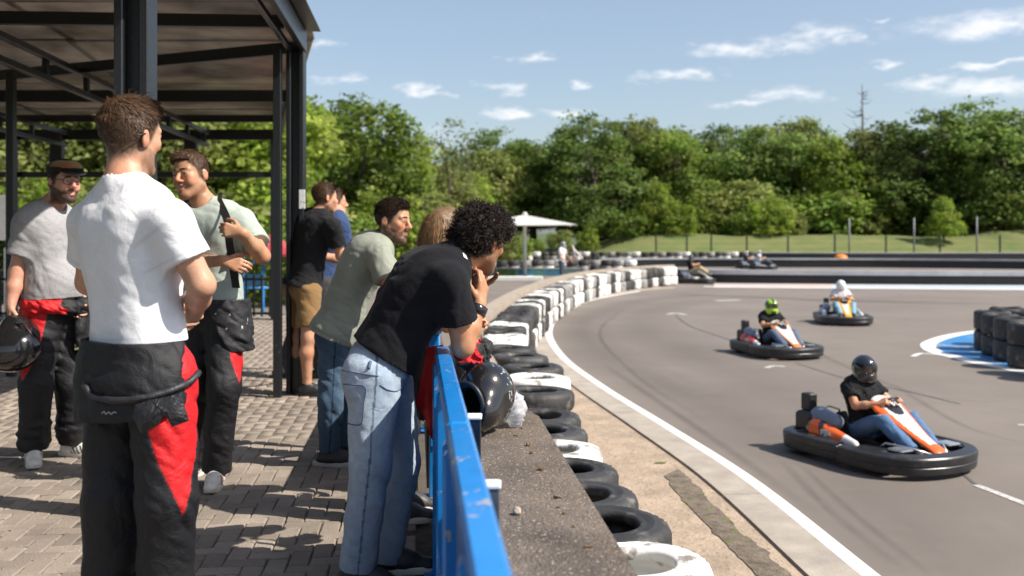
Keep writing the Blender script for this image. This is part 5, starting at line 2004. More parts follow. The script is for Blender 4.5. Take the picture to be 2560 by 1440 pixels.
def jeans_fn(light, dark, faded=.5):
    def fn(v, cc, J, pt):
        l, d = np.array(light), np.array(dark)
        for q in 'RL':
            pass
        n = vnoise(v[:, 0] * 9, v[:, 1] * 9, v[:, 2] * 5) * .5 + .5
        kz = [(J['kneeR'][2] + J['hipR'][2]) / 2]
        fz = np.exp(-((v[:, 2] - kz[0] + .03) / .22) ** 2) * faded
        frontness = np.zeros(len(v))
        for q in 'RL':
            ax = nrm(J['knee' + q] - J['hip' + q])
            rel = v - J['hip' + q]
            rad = rel - np.outer(rel @ ax, ax)
            rad /= np.linalg.norm(rad, axis=1)[:, None] + 1e-9
            near = np.linalg.norm(rel - np.outer(rel @ ax, ax), axis=1) < .13
            frontness = np.maximum(frontness, near * np.clip(np.abs(rad @ pt['F']), 0, 1))
            # seam down the outer side
            out = pt['S'] * (1 if q == 'R' else -1)
            axl = nrm(J['ank' + q] - J['hip' + q])
            rel2 = v - J['hip' + q]
            ang = (rel2 - np.outer(rel2 @ axl, axl))
            lat = ang @ pt['F']
            seam = (np.abs(lat + .004) < .0032) & (ang @ out > 0.02)
            cc[seam] = d * .49
        w = np.clip(.25 + .55 * fz * frontness + .35 * (n - .4), 0, 1)[:, None]
        base = d * (1 - w) + l * w
        keep = (cc < d * .5).all(axis=1)
        base[keep] = cc[keep]
        return base
    return fn


def tube_loop(pts, n):
    return [V(*p) for p in spline(pts, n)]


from mathutils.bvhtree import BVHTree


def skin_on(obj_, pts, off=.004):
    """Drop points onto the surface of cloth, so that trims lie on it."""
    trees = []
    for ob in (obj_ if isinstance(obj_, (list, tuple)) else [obj_]):
        me = ob.data
        o0 = origin_of(ob)
        co = np.empty(len(me.vertices) * 3, dtype=np.float32)
        me.vertices.foreach_get('co', co)
        vs_ = (co.reshape(-1, 3) + o0).tolist()
        trees.append(BVHTree.FromPolygons(vs_, [tuple(p.vertices) for p in me.polygons]))
    out = []
    cpos = Vector((0, 0, CAMZ))
    for (px, py) in pts:
        d = (Vector(at(px, py, 1.0)) - cpos).normalized()
        hits = [t.ray_cast(cpos, d) for t in trees]
        hits = [q for q in hits if q[0] is not None]
        if hits:
            q = min(hits, key=lambda z: z[3])
            out.append(np.array(q[0]) + np.array(q[1]) * off)
    return out


def trim(obj_, pts, r, material, parent, name, n=24):
    q = skin_on(obj_, [tuple(p) for p in spline(pts, n)], r * .6)
    if len(q) > 2:
        return MB().tube(q, r, 5).build(name, material, parent, smooth=True)




# ---- man in the white T-shirt, seen from behind
Y = 3.2
J = dict(pelvis=at(352, 915, Y), chest=at(326, 548, Y), neck=at(314, 462, 3.19), head=at(326, 345, 3.22),
         shR=at(424, 556, 3.08), elR=at(503, 712, 3.10), wrR=at(484, 785, 3.31), shL=at(228, 556, 3.30), elL=at(222, 705, 3.42), wrL=at(395, 800, 3.50),
         hipR=at(402, 945, 3.14), kneeR=at(418, 1245, 3.12), ankR=at(412, 1570, 3.18), hipL=at(302, 945, 3.26), kneeL=at(282, 1245, 3.24), ankL=at(272, 1575, 3.28),
         toeR=(.6, .8, 0), toeL=(.1, 1, 0), ground=0.0)
hr = dict(R=dict(d=nrm(at(455, 800, 3.42) - J['wrR']), palm=V(-.6, .2, .5), thumb=V(-.1, .5, .9), curl=(.6, .7, .5)), L=dict(d=V(.9, .1, -.1), palm=V(0, .9, .2), thumb=V(0, 0, 1), curl=(.5, .6, .5)))
wroot, wp = person('person', 'man in white T-shirt and black and red race suit trousers seen from behind', J, 'fair', ('brown', 'combed'),
                   shirt=dict(col=(.86, .86, .88), grow=.009, hem=.075, sleeve=.60, sflare=.006, wr=.35, wf=(8, 8, 12), neck=.0),
                   pants=dict(col=SUITBLK, mat=M_SUIT, r=(.108, .090, .082), grow=.004, wa=.0045, colfn=side_panel(end=1.12, wide=1.15, sides='R', front=-.18), waist=.10, wf=(7, 7, 11)),
                   shoes=dict(col=(.6, .58, .54)), beard=.55, h=.0058, hands=hr, headfwd=V(.42, .90, -.03), headup=V(.04, -.03, 1), seed=1, build=1.0)
# the suit's upper half hangs down behind him
P, U, S, Fv = J['pelvis'], wp['U'], wp['S'], wp['F']
g = Fld(P - V(.32, .32, .45), P + V(.32, .32, .2), .0058)
for t, q in ((.10, .004), (.0, .018), (-.10, .024), (-.20, .024)):
    c = P + V(0, 0, t) - Fv * .022
    r = .122 + q
    g.cap(c - S * .052, c + S * .052, r, r, .05)
for q_ in 'RL':
    g.cap(J['hip' + q_] - Fv * .01, J['hip' + q_] * .6 + J['knee' + q_] * .4 - Fv * .01, .128, .122, .04)
g.wrinkle(.006, (7, 7, 12), 4.0)
g.shell(.012)
g.plane(P + V(0, 0, -.150), V(0.10, 0, -1))
g.plane(at(420, 1042, 3.05), nrm(V(.62, 0, -.78)))
g.plane(P + V(0, 0, .09), V(0, 0, 1))
g.plane(P + Fv * .03, Fv)
g.plane(at(438, 900, 3.02), nrm(V(1, 0, .12)))
v, f = g.mesh()
cc = np.tile(np.array(SUITBLK) * 1.0, (len(v), 1))
hang = mobj('suit_top', v, f, M_SUIT, wroot, cols=cc)
q = skin_on([hang, wp['trousers']], [tuple(p) for p in spline([(497, 878), (500, 912), (478, 948), (430, 974), (370, 992), (300, 1000), (240, 990), (216, 962)], 40)], .006)
MB().tube(q, [.011] * len(q), 8).build('waist_binding', mat('binding', (.028, .028, .032), .5, bump=.3, bscale=120), wroot, smooth=True)
M_THREAD = mat('white_thread', (.7, .7, .7), .8)
for st_ in ([(256, 1033), (262, 1028), (266, 1035), (273, 1030), (279, 1035), (286, 1030), (292, 1032)],):
    q = skin_on(hang, [tuple(p) for p in spline(st_, 24)], .002)
    if len(q) > 3:
        MB().tube(q, .0012, 5).build('embroidery', M_THREAD, wroot, smooth=True)


def flap(pts, thick, material, parent, name, nrm_dir, bulge=.01):
    P_ = [V(*p) for p in pts]
    c = sum(P_) / len(P_)
    n_ = nrm(nrm_dir)
    k = len(P_)
    ring2 = [c + (p - c) * .5 + n_ * bulge for p in P_]
    top = P_ + ring2 + [c + n_ * bulge * 1.3]
    bot = [p - n_ * thick for p in top]
    m = len(top)
    fs_ = []
    for i in range(k):
        j = (i + 1) % k
        fs_ += [(i, j, k + j, k + i), (k + i, k + j, 2 * k)]
        fs_ += [(m + i, m + k + i, m + k + j, m + j), (m + k + i, m + 2 * k, m + k + j), (i, m + i, m + j, j)]
    return mobj(name, top + bot, fs_, material, parent, smooth=False)


M_FLAP = mat('suit_flap', (.020, .020, .023), .5, var=.3, vscale=14, bump=.4, bscale=30, bump2=.6, b2scale=20)
flap([at(372, 1000, 2.955), at(408, 1028, 2.935), at(396, 1062, 2.935), at(352, 1084, 2.95), at(332, 1042, 2.965), at(338, 1012, 2.965)], .006, M_FLAP, wroot, 'collar', V(0, -1, .1), .012)
flap([at(376, 1000, 2.955), at(452, 984, 2.965), at(472, 1052, 2.975), at(430, 1068, 2.955), at(410, 1030, 2.93)], .006, M_FLAP, wroot, 'collar', V(.1, -1, .1), .012)
# glasses arm tip behind the ear
gl = MB()
w_ = lambda x, y, z: wp['hc'] + wp['H'][0] * x + wp['H'][1] * y + wp['H'][2] * z
gl.tube([w_(.078, -.060, .000), w_(.084, -.042, .006), w_(.088, -.022, .013)], .0028, 6)
gl.build('glasses_arm', M_PLBLK, wroot, smooth=True)

# ---- man in the cap holding a helmet
Y = 5.95
J = dict(pelvis=at(132, 778, Y), chest=at(118, 552, Y), neck=at(122, 518, 5.95), head=at(160, 456, 5.93),
         shR=at(68, 562, 5.82), elR=at(42, 680, 5.80), wrR=at(27, 765, 5.74), shL=at(160, 556, 6.10), elL=at(190, 660, 6.16), wrL=at(205, 752, 6.02),
         hipR=at(104, 796, 5.88), kneeR=at(90, 960, 5.80), ankR=at(84, 1112, 5.86), hipL=at(160, 796, 6.02), kneeL=at(176, 955, 5.98), ankL=at(182, 1096, 6.06),
         toeR=(.45, -.9, 0), toeL=(1, -.25, 0), ground=0.0)
hr = dict(R=dict(d=V(.0, -.1, -1), palm=V(.7, .5, 0), thumb=V(.4, -.9, 0), curl=(1.0, 1.2, .9), tcurl=.5))
croot, cp = person('person', 'bearded man in flat cap, glasses and grey T-shirt holding a helmet', J, 'pink', ('dark', 'crop'),
                   shirt=dict(col=(.36, .355, .365), mat=M_HEATHER, grow=.016, hem=.075, sleeve=.66, wr=.7, wf=(8, 8, 12), neck=.002),
                   pants=dict(col=SUITBLK, mat=M_SUIT, r=(.108, .088, .080), grow=.004, wa=.0045, stack=True, waist=.08, top=.03, colfn=side_panel(end=.98, wide=1.1, sides='R', front=-.1), wf=(7, 7, 11)),
                   shoes=dict(col=(.78, .75, .68), stripe=(.05, .045, .04)), beard=.97, smile=.6, h=.0065, hands=hr, headfwd=V(.80, -.58, -.06), seed=2, belly=.9, build=1.05)
c, H = cp['hc'], cp['H']
w_ = lambda x, y, z: c + H[0] * x + H[1] * y + H[2] * z
g = Fld((-.13, -.15, -.02), (.13, .17, .20), .005)
g.ell((0, -.005, .075), (.094, .118, .060), k=0)
g.ell((0, .06, .085), (.075, .065, .035), k=.03)
g.plane((0, 0, .050), (0, .30, -1))
v, f = g.mesh()
cc = np.tile(np.array((.018, .016, .016)), (len(v), 1))
tanm = (v[:, 2] > .088) & (v[:, 1] > -.005)
cc[tanm & (v[:, 0] > -.05)] = (.26, .145, .055)
cc[(v[:, 2] > .085) & (v[:, 1] > .085) & (v[:, 0] > .02)] = (.28, .10, .04)
cap_o = mobj('flat_cap', c + v @ H, f, M_CLOTH, croot, cols=cc)
g = Fld((-.12, .0, .02), (.12, .20, .12), .004)
g.ell((0, .085, .068), (.082, .070, .011), A=np.array([[1, 0, 0], [0, .95, -.3], [0, .3, .95]]), k=0)
v, f = g.mesh()
mobj('peak', c + v @ H, f, M_PLBLK, cap_o)
gl = MB()
for q in (-1, 1):
    gl.tube([w_(q * .032 + .023 * math.cos(a), .099 - .008 * abs(q * .032 + .023 * math.cos(a)) / .03, .009 + .019 * math.sin(a)) for a in np.linspace(0, 6.283, 20, endpoint=False)], .0018, 6, closed=True)
    gl.tube([w_(q * .055, .092, .016), w_(q * .078, .06, .018), w_(q * .083, -.005, .016), w_(q * .082, -.02, .008)], .0019, 6)
gl.tube([w_(-.010, .104, .012), w_(0, .107, .015), w_(.010, .104, .012)], .0017, 6)
gl.build('glasses', mat('glasses_metal', (.10, .085, .06), .3, metal=.6), croot, smooth=True)
# the suit's sleeves tied round the waist
P, U, S, Fv = J['pelvis'], cp['U'], cp['S'], cp['F']
g = Fld(P - V(.36, .36, .36), P + V(.36, .36, .3), .0065)
ringp = []
for a in np.linspace(0, 2 * math.pi, 22, endpoint=False):
    ringp.append(P + U * (.045 - .025 * math.cos(a)) + S * .168 * math.sin(a) + Fv * (.150 * math.cos(a) + .012))
for i in range(22):
    g.cap(ringp[i], ringp[(i + 1) % 22], .042, .042, .02, flat=(nrm(ringp[i] - P), 1.35))
g.wrinkle(.010, (16, 16, 34), 2.2)
kn = P + Fv * .172 + U * .025 + S * -.06
g.ell(kn, (.052, .05, .05), k=.02)
v, f = g.mesh()
rel = v - P
ang = np.arctan2(rel @ S, rel @ Fv)
cc = np.tile(np.array(SUITBLK), (len(v), 1))
m_ = (ang > .55 + .18 * vnoise(v[:, 2] * 30, v[:, 0] * 0, v[:, 1] * 0)) | (ang < -.9)
cc[m_] = RED
mobj('tied_sleeves', v, f, M_SUIT, croot, cols=cc)
g = Fld(kn - V(.22, .22, .45), kn + V(.2, .2, .1), .0065)
g.cap(kn, kn + V(.0, -.02, -.13) + S * .01, .036, .046, .02, flat=(Fv, 1.4))
g.cap(kn + V(.0, -.02, -.13) + S * .01, kn + V(.0, -.005, -.27), .046, .050, .02, flat=(Fv, 1.6))
g.wrinkle(.006, (14, 14, 20), 6.0)
v, f = g.mesh()
cc = np.tile(np.array(SUITBLK), (len(v), 1))
mobj('hanging_sleeve', v, f, M_SUIT, croot, cols=cc)
g = Fld(kn - V(.22, .22, .45), kn + V(.25, .2, .1), .0065)
e0 = kn - S * .06
g.cap(e0, e0 + V(.06, .01, -.12), .030, .038, .02, flat=(Fv, 1.4))
g.cap(e0 + V(.06, .01, -.12), e0 + V(.085, .02, -.23), .038, .034, .02, flat=(Fv, 1.5))
g.wrinkle(.006, (14, 14, 20), 7.0)
v, f = g.mesh()
mobj('hanging_sleeve', v, f, M_SUIT, croot, cols=np.tile(np.array(RED), (len(v), 1)))
pch = at(200, 832, 5.72)
MB().box(kn + V(.0, -.052, -.245), (.06, .006, .04), bev=.003).build('badge', mat('badge_yellow', (.62, .58, .28), .6, spots=(90, .5, (.06, .06, .05), .05)), croot)
# the helmet hanging from his hand
hc_ = at(36, 866, 5.66)
hroot = empty('crash_helmet', hc_ - V(0, 0, .13), 'glossy black crash helmet held upside down by the man in the cap', 'helmet')
Hh = frame(V(.75, .35, .25), V(-.25, -.80, -.55))
helmet_parts(hroot, hc_, Hh, 1.04, mat('helmet_paint', attr='Col', rough=.13, coat=.5, spec=.6, var=.12, vscale=10, bump=.04, bscale=25), visor=False)
MB().tube([hc_ + V(.0, -.02, .125), hc_ + V(.07, -.04, .135), hc_ + V(.125, -.04, .06), hc_ + V(.14, -.04, -.03), hc_ + V(.12, -.03, -.08)], .007, 8).build('visor_rim', M_PLBLK, hroot, smooth=True)
MB().tube([hc_ + V(-.03, -.02, .10), J['wrR'] + V(.0, -.02, -.09), hc_ + V(.05, -.01, .11)], .011, 8).build('chin_strap', M_PLBLK, hroot, smooth=True)

# ---- smiling man
Y = 5.4
J = dict(pelvis=at(528, 772, Y), chest=at(533, 552, Y), neck=at(516, 515, 5.41), head=at(478, 440, 5.38),
         shR=at(462, 556, 5.46), elR=at(452, 655, 5.32), wrR=at(558, 652, 5.13), shL=at(606, 556, 5.36), elL=at(655, 640, 5.24), wrL=at(606, 583, 5.08),
         hipR=at(498, 790, 5.44), kneeR=at(486, 965, 5.40), ankR=at(478, 1150, 5.52), hipL=at(560, 790, 5.38), kneeL=at(560, 965, 5.26), ankL=at(541, 1168, 5.34),
         toeR=(-.4, -.9, 0), toeL=(.10, -1, 0), ground=0.0)
hr = dict(L=dict(d=V(-.93, -.12, .18), palm=V(-.15, 1, -.1), thumb=V(.0, -.1, 1), curl=(.75, .95, .7), tcurl=.5), R=dict(d=V(.92, -.1, -.25), palm=V(-.1, 1, -.3), thumb=V(.2, .1, 1), curl=(.55, .65, .5)))
sroot, sp = person('person', 'laughing man in pale green T-shirt gripping the black strap on his shoulder', J, 'tan', ('brown', 'combed'),
                   shirt=dict(col=(.40, .455, .405), grow=.014, hem=.035, sleeve=.68, sflare=.010, wr=.75, wf=(8, 8, 12)),
                   pants=dict(col=SUITBLK, mat=M_SUIT, r=(.108, .086, .072), grow=.004, wa=.0045, waist=.07, top=.03, colfn=side_panel(end=1.0, wide=1.0, sides='L', front=.1), wf=(7, 7, 11)),
                   shoes=dict(col=(.80, .77, .72), stripe=(.45, .05, .05)), beard=.34, smile=1.0, h=.0062, hands=hr, headfwd=V(-.36, -.93, -.06), headup=V(-.12, .0, 1), seed=3, hs=1.03)
c, H = sp['hc'], sp['H']
w_ = lambda x, y, z: c + 1.03 * (H[0] * x + H[1] * y + H[2] * z)
tp = []
for i in range(9):
    x = -.026 + .052 * i / 8
    tp.append((x, .0890 - 9.5 * x * x, -.0560 + 8.0 * x * x))
b = MB()
vv = [w_(x, y, z) for x, y, z in tp] + [w_(x, y - .001, z - .0100) for x, y, z in tp]
b.add(vv, [(i, i + 1, 10 + i, 9 + i) for i in range(8)])
b.build('teeth', mat('teeth', (.72, .68, .62), .3), sroot, smooth=True)
b = MB()
vv = [w_(x * 1.1, y - .004, z + .002) for x, y, z in tp] + [w_(x * 1.1, y - .006, z - .016) for x, y, z in tp]
b.add(vv, [(i, i + 1, 10 + i, 9 + i) for i in range(8)])
b.build('mouth', mat('mouth_dark', (.06, .012, .012), .5), sroot, smooth=True)
st = spline([J['neck'] + V(.06, .08, .01), J['neck'] + V(.075, .0, .055), J['neck'] + V(.085, -.07, .03), at(566, 545, 5.20), at(570, 580, 5.16), at(578, 640, 5.18), at(590, 720, 5.24)], 30)
b = MB()
tv = np.gradient(st, axis=0)
vv = []
for p, t_ in zip(st, tv):
    s_ = nrm(np.cross(nrm(t_), V(-.2, -1, .1)))
    vv += [p + s_ * .022, p - s_ * .022, p - s_ * .022 + V(0, .006, 0), p + s_ * .022 + V(0, .006, 0)]
fs_ = [(4 * i + a, 4 * i + (a + 1) % 4, 4 * i + 4 + (a + 1) % 4, 4 * i + 4 + a) for i in range(len(st) - 1) for a in range(4)]
b.add(vv, fs_)
b.build('shoulder_strap', mat('strap_web', (.018, .018, .02), .75, bump=.5, bscale=300, var=.2, vscale=40), sroot)
# suit half folded down over his hip
P, U, S, Fv = J['pelvis'], sp['U'], sp['S'], sp['F']
g = Fld(P - V(.34, .34, .42), P + V(.34, .34, .2), .0065)
for t, q in ((.05, .0), (-.05, .02), (-.15, .035), (-.25, .03)):
    cq = P + V(0, 0, t) - S * .03 + Fv * .01
    r = .125 + q * .7
    g.cap(cq - S * .065, cq + S * .04, r, r, .05)
g.wrinkle(.009, (8, 8, 14), 3.0)
g.shell(.012)
g.plane(P + V(0, 0, .06), V(0, 0, 1))
g.plane(at(600, 880, 5.3), nrm(V(.05, 0, -1)))
g.plane(P - S * .075, nrm(S + V(0, 0, -.55)))
v, f = g.mesh()
cc = np.tile(np.array((.020, .020, .023)), (len(v), 1))
sp_ = vnoise(v[:, 0] * 70, v[:, 1] * 70, v[:, 2] * 70) > .78
cc[sp_ & (np.abs(v[:, 2] - P[2] + .06) < .05)] = (.6, .6, .6)
mobj('suit_top', v, f, M_SUIT, sroot, cols=cc)

# ---- man in black T-shirt and tan shorts further along the rail
Y = 8.38
J = dict(pelvis=at(757, 712, Y), chest=at(788, 556, 8.4), neck=at(797, 530, 8.4), head=at(812, 496, 8.4),
         shR=at(832, 566, 8.22), elR=at(852, 640, 8.3), wrR=at(915, 660, 8.5), shL=at(748, 556, 8.56), elL=at(800, 640, 8.75), wrL=at(880, 655, 8.8),
         hipR=at(772, 728, 8.30), kneeR=at(770, 845, 8.25), ankR=at(768, 958, 8.28), hipL=at(742, 728, 8.46), kneeL=at(745, 842, 8.42), ankL=at(744, 955, 8.45),
         toeR=(.95, .1, 0), toeL=(.85, .5, 0), ground=0.0)
person('person', 'man in black T-shirt and tan shorts standing with his back to the shelter post', J, 'fair', ('brown', 'short'),
       shirt=dict(col=(.016, .016, .018), mat=M_CLOTHD, grow=.018, hem=-.02, sleeve=.66, flare=.012, wr=1.1),
       pants=dict(col=(.26, .155, .065), mat=M_CLOTH, r=(.108, .090, .08), short=.78, name='shorts', wa=.006),
       shoes=dict(col=(.015, .015, .016), sole=M_PLBLK, lace=M_PLBLK), beard=.5, h=.0075, headfwd=V(.80, .60, -.05), seed=4, bare_legs=True)

# ---- second man behind him, mostly hidden
Y = 9.3
J = dict(pelvis=at(800, 690, Y), chest=at(838, 560, Y), neck=at(846, 535, Y), head=at(868, 512, 9.4), shR=at(850, 566, 9.2), elR=at(872, 640, 9.25), wrR=at(925, 640, 9.4), shL=at(825, 560, 9.5), elL=at(850, 640, 9.6), wrL=at(910, 640, 9.6),
         hipR=at(805, 710, 9.2), kneeR=at(800, 800, 9.2), ankR=at(800, 915, 9.25), hipL=at(790, 710, 9.4), kneeL=at(750, 810, 9.35), ankL=at(702, 925, 9.3), toeR=(1, .1, 0), toeL=(.6, .2, 0), ground=0.0)
J['head'] = at(838, 508, 9.35)
person('person', 'man in dark blue T-shirt half hidden behind the man in tan shorts', J, 'fair', ('brown', 'short'), shirt=dict(col=(.035, .065, .16), grow=.016, hem=-.03, sleeve=.66),
       pants=dict(col=(.05, .05, .055), r=(.10, .082, .07), name='trousers', mat=M_CLOTHD), shoes=dict(col=(.015, .015, .016), sole=M_PLBLK, lace=M_PLBLK), h=.0085, headfwd=V(.9, .4, 0), seed=5, eye=False)

# ---- man in sage T-shirt leaning on the rail
Y = 5.9
J = dict(pelvis=at(846, 825, Y), chest=at(934, 628, Y), neck=at(958, 600, 5.9), head=at(982, 555, 5.86),
         shR=at(948, 640, 5.70), elR=at(982, 732, 5.60), wrR=at(1075, 748, 5.72), shL=at(938, 622, 6.08), elL=at(1000, 730, 6.10), wrL=at(1090, 752, 6.02),
         hipR=at(838, 845, 5.80), kneeR=at(826, 1000, 5.76), ankR=at(824, 1120, 5.80), hipL=at(852, 842, 5.98), kneeL=at(866, 990, 6.0), ankL=at(862, 1105, 6.02),
         toeR=(1, -.05, 0), toeL=(1, .1, 0), ground=0.0)
groot, gpz = person('person', 'bearded man in sage green T-shirt and dark jeans leaning forward onto the railing', J, 'tan', ('dark', 'quiff'),
                    shirt=dict(col=(.285, .30, .245), grow=.017, hem=-.045, sleeve=.66, sflare=.012, wr=.8, wf=(8, 8, 12), flare=.026),
                    pants=dict(col=(.04, .075, .13), r=(.10, .074, .062), wa=.006, colfn=jeans_fn((.16, .24, .33), (.030, .062, .115), .7)),
                    shoes=dict(col=(.02, .02, .022), sole=M_SOLED, lace=M_PLBLK), beard=.92, h=.0062, headfwd=V(.93, -.36, -.10), headup=V(.10, 0, 1), seed=6, hs=1.02,
                    lean=V(-.025, 0, .02))
MB().tube([at(852, 838, 5.66), at(850, 872, 5.665), at(846, 892, 5.67)], .0025, 5).build('pocket_seam', M_STITCH, groot)

# ---- curly haired man at the railing
Y = 3.88
J = dict(pelvis=at(942, 922, Y), chest=at(1086, 694, 3.92), neck=at(1142, 642, 3.93), head=at(1203, 606, 3.98),
         shR=at(1124, 706, 3.74), elR=at(1158, 866, 3.80), wrR=at(1198, 762, 3.86), shL=at(1092, 672, 4.12), elL=at(1150, 815, 4.28), wrL=at(1196, 722, 4.12),
         hipR=at(933, 952, 3.79), kneeR=at(926, 1160, 3.74), ankR=at(893, 1412, 3.76), hipL=at(972, 945, 3.97), kneeL=at(1004, 1155, 4.0), ankL=at(966, 1395, 3.98),
         toeR=(1, -.05, 0), toeL=(1, .05, 0), ground=0.0)
hr = dict(R=dict(d=nrm(at(1212, 690, 3.90) - J['wrR']), palm=V(-.75, .45, .1), thumb=V(-.55, -.75, .2), curl=(.35, .75, .7), tcurl=.05), L=dict(d=V(.1, -.3, .9), palm=V(0, -.8, 0), thumb=V(.9, 0, 0), curl=(.7, .9, .7)))
kroot, kp = person('person', 'curly haired man in black T-shirt and light jeans resting his chin on his hand', J, 'olive', ('black', 'curly'),
                   shirt=dict(col=(.0085, .0090, .0120), mat=M_CLOTHD, grow=.015, hem=.055, sleeve=.62, sflare=.008, wr=.8, wf=(8, 8, 12)),
                   pants=dict(col=(.2, .3, .42), r=(.102, .078, .070), wa=.0065, waist=.05, top=.035, colfn=jeans_fn((.62, .70, .78), (.26, .35, .47), .9), wf=(5, 5, 8)),
                   shoes=dict(col=(.03, .03, .033)), beard=.55, h=.0056, hands=hr, headfwd=V(.60, .76, -.22), headup=V(.26, .10, 1), seed=7, hs=1.0, lean=V(-.012, 0, .015))
# pockets, belt loop and watch
b = MB()
def on(px, py, Yd):
    return at(px, py, Yd)
bp = [(848, 962), (852, 1052), (880, 1064), (908, 1058), (914, 966)]
M_DST = mat('denim_stitch', (.10, .15, .22), .9, bump=.4, bscale=200)
tr_ = kp['trousers']
trim(tr_, [(853, 962), (855, 1010), (862, 1050), (885, 1062), (905, 1056), (910, 1010), (914, 968), (885, 962), (853, 960)], .0022, M_DST, kroot, 'back_pocket', 50)
trim(tr_, [(850, 925), (880, 930), (915, 936), (946, 940)], .0020, M_DST, kroot, 'yoke_seam', 20)
trim(tr_, [(950, 962), (968, 974), (990, 978), (1004, 968)], .0022, M_DST, kroot, 'front_pocket', 20)
trim(tr_, [(926, 905), (922, 922)], .006, M_DST, kroot, 'belt_loop', 5)
wd = nrm(J['elR'] - J['wrR'])
wc = J['wrR'] + wd * .022
ax = np.array([nrm(np.cross(wd, V(0, 1, 0))), nrm(np.cross(wd, nrm(np.cross(wd, V(0, 1, 0))))), wd])
MB().lathe([(.034, -.018), (.0385, -.016), (.0385, .016), (.034, .018), (.033, .018), (.033, -.018)], 24, wc, ax, close=True).build('watch', M_GBLK, kroot, smooth=True)
tg = skin_on(kp['shirt'], [(1160, 640)], .004)
lab = skin_on(kp['shirt'], [(1155, 633), (1163, 640), (1167, 650), (1158, 644)], .004)
if len(lab) == 4:
    mobj('sleeve_label', lab + [p - V(0, -.004, .0) for p in lab], [(0, 1, 2, 3), (7, 6, 5, 4)], MATS['plate_white'], kroot, smooth=False)

# ---- person with light brown hair beyond the curly man
Y = 4.75
J = dict(pelvis=at(985, 850, Y), chest=at(1075, 690, Y), neck=at(1098, 655, Y), head=at(1112, 592, 4.78), shR=at(1090, 700, 4.58), elR=at(1120, 810, 4.6), wrR=at(1160, 800, 4.75), shL=at(1075, 690, 4.93), elL=at(1120, 800, 5.0), wrL=at(1165, 800, 4.95),
         hipR=at(985, 880, 4.66), kneeR=at(990, 1060, 4.66), ankR=at(985, 1245, 4.68), hipL=at(990, 880, 4.84), kneeL=at(1010, 1060, 4.86), ankL=at(1000, 1225, 4.86), toeR=(1, 0, 0), toeL=(1, 0, 0), ground=0.0)
person('person', 'person with light brown hair almost hidden beyond the curly haired man', J, 'fair', ('light', 'long'), shirt=dict(col=(.06, .06, .07), grow=.012, hem=-.03, sleeve=.66),
       pants=dict(col=SUITBLK, mat=M_SUIT, r=(.10, .08, .07)), shoes=dict(col=(.05, .05, .05)), h=.008, headfwd=V(.75, .65, -.1), seed=8, eye=False, build=.92)

# ------------------------------------------------------------------ blue railing


def rail_x(Y):
    return -0.28 - 0.0955 * (Y - 3.99)


rl = empty('railing', (rail_x(4.0), 4.0, 0), 'scuffed bright blue steel railing running along the concrete parapet', 'railing')
M_BLUE_D = MATS['railing_blue']
segs = [(0.75, 2.405), (2.412, 4.02), (5.05, 6.9), (6.91, 9.3)]
for a, b in segs:
    MB().bar((rail_x(a), a, .872), (rail_x(b), b, .872), .058, .056, bev=.008).build('top_rail', M_BLUE_D, rl)
    MB().bar((rail_x(a) - .012, a, .30), (rail_x(b) - .012, b, .30), .046, .06, bev=.006).build('lower_rail', M_BLUE_D, rl)
    for y in np.linspace(a + .05, b - .05, 3 if a < 4 else 2):
        MB().box((rail_x(y) - .010, y, .42), (.052, .075, .845), bev=.006).build('post', M_BLUE_D, rl)
        MB().box((rail_x(y) - .010, y, .004), (.12, .13, .010), bev=.002).build('foot_plate', M_BLUE_D, rl)
for a, b in ((1.55, 2.32), (2.46, 3.10), (3.26, 3.90)):
    MB().bar((rail_x(a) - .008, a, .585), (rail_x(b) - .008, b, .585), .006, .50).build('infill_panel', mat('panel_blue', s2l((12, 92, 170)), .35, var=.15, vscale=6, spots=(8, .66, (.03, .05, .08), .06)), rl)
M_BOARD = mat('rail_board', (.055, .065, .06), .5, var=.3, vscale=3, spots=(5, .6, (.16, .17, .14), .1))
for a, b in ((5.10, 5.94), (6.0, 6.85), (6.96, 8.08), (8.12, 9.25)):
    MB().bar((rail_x(a) - .045, a, .45), (rail_x(b) - .045, b, .45), .012, .80).build('infill_board', M_BOARD, rl)
for (x, y, w) in ((-.128, 3.38, .046), (-.050, 2.47, .040)):
    b = empty('stub_post', (x, y, .56), 'short %s stub post with a white cap beside the blue railing' % ('shiny black and blue' if y > 3 else 'grey'), 'post')
    MB().box((x, y, .56 + .085), (w, w * 1.3, .17), bev=.003).build('post', mat('stub_%d' % int(y), (.012, .02, .03) if y > 3 else (.09, .095, .105), .15, var=.3, vscale=12, coat=.4), b)
    MB().box((x, y, .735), (w + .006, w * 1.3 + .006, .012), bev=.003).build('cap', mat('cap_white', (.8, .8, .79), .4), b)

# ------------------------------------------------------------------ things on the parapet
hc_ = at(1210, 1000, 3.96)
hl = empty('crash_helmet', (hc_[0], hc_[1], .56), 'scuffed black crash helmet with white decals lying on the concrete parapet', 'helmet')


def decal_fn(v, cc):
    n1 = vnoise(v[:, 0] * 46 + 3, v[:, 1] * 46, v[:, 2] * 46)
    n2 = vnoise(v[:, 0] * 110, v[:, 1] * 110, v[:, 2] * 110)
    reg = (v[:, 0] > .06) | (v[:, 2] < -.02)
    cc[(np.abs(n1 - .25) < .05) & (v[:, 0] > .03) & (np.abs(v[:, 2] - .03) < .035) & (n2 > -.2)] = (.45, .45, .45)
    cc[(np.abs(n1 + .3) < .06) & (v[:, 2] > .05) & (v[:, 0] > .02)] = (.42, .05, .03)
    cc[(np.abs(n2) < .14) & (v[:, 0] < -.06) & (v[:, 2] < -.02) & (v[:, 1] > 0)] = (.6, .6, .6)
    return cc


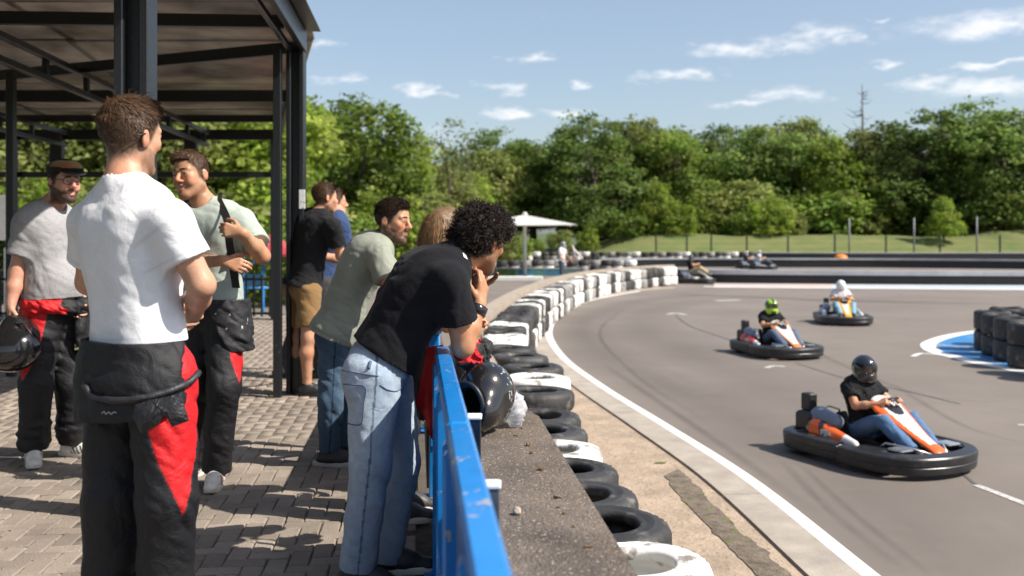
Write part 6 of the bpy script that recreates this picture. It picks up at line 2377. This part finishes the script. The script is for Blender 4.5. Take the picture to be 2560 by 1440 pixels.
Hq = frame(V(-.05, .10, -1), V(.50, .86, .02))
helmet_parts(hl, hc_ + V(.0, .03, .004), Hq, .93, MATS['helmet_paint'], colfn=decal_fn, visor=False)
Cw, Uw = hc_ + V(.0, .03, .004), Hq[2]
ringp = []
for a in np.linspace(0, 6.283, 40, endpoint=False):
    ringp.append(Cw - Uw * .132 + .93 * (Hq[0] * .082 * math.cos(a) + Hq[1] * (.100 * math.sin(a) + .01)))
MB().tube(ringp, .010, 8, closed=True).build('edge_trim', M_PLBLK, hl, smooth=True)
# crumpled plastic bag behind it
bg_c = at(1287, 1000, 4.10)
bag_v, nb_ = [], 16
rb = np.random.default_rng(3)
for i in range(nb_):
    for j in range(nb_):
        a, t_ = 6.283 * i / nb_, j / (nb_ - 1)
        r_ = .052 * math.sin(math.pi * (.08 + .9 * t_)) ** .6 * (1 + .35 * rb.normal() * .5)
        bag_v.append(bg_c + V(r_ * math.cos(a) * .9, r_ * math.sin(a), -.075 + .15 * t_ * (.8 + .2 * rb.random())))
bag_f = np.array([(i * nb_ + j, ((i + 1) % nb_) * nb_ + j, ((i + 1) % nb_) * nb_ + j + 1, i * nb_ + j + 1) for i in range(nb_) for j in range(nb_ - 1)])
bz = np.array(bag_v)
bz[:, 2] += .562 - bz[:, 2].min()
tag(mobj('plastic_bag', bz, bag_f, mat('bag_film', (.82, .83, .86), .25, transl=.45, alpha=.72), smooth=False), 'crumpled clear white plastic bag tucked behind the helmet on the parapet', 'bag')


def lump(name, c, r, seed, material, label, cat, grp=None, flat=.6):
    g = Fld(np.asarray(c) - r * 1.6, np.asarray(c) + r * 1.6, r / 5)
    g.ell(c, (r, r * .8, r * flat), k=0)
    X, Y_, Z_ = g.ax[0][:, None, None], g.ax[1][None, :, None], g.ax[2][None, None, :]
    g.d += (r * .5 * vnoise(X / r * 1.3 + seed, Y_ / r * 1.3, Z_ / r * 1.3)).astype(np.float32)
    v, f = g.mesh()
    v[:, 2] += .5605 - v[:, 2].min()
    return tag(mobj(name, v, f, material), label, cat, grp)


M_STONE = mat('pebble', (.42, .35, .28), .9, var=.2, vscale=40)
M_CLOD = mat('dry_moss', (.20, .125, .060), .95, var=.35, vscale=60, bump=.8, bscale=120)
p = gp(1291, 1287, .56)
lump('stone', p, .0145, 1.0, M_STONE, 'small tan stone lying alone on the parapet top', 'stone')
for i, (px, py, r_) in enumerate(((1283, 1046, .012), (1298, 1058, .010), (1306, 1072, .008), (1318, 1115, .011), (1332, 1134, .009), (1352, 1176, .012), (1395, 1246, .010), (1396, 1270, .006), (1410, 1286, .006), (1468, 1370, .010), (1436, 1318, .006), (1290, 1090, .007))):
    p = gp(px, py, .56)
    lump('moss_clump', p, r_, i * 1.7, M_CLOD, 'small dry brown moss clump on the parapet top', 'moss', 'dry moss clumps on the parapet', .28)
# fallen crumbs of moss and grit
rg = np.random.default_rng(12)
gv, gf = [], []
for k in range(420):
    t_ = rg.random()
    Yk = 2.0 + 2.6 * rg.random() ** .8
    xr = np.interp(Yk, [2.32, 4.34], [.298, .113])
    xl = rail_x(Yk) + .12
    x = xl + (xr - xl) * np.clip(rg.beta(2.4, 1.3), 0, .97)
    s_ = rg.uniform(.0012, .0036)
    b0 = len(gv)
    for q in ((-1, -1, 0), (1, -.6, 0), (.2, 1, 0), (0, 0, 1.1)):
        gv.append((x + q[0] * s_, Yk + q[1] * s_, .5602 + q[2] * s_))
    gf += [(b0, b0 + 1, b0 + 3), (b0 + 1, b0 + 2, b0 + 3), (b0 + 2, b0, b0 + 3)]
tag(mobj('grit', gv, gf, M_CLOD, smooth=False), 'scattered grit and moss crumbs on the parapet top', 'grit', kind='stuff')
# dirt pebbles on the verge
gv, gf = [], []
for k in range(1500):
    Yk = 4.4 + 9 * rg.random() ** 1.5
    xl, xr = np.interp(Yk, [t[1] for t in TYRE], [t[0] for t in TYRE]) + .2, np.interp(Yk, [t[1] for t in LINE], [t[0] for t in LINE]) - .46
    x = xl + (xr - xl) * rg.random()
    s_ = rg.uniform(.003, .010)
    b0 = len(gv)
    for q in ((-1, -1, 0), (1, -.6, 0), (.2, 1, 0), (0, 0, .9)):
        gv.append((x + q[0] * s_, Yk + q[1] * s_, TRK + .010 + q[2] * s_))
    gf += [(b0, b0 + 1, b0 + 3), (b0 + 1, b0 + 2, b0 + 3), (b0 + 2, b0, b0 + 3)]
tag(mobj('pebbles', gv, gf, mat('verge_grit', (.30, .22, .15), .95, var=.4, vscale=30), smooth=False), 'loose pebbles on the dirt verge beside the kerb', 'pebbles', kind='stuff')

# race suit thrown over the end of the railing
rs = empty('race_suit', (rail_x(4.05), 4.05, 0.5), 'red and black race suit draped over the end of the blue railing', 'race suit')


def cloth_sheet(name, pts, nrm_dir, thick, cfn, parent, amp=.012, n=26):
    """Hanging cloth: quad patch bilinear between 4 corners with folds, closed with a thickness."""
    a, b, c, d = [np.asarray(p, float) for p in pts]
    n_ = nrm(nrm_dir)
    P = []
    for i in range(n):
        for j in range(n):
            s_, t_ = i / (n - 1), j / (n - 1)
            p = (a * (1 - s_) + b * s_) * (1 - t_) + (d * (1 - s_) + c * s_) * t_
            w = amp * (math.sin(s_ * 9 + 2 * t_) * .6 + vnoise(np.array(s_ * 5), np.array(t_ * 3), np.array(amp * 99))) * (.25 + t_)
            P.append(p + n_ * float(w))
    P = np.array(P)
    vv = np.vstack([P, P - n_ * thick])
    m = n * n
    ff = []
    for i in range(n - 1):
        for j in range(n - 1):
            q = (i * n + j, (i + 1) * n + j, (i + 1) * n + j + 1, i * n + j + 1)
            ff += [q, tuple(m + k for k in reversed(q))]
    rim = [i * n for i in range(n)] + [(n - 1) * n + j for j in range(1, n)] + [i * n + n - 1 for i in range(n - 2, -1, -1)] + [j for j in range(n - 2, 0, -1)]
    for k in range(len(rim)):
        p, q = rim[k], rim[(k + 1) % len(rim)]
        ff.append((p, q, m + q, m + p))
    cc = cfn(np.tile(np.array([[s / (n - 1), t / (n - 1)] for s in range(n) for t in range(n)]), (2, 1)))
    return mobj(name, vv, np.array(ff), M_SUIT, parent, cols=cc)


redc, blkc = np.array(RED) * .95, np.array((.016, .016, .018))
cloth_sheet('leg', [at(1068, 868, 4.10), at(1108, 862, 4.06), at(1100, 1135, 4.10), at(1040, 1010, 4.12)], V(-.2, -1, 0), .004, lambda u: np.where((u[:, :1] * 0 + 1) > 0, redc, blkc), rs)
cloth_sheet('leg', [at(1030, 880, 4.18), at(1072, 868, 4.14), at(1074, 1060, 4.16), at(1018, 1030, 4.18)], V(-.2, -1, 0), .004, lambda u: np.tile(blkc, (len(u), 1)), rs)
g = Fld(at(1190, 875, 4.12) - V(.16, .2, .16), at(1190, 875, 4.12) + V(.16, .2, .14), .006)
g.ell(at(1172, 880, 4.10), (.060, .09, .040), k=0)
g.ell(at(1208, 884, 4.16), (.040, .07, .060), k=.03)
g.ell(at(1180, 905, 4.02), (.055, .05, .030), k=.03)
g.wrinkle(.014, (22, 22, 26), 5.0)
v, f = g.mesh()
lp_ = (v - at(1190, 875, 4.12))
cc = np.where(((lp_[:, 0] < .018 + .02 * vnoise(v[:, 2] * 20, v[:, 1] * 20, v[:, 0] * 0)) & (lp_[:, 2] > -.035))[:, None], np.array(RED)[None] * 1.1, blkc[None])
mobj('bundle', v, f, M_SUIT, rs, cols=cc)

# ------------------------------------------------------------------ karts
M_KPAINT = mat('kart_plastic', attr='Col', rough=.28, coat=.35, var=.06, vscale=9)
M_BUMP = mat('bumper_plastic', (.020, .020, .022), .36, var=.35, vscale=6, bump=.12, bscale=30, spots=(9, .62, (.055, .053, .05), .1))
M_CHROME = mat('rim_alu', (.55, .55, .56), .3, metal=.8)
M_GLOSSG = mat('panel_gloss_grey', (.20, .205, .22), .12, coat=.5, var=.5, vscale=7)
M_KSEAT = mat('kart_seat', (.02, .02, .022), .5)


def sweep(name, path, prof, material, parent, closed=False):
    """Sweep a (outward, z) section along a plan path; capped."""
    Pth = np.asarray(path, float)
    t = np.gradient(Pth, axis=0)
    t /= np.linalg.norm(t, axis=1)[:, None]
    nr = np.stack([t[:, 1], -t[:, 0]], axis=1)
    n, m = len(Pth), len(prof)
    pr2 = [q for k in range(m) for q in (prof[k], prof[(k + 1) % m])]
    vv = [(Pth[i, 0] + nr[i, 0] * o, Pth[i, 1] + nr[i, 1] * o, z) for i in range(n) for o, z in pr2]
    m2 = 2 * m
    ff = [(i * m2 + 2 * k, (i + 1) * m2 + 2 * k, (i + 1) * m2 + 2 * k + 1, i * m2 + 2 * k + 1) for i in range(n - 1) for k in range(m)]
    ff += [tuple(2 * k for k in range(m - 1, -1, -1)), tuple((n - 1) * m2 + 2 * k for k in range(m))]
    return mobj(name, vv, ff, material, parent, smooth=True, world=False)


KS = 0.85


def kart(label, x, y, heading, colors, group='karts on the track'):
    """x forward, y left. colors: pod, nose, trim, tank."""
    root = empty('go_kart', (x, y, TRK), label, 'go-kart', group, math.atan2(heading[1], heading[0]))
    root.scale = (KS, KS, KS)
    prof = [(-.06, .06), (.030, .050), (.050, .054), (.062, .070), (.068, .13), (.062, .138), (.062, .146), (.070, .152), (.074, .205), (.072, .222), (.060, .236), (.030, .246), (-.060, .256), (-.066, .248)]
    fr = spline([(.12, -.66), (.42, -.66), (.70, -.60), (.90, -.42), (.985, -.16), (.995, 0), (.985, .16), (.90, .42), (.70, .60), (.42, .66), (.12, .66)], 44)
    sweep('front_bumper', fr, prof, M_BUMP, root)
    prof2 = [(o * .9, z + .01) for o, z in prof]
    for s in (-1, 1):
        pth = spline([(-.86, s * .40), (-.80, s * .54), (-.66, s * .62), (-.3, s * .645), (.10, s * .645)], 20)
        if s == 1:
            pth = pth[::-1]
        sweep('side_bumper', pth, prof2, M_BUMP, root)
    rr_ = spline([(-.86, .39), (-.90, .2), (-.91, 0), (-.90, -.2), (-.86, -.39)], 14)
    sweep('rear_bumper', rr_, prof2, M_BUMP, root)
    MB().prism([(-.80, -.36), (.70, -.34), (.86, -.15), (.86, .15), (.70, .34), (-.80, .36)], .05, .075).build('floor_pan', M_PLBLK, root, world=False)
    for s in (-1, 1):
        top = MB()
        top.prism([(.20, s * .34), (.62, s * .30), (.80, s * .46), (.60, s * .58), (.24, s * .62)] if s > 0 else [(.24, -.62), (.60, -.58), (.80, -.46), (.62, -.30), (.20, -.34)], .225, .243)
        top.build('bumper_deck', M_BUMP, root, world=False)
        MB().box((.66, s * .36, .262), (.20, .20, .03), bev=.014).build('front_panel', M_GLOSSG, root, world=False)
        MB().tube([(.30, s * .30, .20), (.45, s * .34, .29), (.70, s * .24, .27), (.86, s * .10, .22)], .014, 7).build('nerf_bar', M_CHROME, root, world=False, smooth=True)
        MB().box((.47, s * .165, .16), (.03, .07, .12), bev=.008).build('pedal', M_CHROME, root, world=False)
    # nose fairing rising to the steering wheel
    g = Fld((.0, -.30, .08), (1.0, .30, .85), .013)
    nn_ = nrm(V(.55, 0, .83))
    g.cap((.78, 0, .260), (.20, 0, .585), .070, .225, .02, flat=(nn_, 3.6))
    g.cap((.84, 0, .245), (.60, 0, .36), .10, .09, .05, flat=(nn_, 2.8))
    v, f = g.mesh()
    lx = (v[:, 0] - .22) / .58
    wdt = np.interp(lx, [-.3, 0, .4, .75, 1.1], [.17, .165, .125, .075, .05])
    cc = np.tile(np.array(colors['nose']), (len(v), 1))
    cc[np.abs(v[:, 1]) > wdt * colors.get('tw', .85)] = colors['trim']
    cc[lx > .96] = colors['trim']
    el = ((v[:, 0] - .24) / .125) ** 2 + (v[:, 1] / .105) ** 2 < 1
    cc[el] = (.012, .012, .013)
    nose = mobj('nose_fairing', v, f, M_KPAINT, root, cols=cc, world=False)
    # start number
    def npt(a, b):
        xx = .25 - b * .078
        zz = .620 + (.22 - xx) * (.33 / .58) + .0565 * 1.0 + .012
        return V(xx, a * .075, zz)
    num = MB()
    for stroke in ([(.75, .6), (.15, .6), (.35, .05), (.12, -.1), (.3, -.55), (.8, -.45)], [(-.2, .55), (-.55, .35), (-.68, -.2), (-.45, -.6), (-.2, -.3), (-.4, .02), (-.62, -.1)]):
        num.tube([npt(a, b) for a, b in stroke], .008, 5)
    num.build('number', mat('number_white', (.8, .8, .8), .5), nose, world=False, smooth=True)
    for s in (-1, 1):
        MB().tube([(.30, s * .05, .44), (.62, s * .13, .12)], .014, 6).build('fairing_stay', M_PLBLK, root, world=False, smooth=True)
        g = Fld((-.66, -.70 if s < 0 else .22, .05), (.34, -.22 if s < 0 else .70, .58), .014)
        g.cap((-.44, s * .45, .29), (.16, s * .50, .23), .135, .060, .03, flat=(V(0, 1, 0), 1.2))
        g.plane((0, 0, .10), (0, 0, -1))
        v, f = g.mesh()
        cc = np.tile(np.array(colors['pod']), (len(v), 1))
        cc[v[:, 0] > .02] = colors['nose']
        cc[(v[:, 2] > .42)] = (.03, .03, .034)
        cc[(v[:, 0] < -.46) & (v[:, 2] < .42)] = (.05, .03, .03)
        cc[(np.abs(v[:, 0] + .22 + v[:, 2] * .5 - .1) < .035)] = (.03, .02, .02)
        mobj('side_pod', v, f, M_KPAINT, root, cols=cc, world=False)
    # seat
    g = Fld((-.65, -.30, .05), (.28, .30, .72), .014)
    g.cap((.04, 0, .20), (-.22, 0, .20), .17, .20, .05)
    g.cap((-.22, 0, .22), (-.38, 0, .52), .20, .19, .06, flat=(nrm(V(1, 0, .5)), 1.3))
    g.shell(.02)
    g.cap((.12, 0, .36), (-.10, 0, .40), .17, .19, .03, 's')
    g.cap((-.14, 0, .40), (-.24, 0, .80), .17, .2, .03, 's')
    g.plane((0, 0, .60), (-.3, 0, 1))
    v, f = g.mesh()
    mobj('seat', v, f, M_KSEAT, root, world=False)
    # engine, tank, exhaust and mast at the back
    MB().box((-.64, -.38, .36), (.26, .22, .22), bev=.03).build('engine', M_PLBLK, root, world=False)
    MB().box((-.62, .40, .26), (.28, .22, .20), bev=.03).build('battery_box', M_PLBLK, root, world=False)
    MB().box((-.72, -.30, .56), (.15, .13, .20), bev=.015).build('air_box', M_PLBLK, root, world=False)
    g = Fld((-.66, -.6, .30), (-.05, -.10, .64), .014)
    g.cap((-.50, -.34, .42), (-.24, -.36, .40), .12, .09, .02)
    v, f = g.mesh()
    mobj('tank_cover', v, f, mat('tank_blue', (.16, .20, .27), .3, spots=(6, .62, (.6, .58, .55), .05)), root, world=False)
    MB().tube([(-.80, -.22, .22), (-.86, -.24, .44), (-.82, -.30, .58), (-.70, -.33, .60)], .013, 7).build('hoop', M_PLBLK, root, world=False, smooth=True)
    MB().tube([(-.80, .30, .20), (-.84, .30, .40), (-.80, .1, .46), (-.80, -.18, .44)], .012, 7).build('hoop', M_PLBLK, root, world=False, smooth=True)
    # stickers and a side number
    MB().box((.90, -.36, .17), (.012, .16, .055), (nrm(V(.62, -.78, 0)), nrm(V(.78, .62, 0)), V(0, 0, 1))).build('sticker', mat('sticker_white', (.55, .55, .54), .5, spots=(30, .55, (.1, .1, .1), .05)), root, world=False)
    for s in (-1, 1):
        MB().box((-.20, s * .566, .30), (.14, .006, .08), bev=.002).build('sticker', MATS['sticker_white'], root, world=False)
    # steering wheel
    sc_, sa = V(.16, 0, .640), nrm(V(-.62, 0, .78))
    e1, e2 = V(0, 1, 0), np.cross(sa, V(0, 1, 0))
    wh = MB()
    wh.tube([sc_ + .135 * (math.cos(a) * e1 + math.sin(a) * e2) for a in np.linspace(0, 6.283, 24, endpoint=False)], .014, 7, closed=True)
    for a in (0, 2.1, 4.2):
        wh.tube([sc_, sc_ + .13 * (math.cos(a) * e1 + math.sin(a) * e2)], .009, 6)
    wh.build('steering_wheel', M_PLBLK, root, world=False, smooth=True)
    MB().tube([sc_, sc_ - sa * .5], .011, 6).build('steering_column', M_CHROME, root, world=False, smooth=True)
    for (wx, wy, wr_, ww) in ((.56, .49, .125, .12), (.56, -.49, .125, .12), (-.58, .50, .14, .18), (-.58, -.50, .14, .18)):
        A = np.array([[1, 0, 0], [0, 0, 1], [0, 1, 0]], float)
        w2 = ww / 2
        ty = MB().lathe([(wr_ * .48, -w2), (wr_ * .85, -w2), (wr_ * .97, -w2 * .8), (wr_, -w2 * .5), (wr_, w2 * .5), (wr_ * .97, w2 * .8), (wr_ * .85, w2), (wr_ * .48, w2)], 24, (wx, wy, wr_), A, close=True).build('wheel', M_RUBBER, root, world=False, smooth=True)
        MB().lathe([(.001, -w2 * .5), (wr_ * .46, -w2 * .9), (wr_ * .46, w2 * .9), (.001, w2 * .5)], 16, (wx, wy, wr_), A).build('rim', M_CHROME, ty, world=False, smooth=True)
    return root


def driver(label, root_k, shirt, pants_c, hcol, hfn=None, turn=0.0, skin='tan', h=.011, vis=True, look=None, suit=None, dz=0.07):
    M = Matrix.Translation(root_k.location) @ Matrix.Rotation(root_k.rotation_euler[2], 4, 'Z') @ Matrix.Scale(.87, 4)
    def k(x, y, z):
        q = M @ Vector((x + .13, y, z + dz))
        return V(q.x, q.y, q.z)
    def kd(x, y, z):
        q = M.to_3x3() @ Vector((x, y, z))
        return V(q.x, q.y, q.z)
    J = dict(pelvis=k(-.27, 0, .27), chest=k(-.36, 0, .70), neck=k(-.34, 0, .775), head=k(-.29, 0, .885), shR=k(-.35, -.175, .69), shL=k(-.35, .175, .69),
             elR=k(-.16, -.27, .53), elL=k(-.16, .27, .53), wrR=k(.035, -.15, .565), wrL=k(.035, .15, .565),
             hipR=k(-.24, -.10, .24), hipL=k(-.24, .10, .24), kneeR=k(.14, -.22, .42), kneeL=k(.14, .22, .42), ankR=k(.50, -.17, .17), ankL=k(.50, .17, .17),
             toeR=kd(1, -.1, .3), toeL=kd(1, .1, .3), ground=k(0, 0, .075)[2])
    hd = dict(R=dict(d=kd(.6, .35, .35), palm=kd(.3, .9, -.3), thumb=kd(-.3, .2, .8), curl=(1.0, 1.0, .8)), L=dict(d=kd(.6, -.35, .35), palm=kd(.3, -.9, -.3), thumb=kd(-.3, -.2, .8), curl=(1.0, 1.0, .8)))
    f = kd(*(look or (math.cos(turn), math.sin(turn), -.08)))
    pr, pt = person('person', label, J, skin, ('dark', 'short'), shirt=dict(col=shirt, mat=M_CLOTHD if sum(shirt) < .3 else M_CLOTH, grow=.012, hem=-.02, sleeve=.62, h=.010),
                    pants=dict(col=pants_c, mat=M_DENIM, r=(.095, .074, .062), h=.011, waist=.06), shoes=dict(col=(.05, .05, .05)), h=h, hands=hd, helmet=True, headfwd=f, seed=11, eye=False, build=.93, group='drivers sitting in the karts')
    hp = helmet_parts(pr, J['head'] + V(0, 0, .012), frame(f), .90, mat('driver_helmet_paint', attr='Col', rough=.15, coat=.5, spec=.6), hcol, hfn, visor=vis, h=.009)
    hp.name = 'helmet_shell'
    return pr


ORG, WHT, YEL = (.82, .13, .02), (.72, .71, .70), (.85, .36, .02)
k1 = kart('orange and white go-kart with black bumpers, its driver in black T-shirt and black helmet', 3.47, 9.50, (.46, -.89), dict(pod=ORG, nose=WHT, trim=ORG))
k2 = kart('red and white go-kart carrying the driver in the lime green helmet', 4.66, 17.6, (.28, -.96), dict(pod=(.72, .05, .03), nose=WHT, trim=(.75, .24, .05), tw=1.0))
k3 = kart('yellow and white go-kart with the driver all in white', 7.86, 23.7, (-.12, -1), dict(pod=(.35, .38, .40), nose=WHT, trim=YEL, tw=.55))
k4 = kart('black go-kart with a pale nose parked at the end of the tyre stacks', 7.75, 42.3, (1, -.28), dict(pod=(.12, .12, .12), nose=(.66, .64, .55), trim=(.6, .58, .5)))


def lime(v, cc):
    cc[:] = (.36, .62, .02)
    cc[(np.abs(v[:, 0]) < .028) & (v[:, 2] > .03)] = (.015, .03, .03)
    cc[(np.abs(v[:, 0]) > .085) & (v[:, 2] > .02) & (v[:, 1] < .05)] = (.02, .09, .11)
    cc[(v[:, 2] < -.075) & (v[:, 1] > .06) & (np.abs(v[:, 0]) < .05)] = (.02, .02, .02)
    return cc


def darkchin(v, cc):
    cc[(v[:, 2] > .085)] = (.014, .018, .03)
    return cc


driver('kart driver in black T-shirt, blue jeans and black helmet', k1, (.014, .014, .016), (.10, .19, .34), (.012, .012, .014), darkchin, turn=-.25)
driver('kart driver in black T-shirt and lime green helmet', k2, (.014, .014, .016), (.10, .15, .22), (.3, .5, .02), lime, turn=-.12)
driver('kart driver in white shirt and white helmet sitting in the yellow kart', k3, (.72, .71, .72), (.22, .38, .46), (.78, .77, .76), None, turn=.05, vis=False, look=(-.8, .2, 0), dz=.12)
driver('kart driver in black T-shirt and beige trousers turning towards the terrace', k4, (.016, .016, .018), (.42, .33, .19), (.10, .12, .14), None, turn=-1.1, dz=.36)
# two more karts beyond the barrier
k5 = kart('small far go-kart with two white helmets beyond the pale barrier', *(at(1905, 0, 58)[:2]), (1, -.1), dict(pod=(.3, .3, .3), nose=(.5, .5, .5), trim=(.3, .3, .3)), 'karts far off beyond the barriers')
driver('driver in white T-shirt and silver helmet far off beyond the barrier', k5, (.75, .74, .74), (.10, .12, .16), (.55, .56, .57), None, turn=-.8, h=.016, dz=.22)
k6 = kart('small far go-kart close behind the one with the white shirted driver', *(at(1872, 0, 59.5)[:2]), (1, -.1), dict(pod=(.3, .3, .3), nose=(.5, .5, .5), trim=(.3, .3, .3)), 'karts far off beyond the barriers')
driver('driver in dark top and silver helmet far off beyond the barrier', k6, (.05, .05, .055), (.08, .08, .1), (.6, .6, .6), None, turn=-.8, h=.016, dz=.15)
k7 = kart('blurred far go-kart glimpsed between the leaning men', *(at(1005, 0, 33)[:2]), (.4, -1), dict(pod=(.5, .06, .05), nose=(.5, .5, .5), trim=(.4, .1, .1)), 'karts far off beyond the barriers')
driver('driver in pale green top and grey helmet between the leaning men', k7, (.22, .30, .22), (.1, .1, .12), (.42, .40, .42), None, h=.014)

# marshal in white shirt and grey cap helmet standing before the far tyre rows, swinging a flag
Y = 42.0
J = dict(pelvis=at(1404, 682, Y), chest=at(1406, 648, Y), neck=at(1407, 643, Y), head=at(1409, 633, Y), shR=at(1399, 649, 41.8), elR=at(1401, 664, 41.7), wrR=at(1412, 674, 41.5), shL=at(1413, 649, 42.15), elL=at(1420, 664, 42.0), wrL=at(1427, 672, 41.7),
         hipR=at(1401, 685, 41.9), kneeR=at(1401, 700, 41.9), ankR=at(1401, 706.3, 41.9), hipL=at(1408, 685, 42.1), kneeL=at(1408, 700, 42.1), ankL=at(1408, 706, 42.1), toeR=(1, -.2, 0), toeL=(1, -.2, 0), ground=TRK)
gz = TRK
for k_ in J:
    if k_ not in ('ground', 'toeR', 'toeL'):
        J[k_] = J[k_].copy()
top_now = J['head'][2] + .12
base = V(J['pelvis'][0], Y, 0)
std = dict(pelvis=.93, chest=1.43, neck=1.50, head=1.62, shR=1.42, shL=1.42, elR=1.13, elL=1.13, wrR=.97, wrL=.97, hipR=.90, hipL=.90, kneeR=.5, kneeL=.5, ankR=.09, ankL=.09)
xo = dict(pelvis=(0, 0), chest=(.03, 0), neck=(.04, 0), head=(.07, 0), shR=(-.08, -.15), shL=(.12, .15), elR=(-.05, -.24), elL=(.26, .16), wrR=(.14, -.28), wrL=(.40, .02), hipR=(-.03, -.09), hipL=(.03, .09), kneeR=(0, -.10), kneeL=(.05, .10), ankR=(-.03, -.10), ankL=(.03, .10))
for k_, z_ in std.items():
    J[k_] = base + V(xo[k_][0], xo[k_][1], TRK + z_)
mroot, mp_ = person('person', 'person in white T-shirt and grey helmet standing beyond the low wall near the parasol', J, 'fair', ('dark', 'short'), shirt=dict(col=(.72, .71, .74), grow=.014, hem=-.03, sleeve=.62, h=.012),
                    pants=dict(col=(.06, .08, .12), r=(.10, .08, .07), h=.013), shoes=dict(col=(.05, .05, .05)), h=.012, helmet=True, headfwd=V(.9, -.4, 0), seed=13, eye=False)
helmet_parts(mroot, J['head'] + V(0, 0, .02), frame(V(.9, -.4, 0)), .9, MATS['driver_helmet_paint'], (.25, .25, .26), None, visor=False, h=.012).name = 'helmet_shell'
fb = empty('marshal_flag', at(1432, 690, 41.5) * [1, 1, 0] + V(0, 0, TRK + .9), 'pale rolled flag with an orange grip held by the person in white', 'flag')
hp0 = J['wrL'] + V(.05, -.03, -.02)
MB().tube([hp0, hp0 + V(.12, 0, .18)], .018, 7).build('grip', mat('grip_orange', (.7, .2, .05), .6), fb, smooth=True)
g = Fld(hp0 + V(-.2, -.3, -.2), hp0 + V(1.1, .3, 1.0), .02)
g.cap(hp0 + V(.12, 0, .18), hp0 + V(.02, 0, .62), .03, .05, .05)
g.cap(hp0 + V(.10, 0, .45), hp0 + V(.42, 0, .12), .05, .04, .05)
v, f = g.mesh()
mobj('cloth', v, f, mat('flag_cloth', (.66, .60, .54), .85), fb)
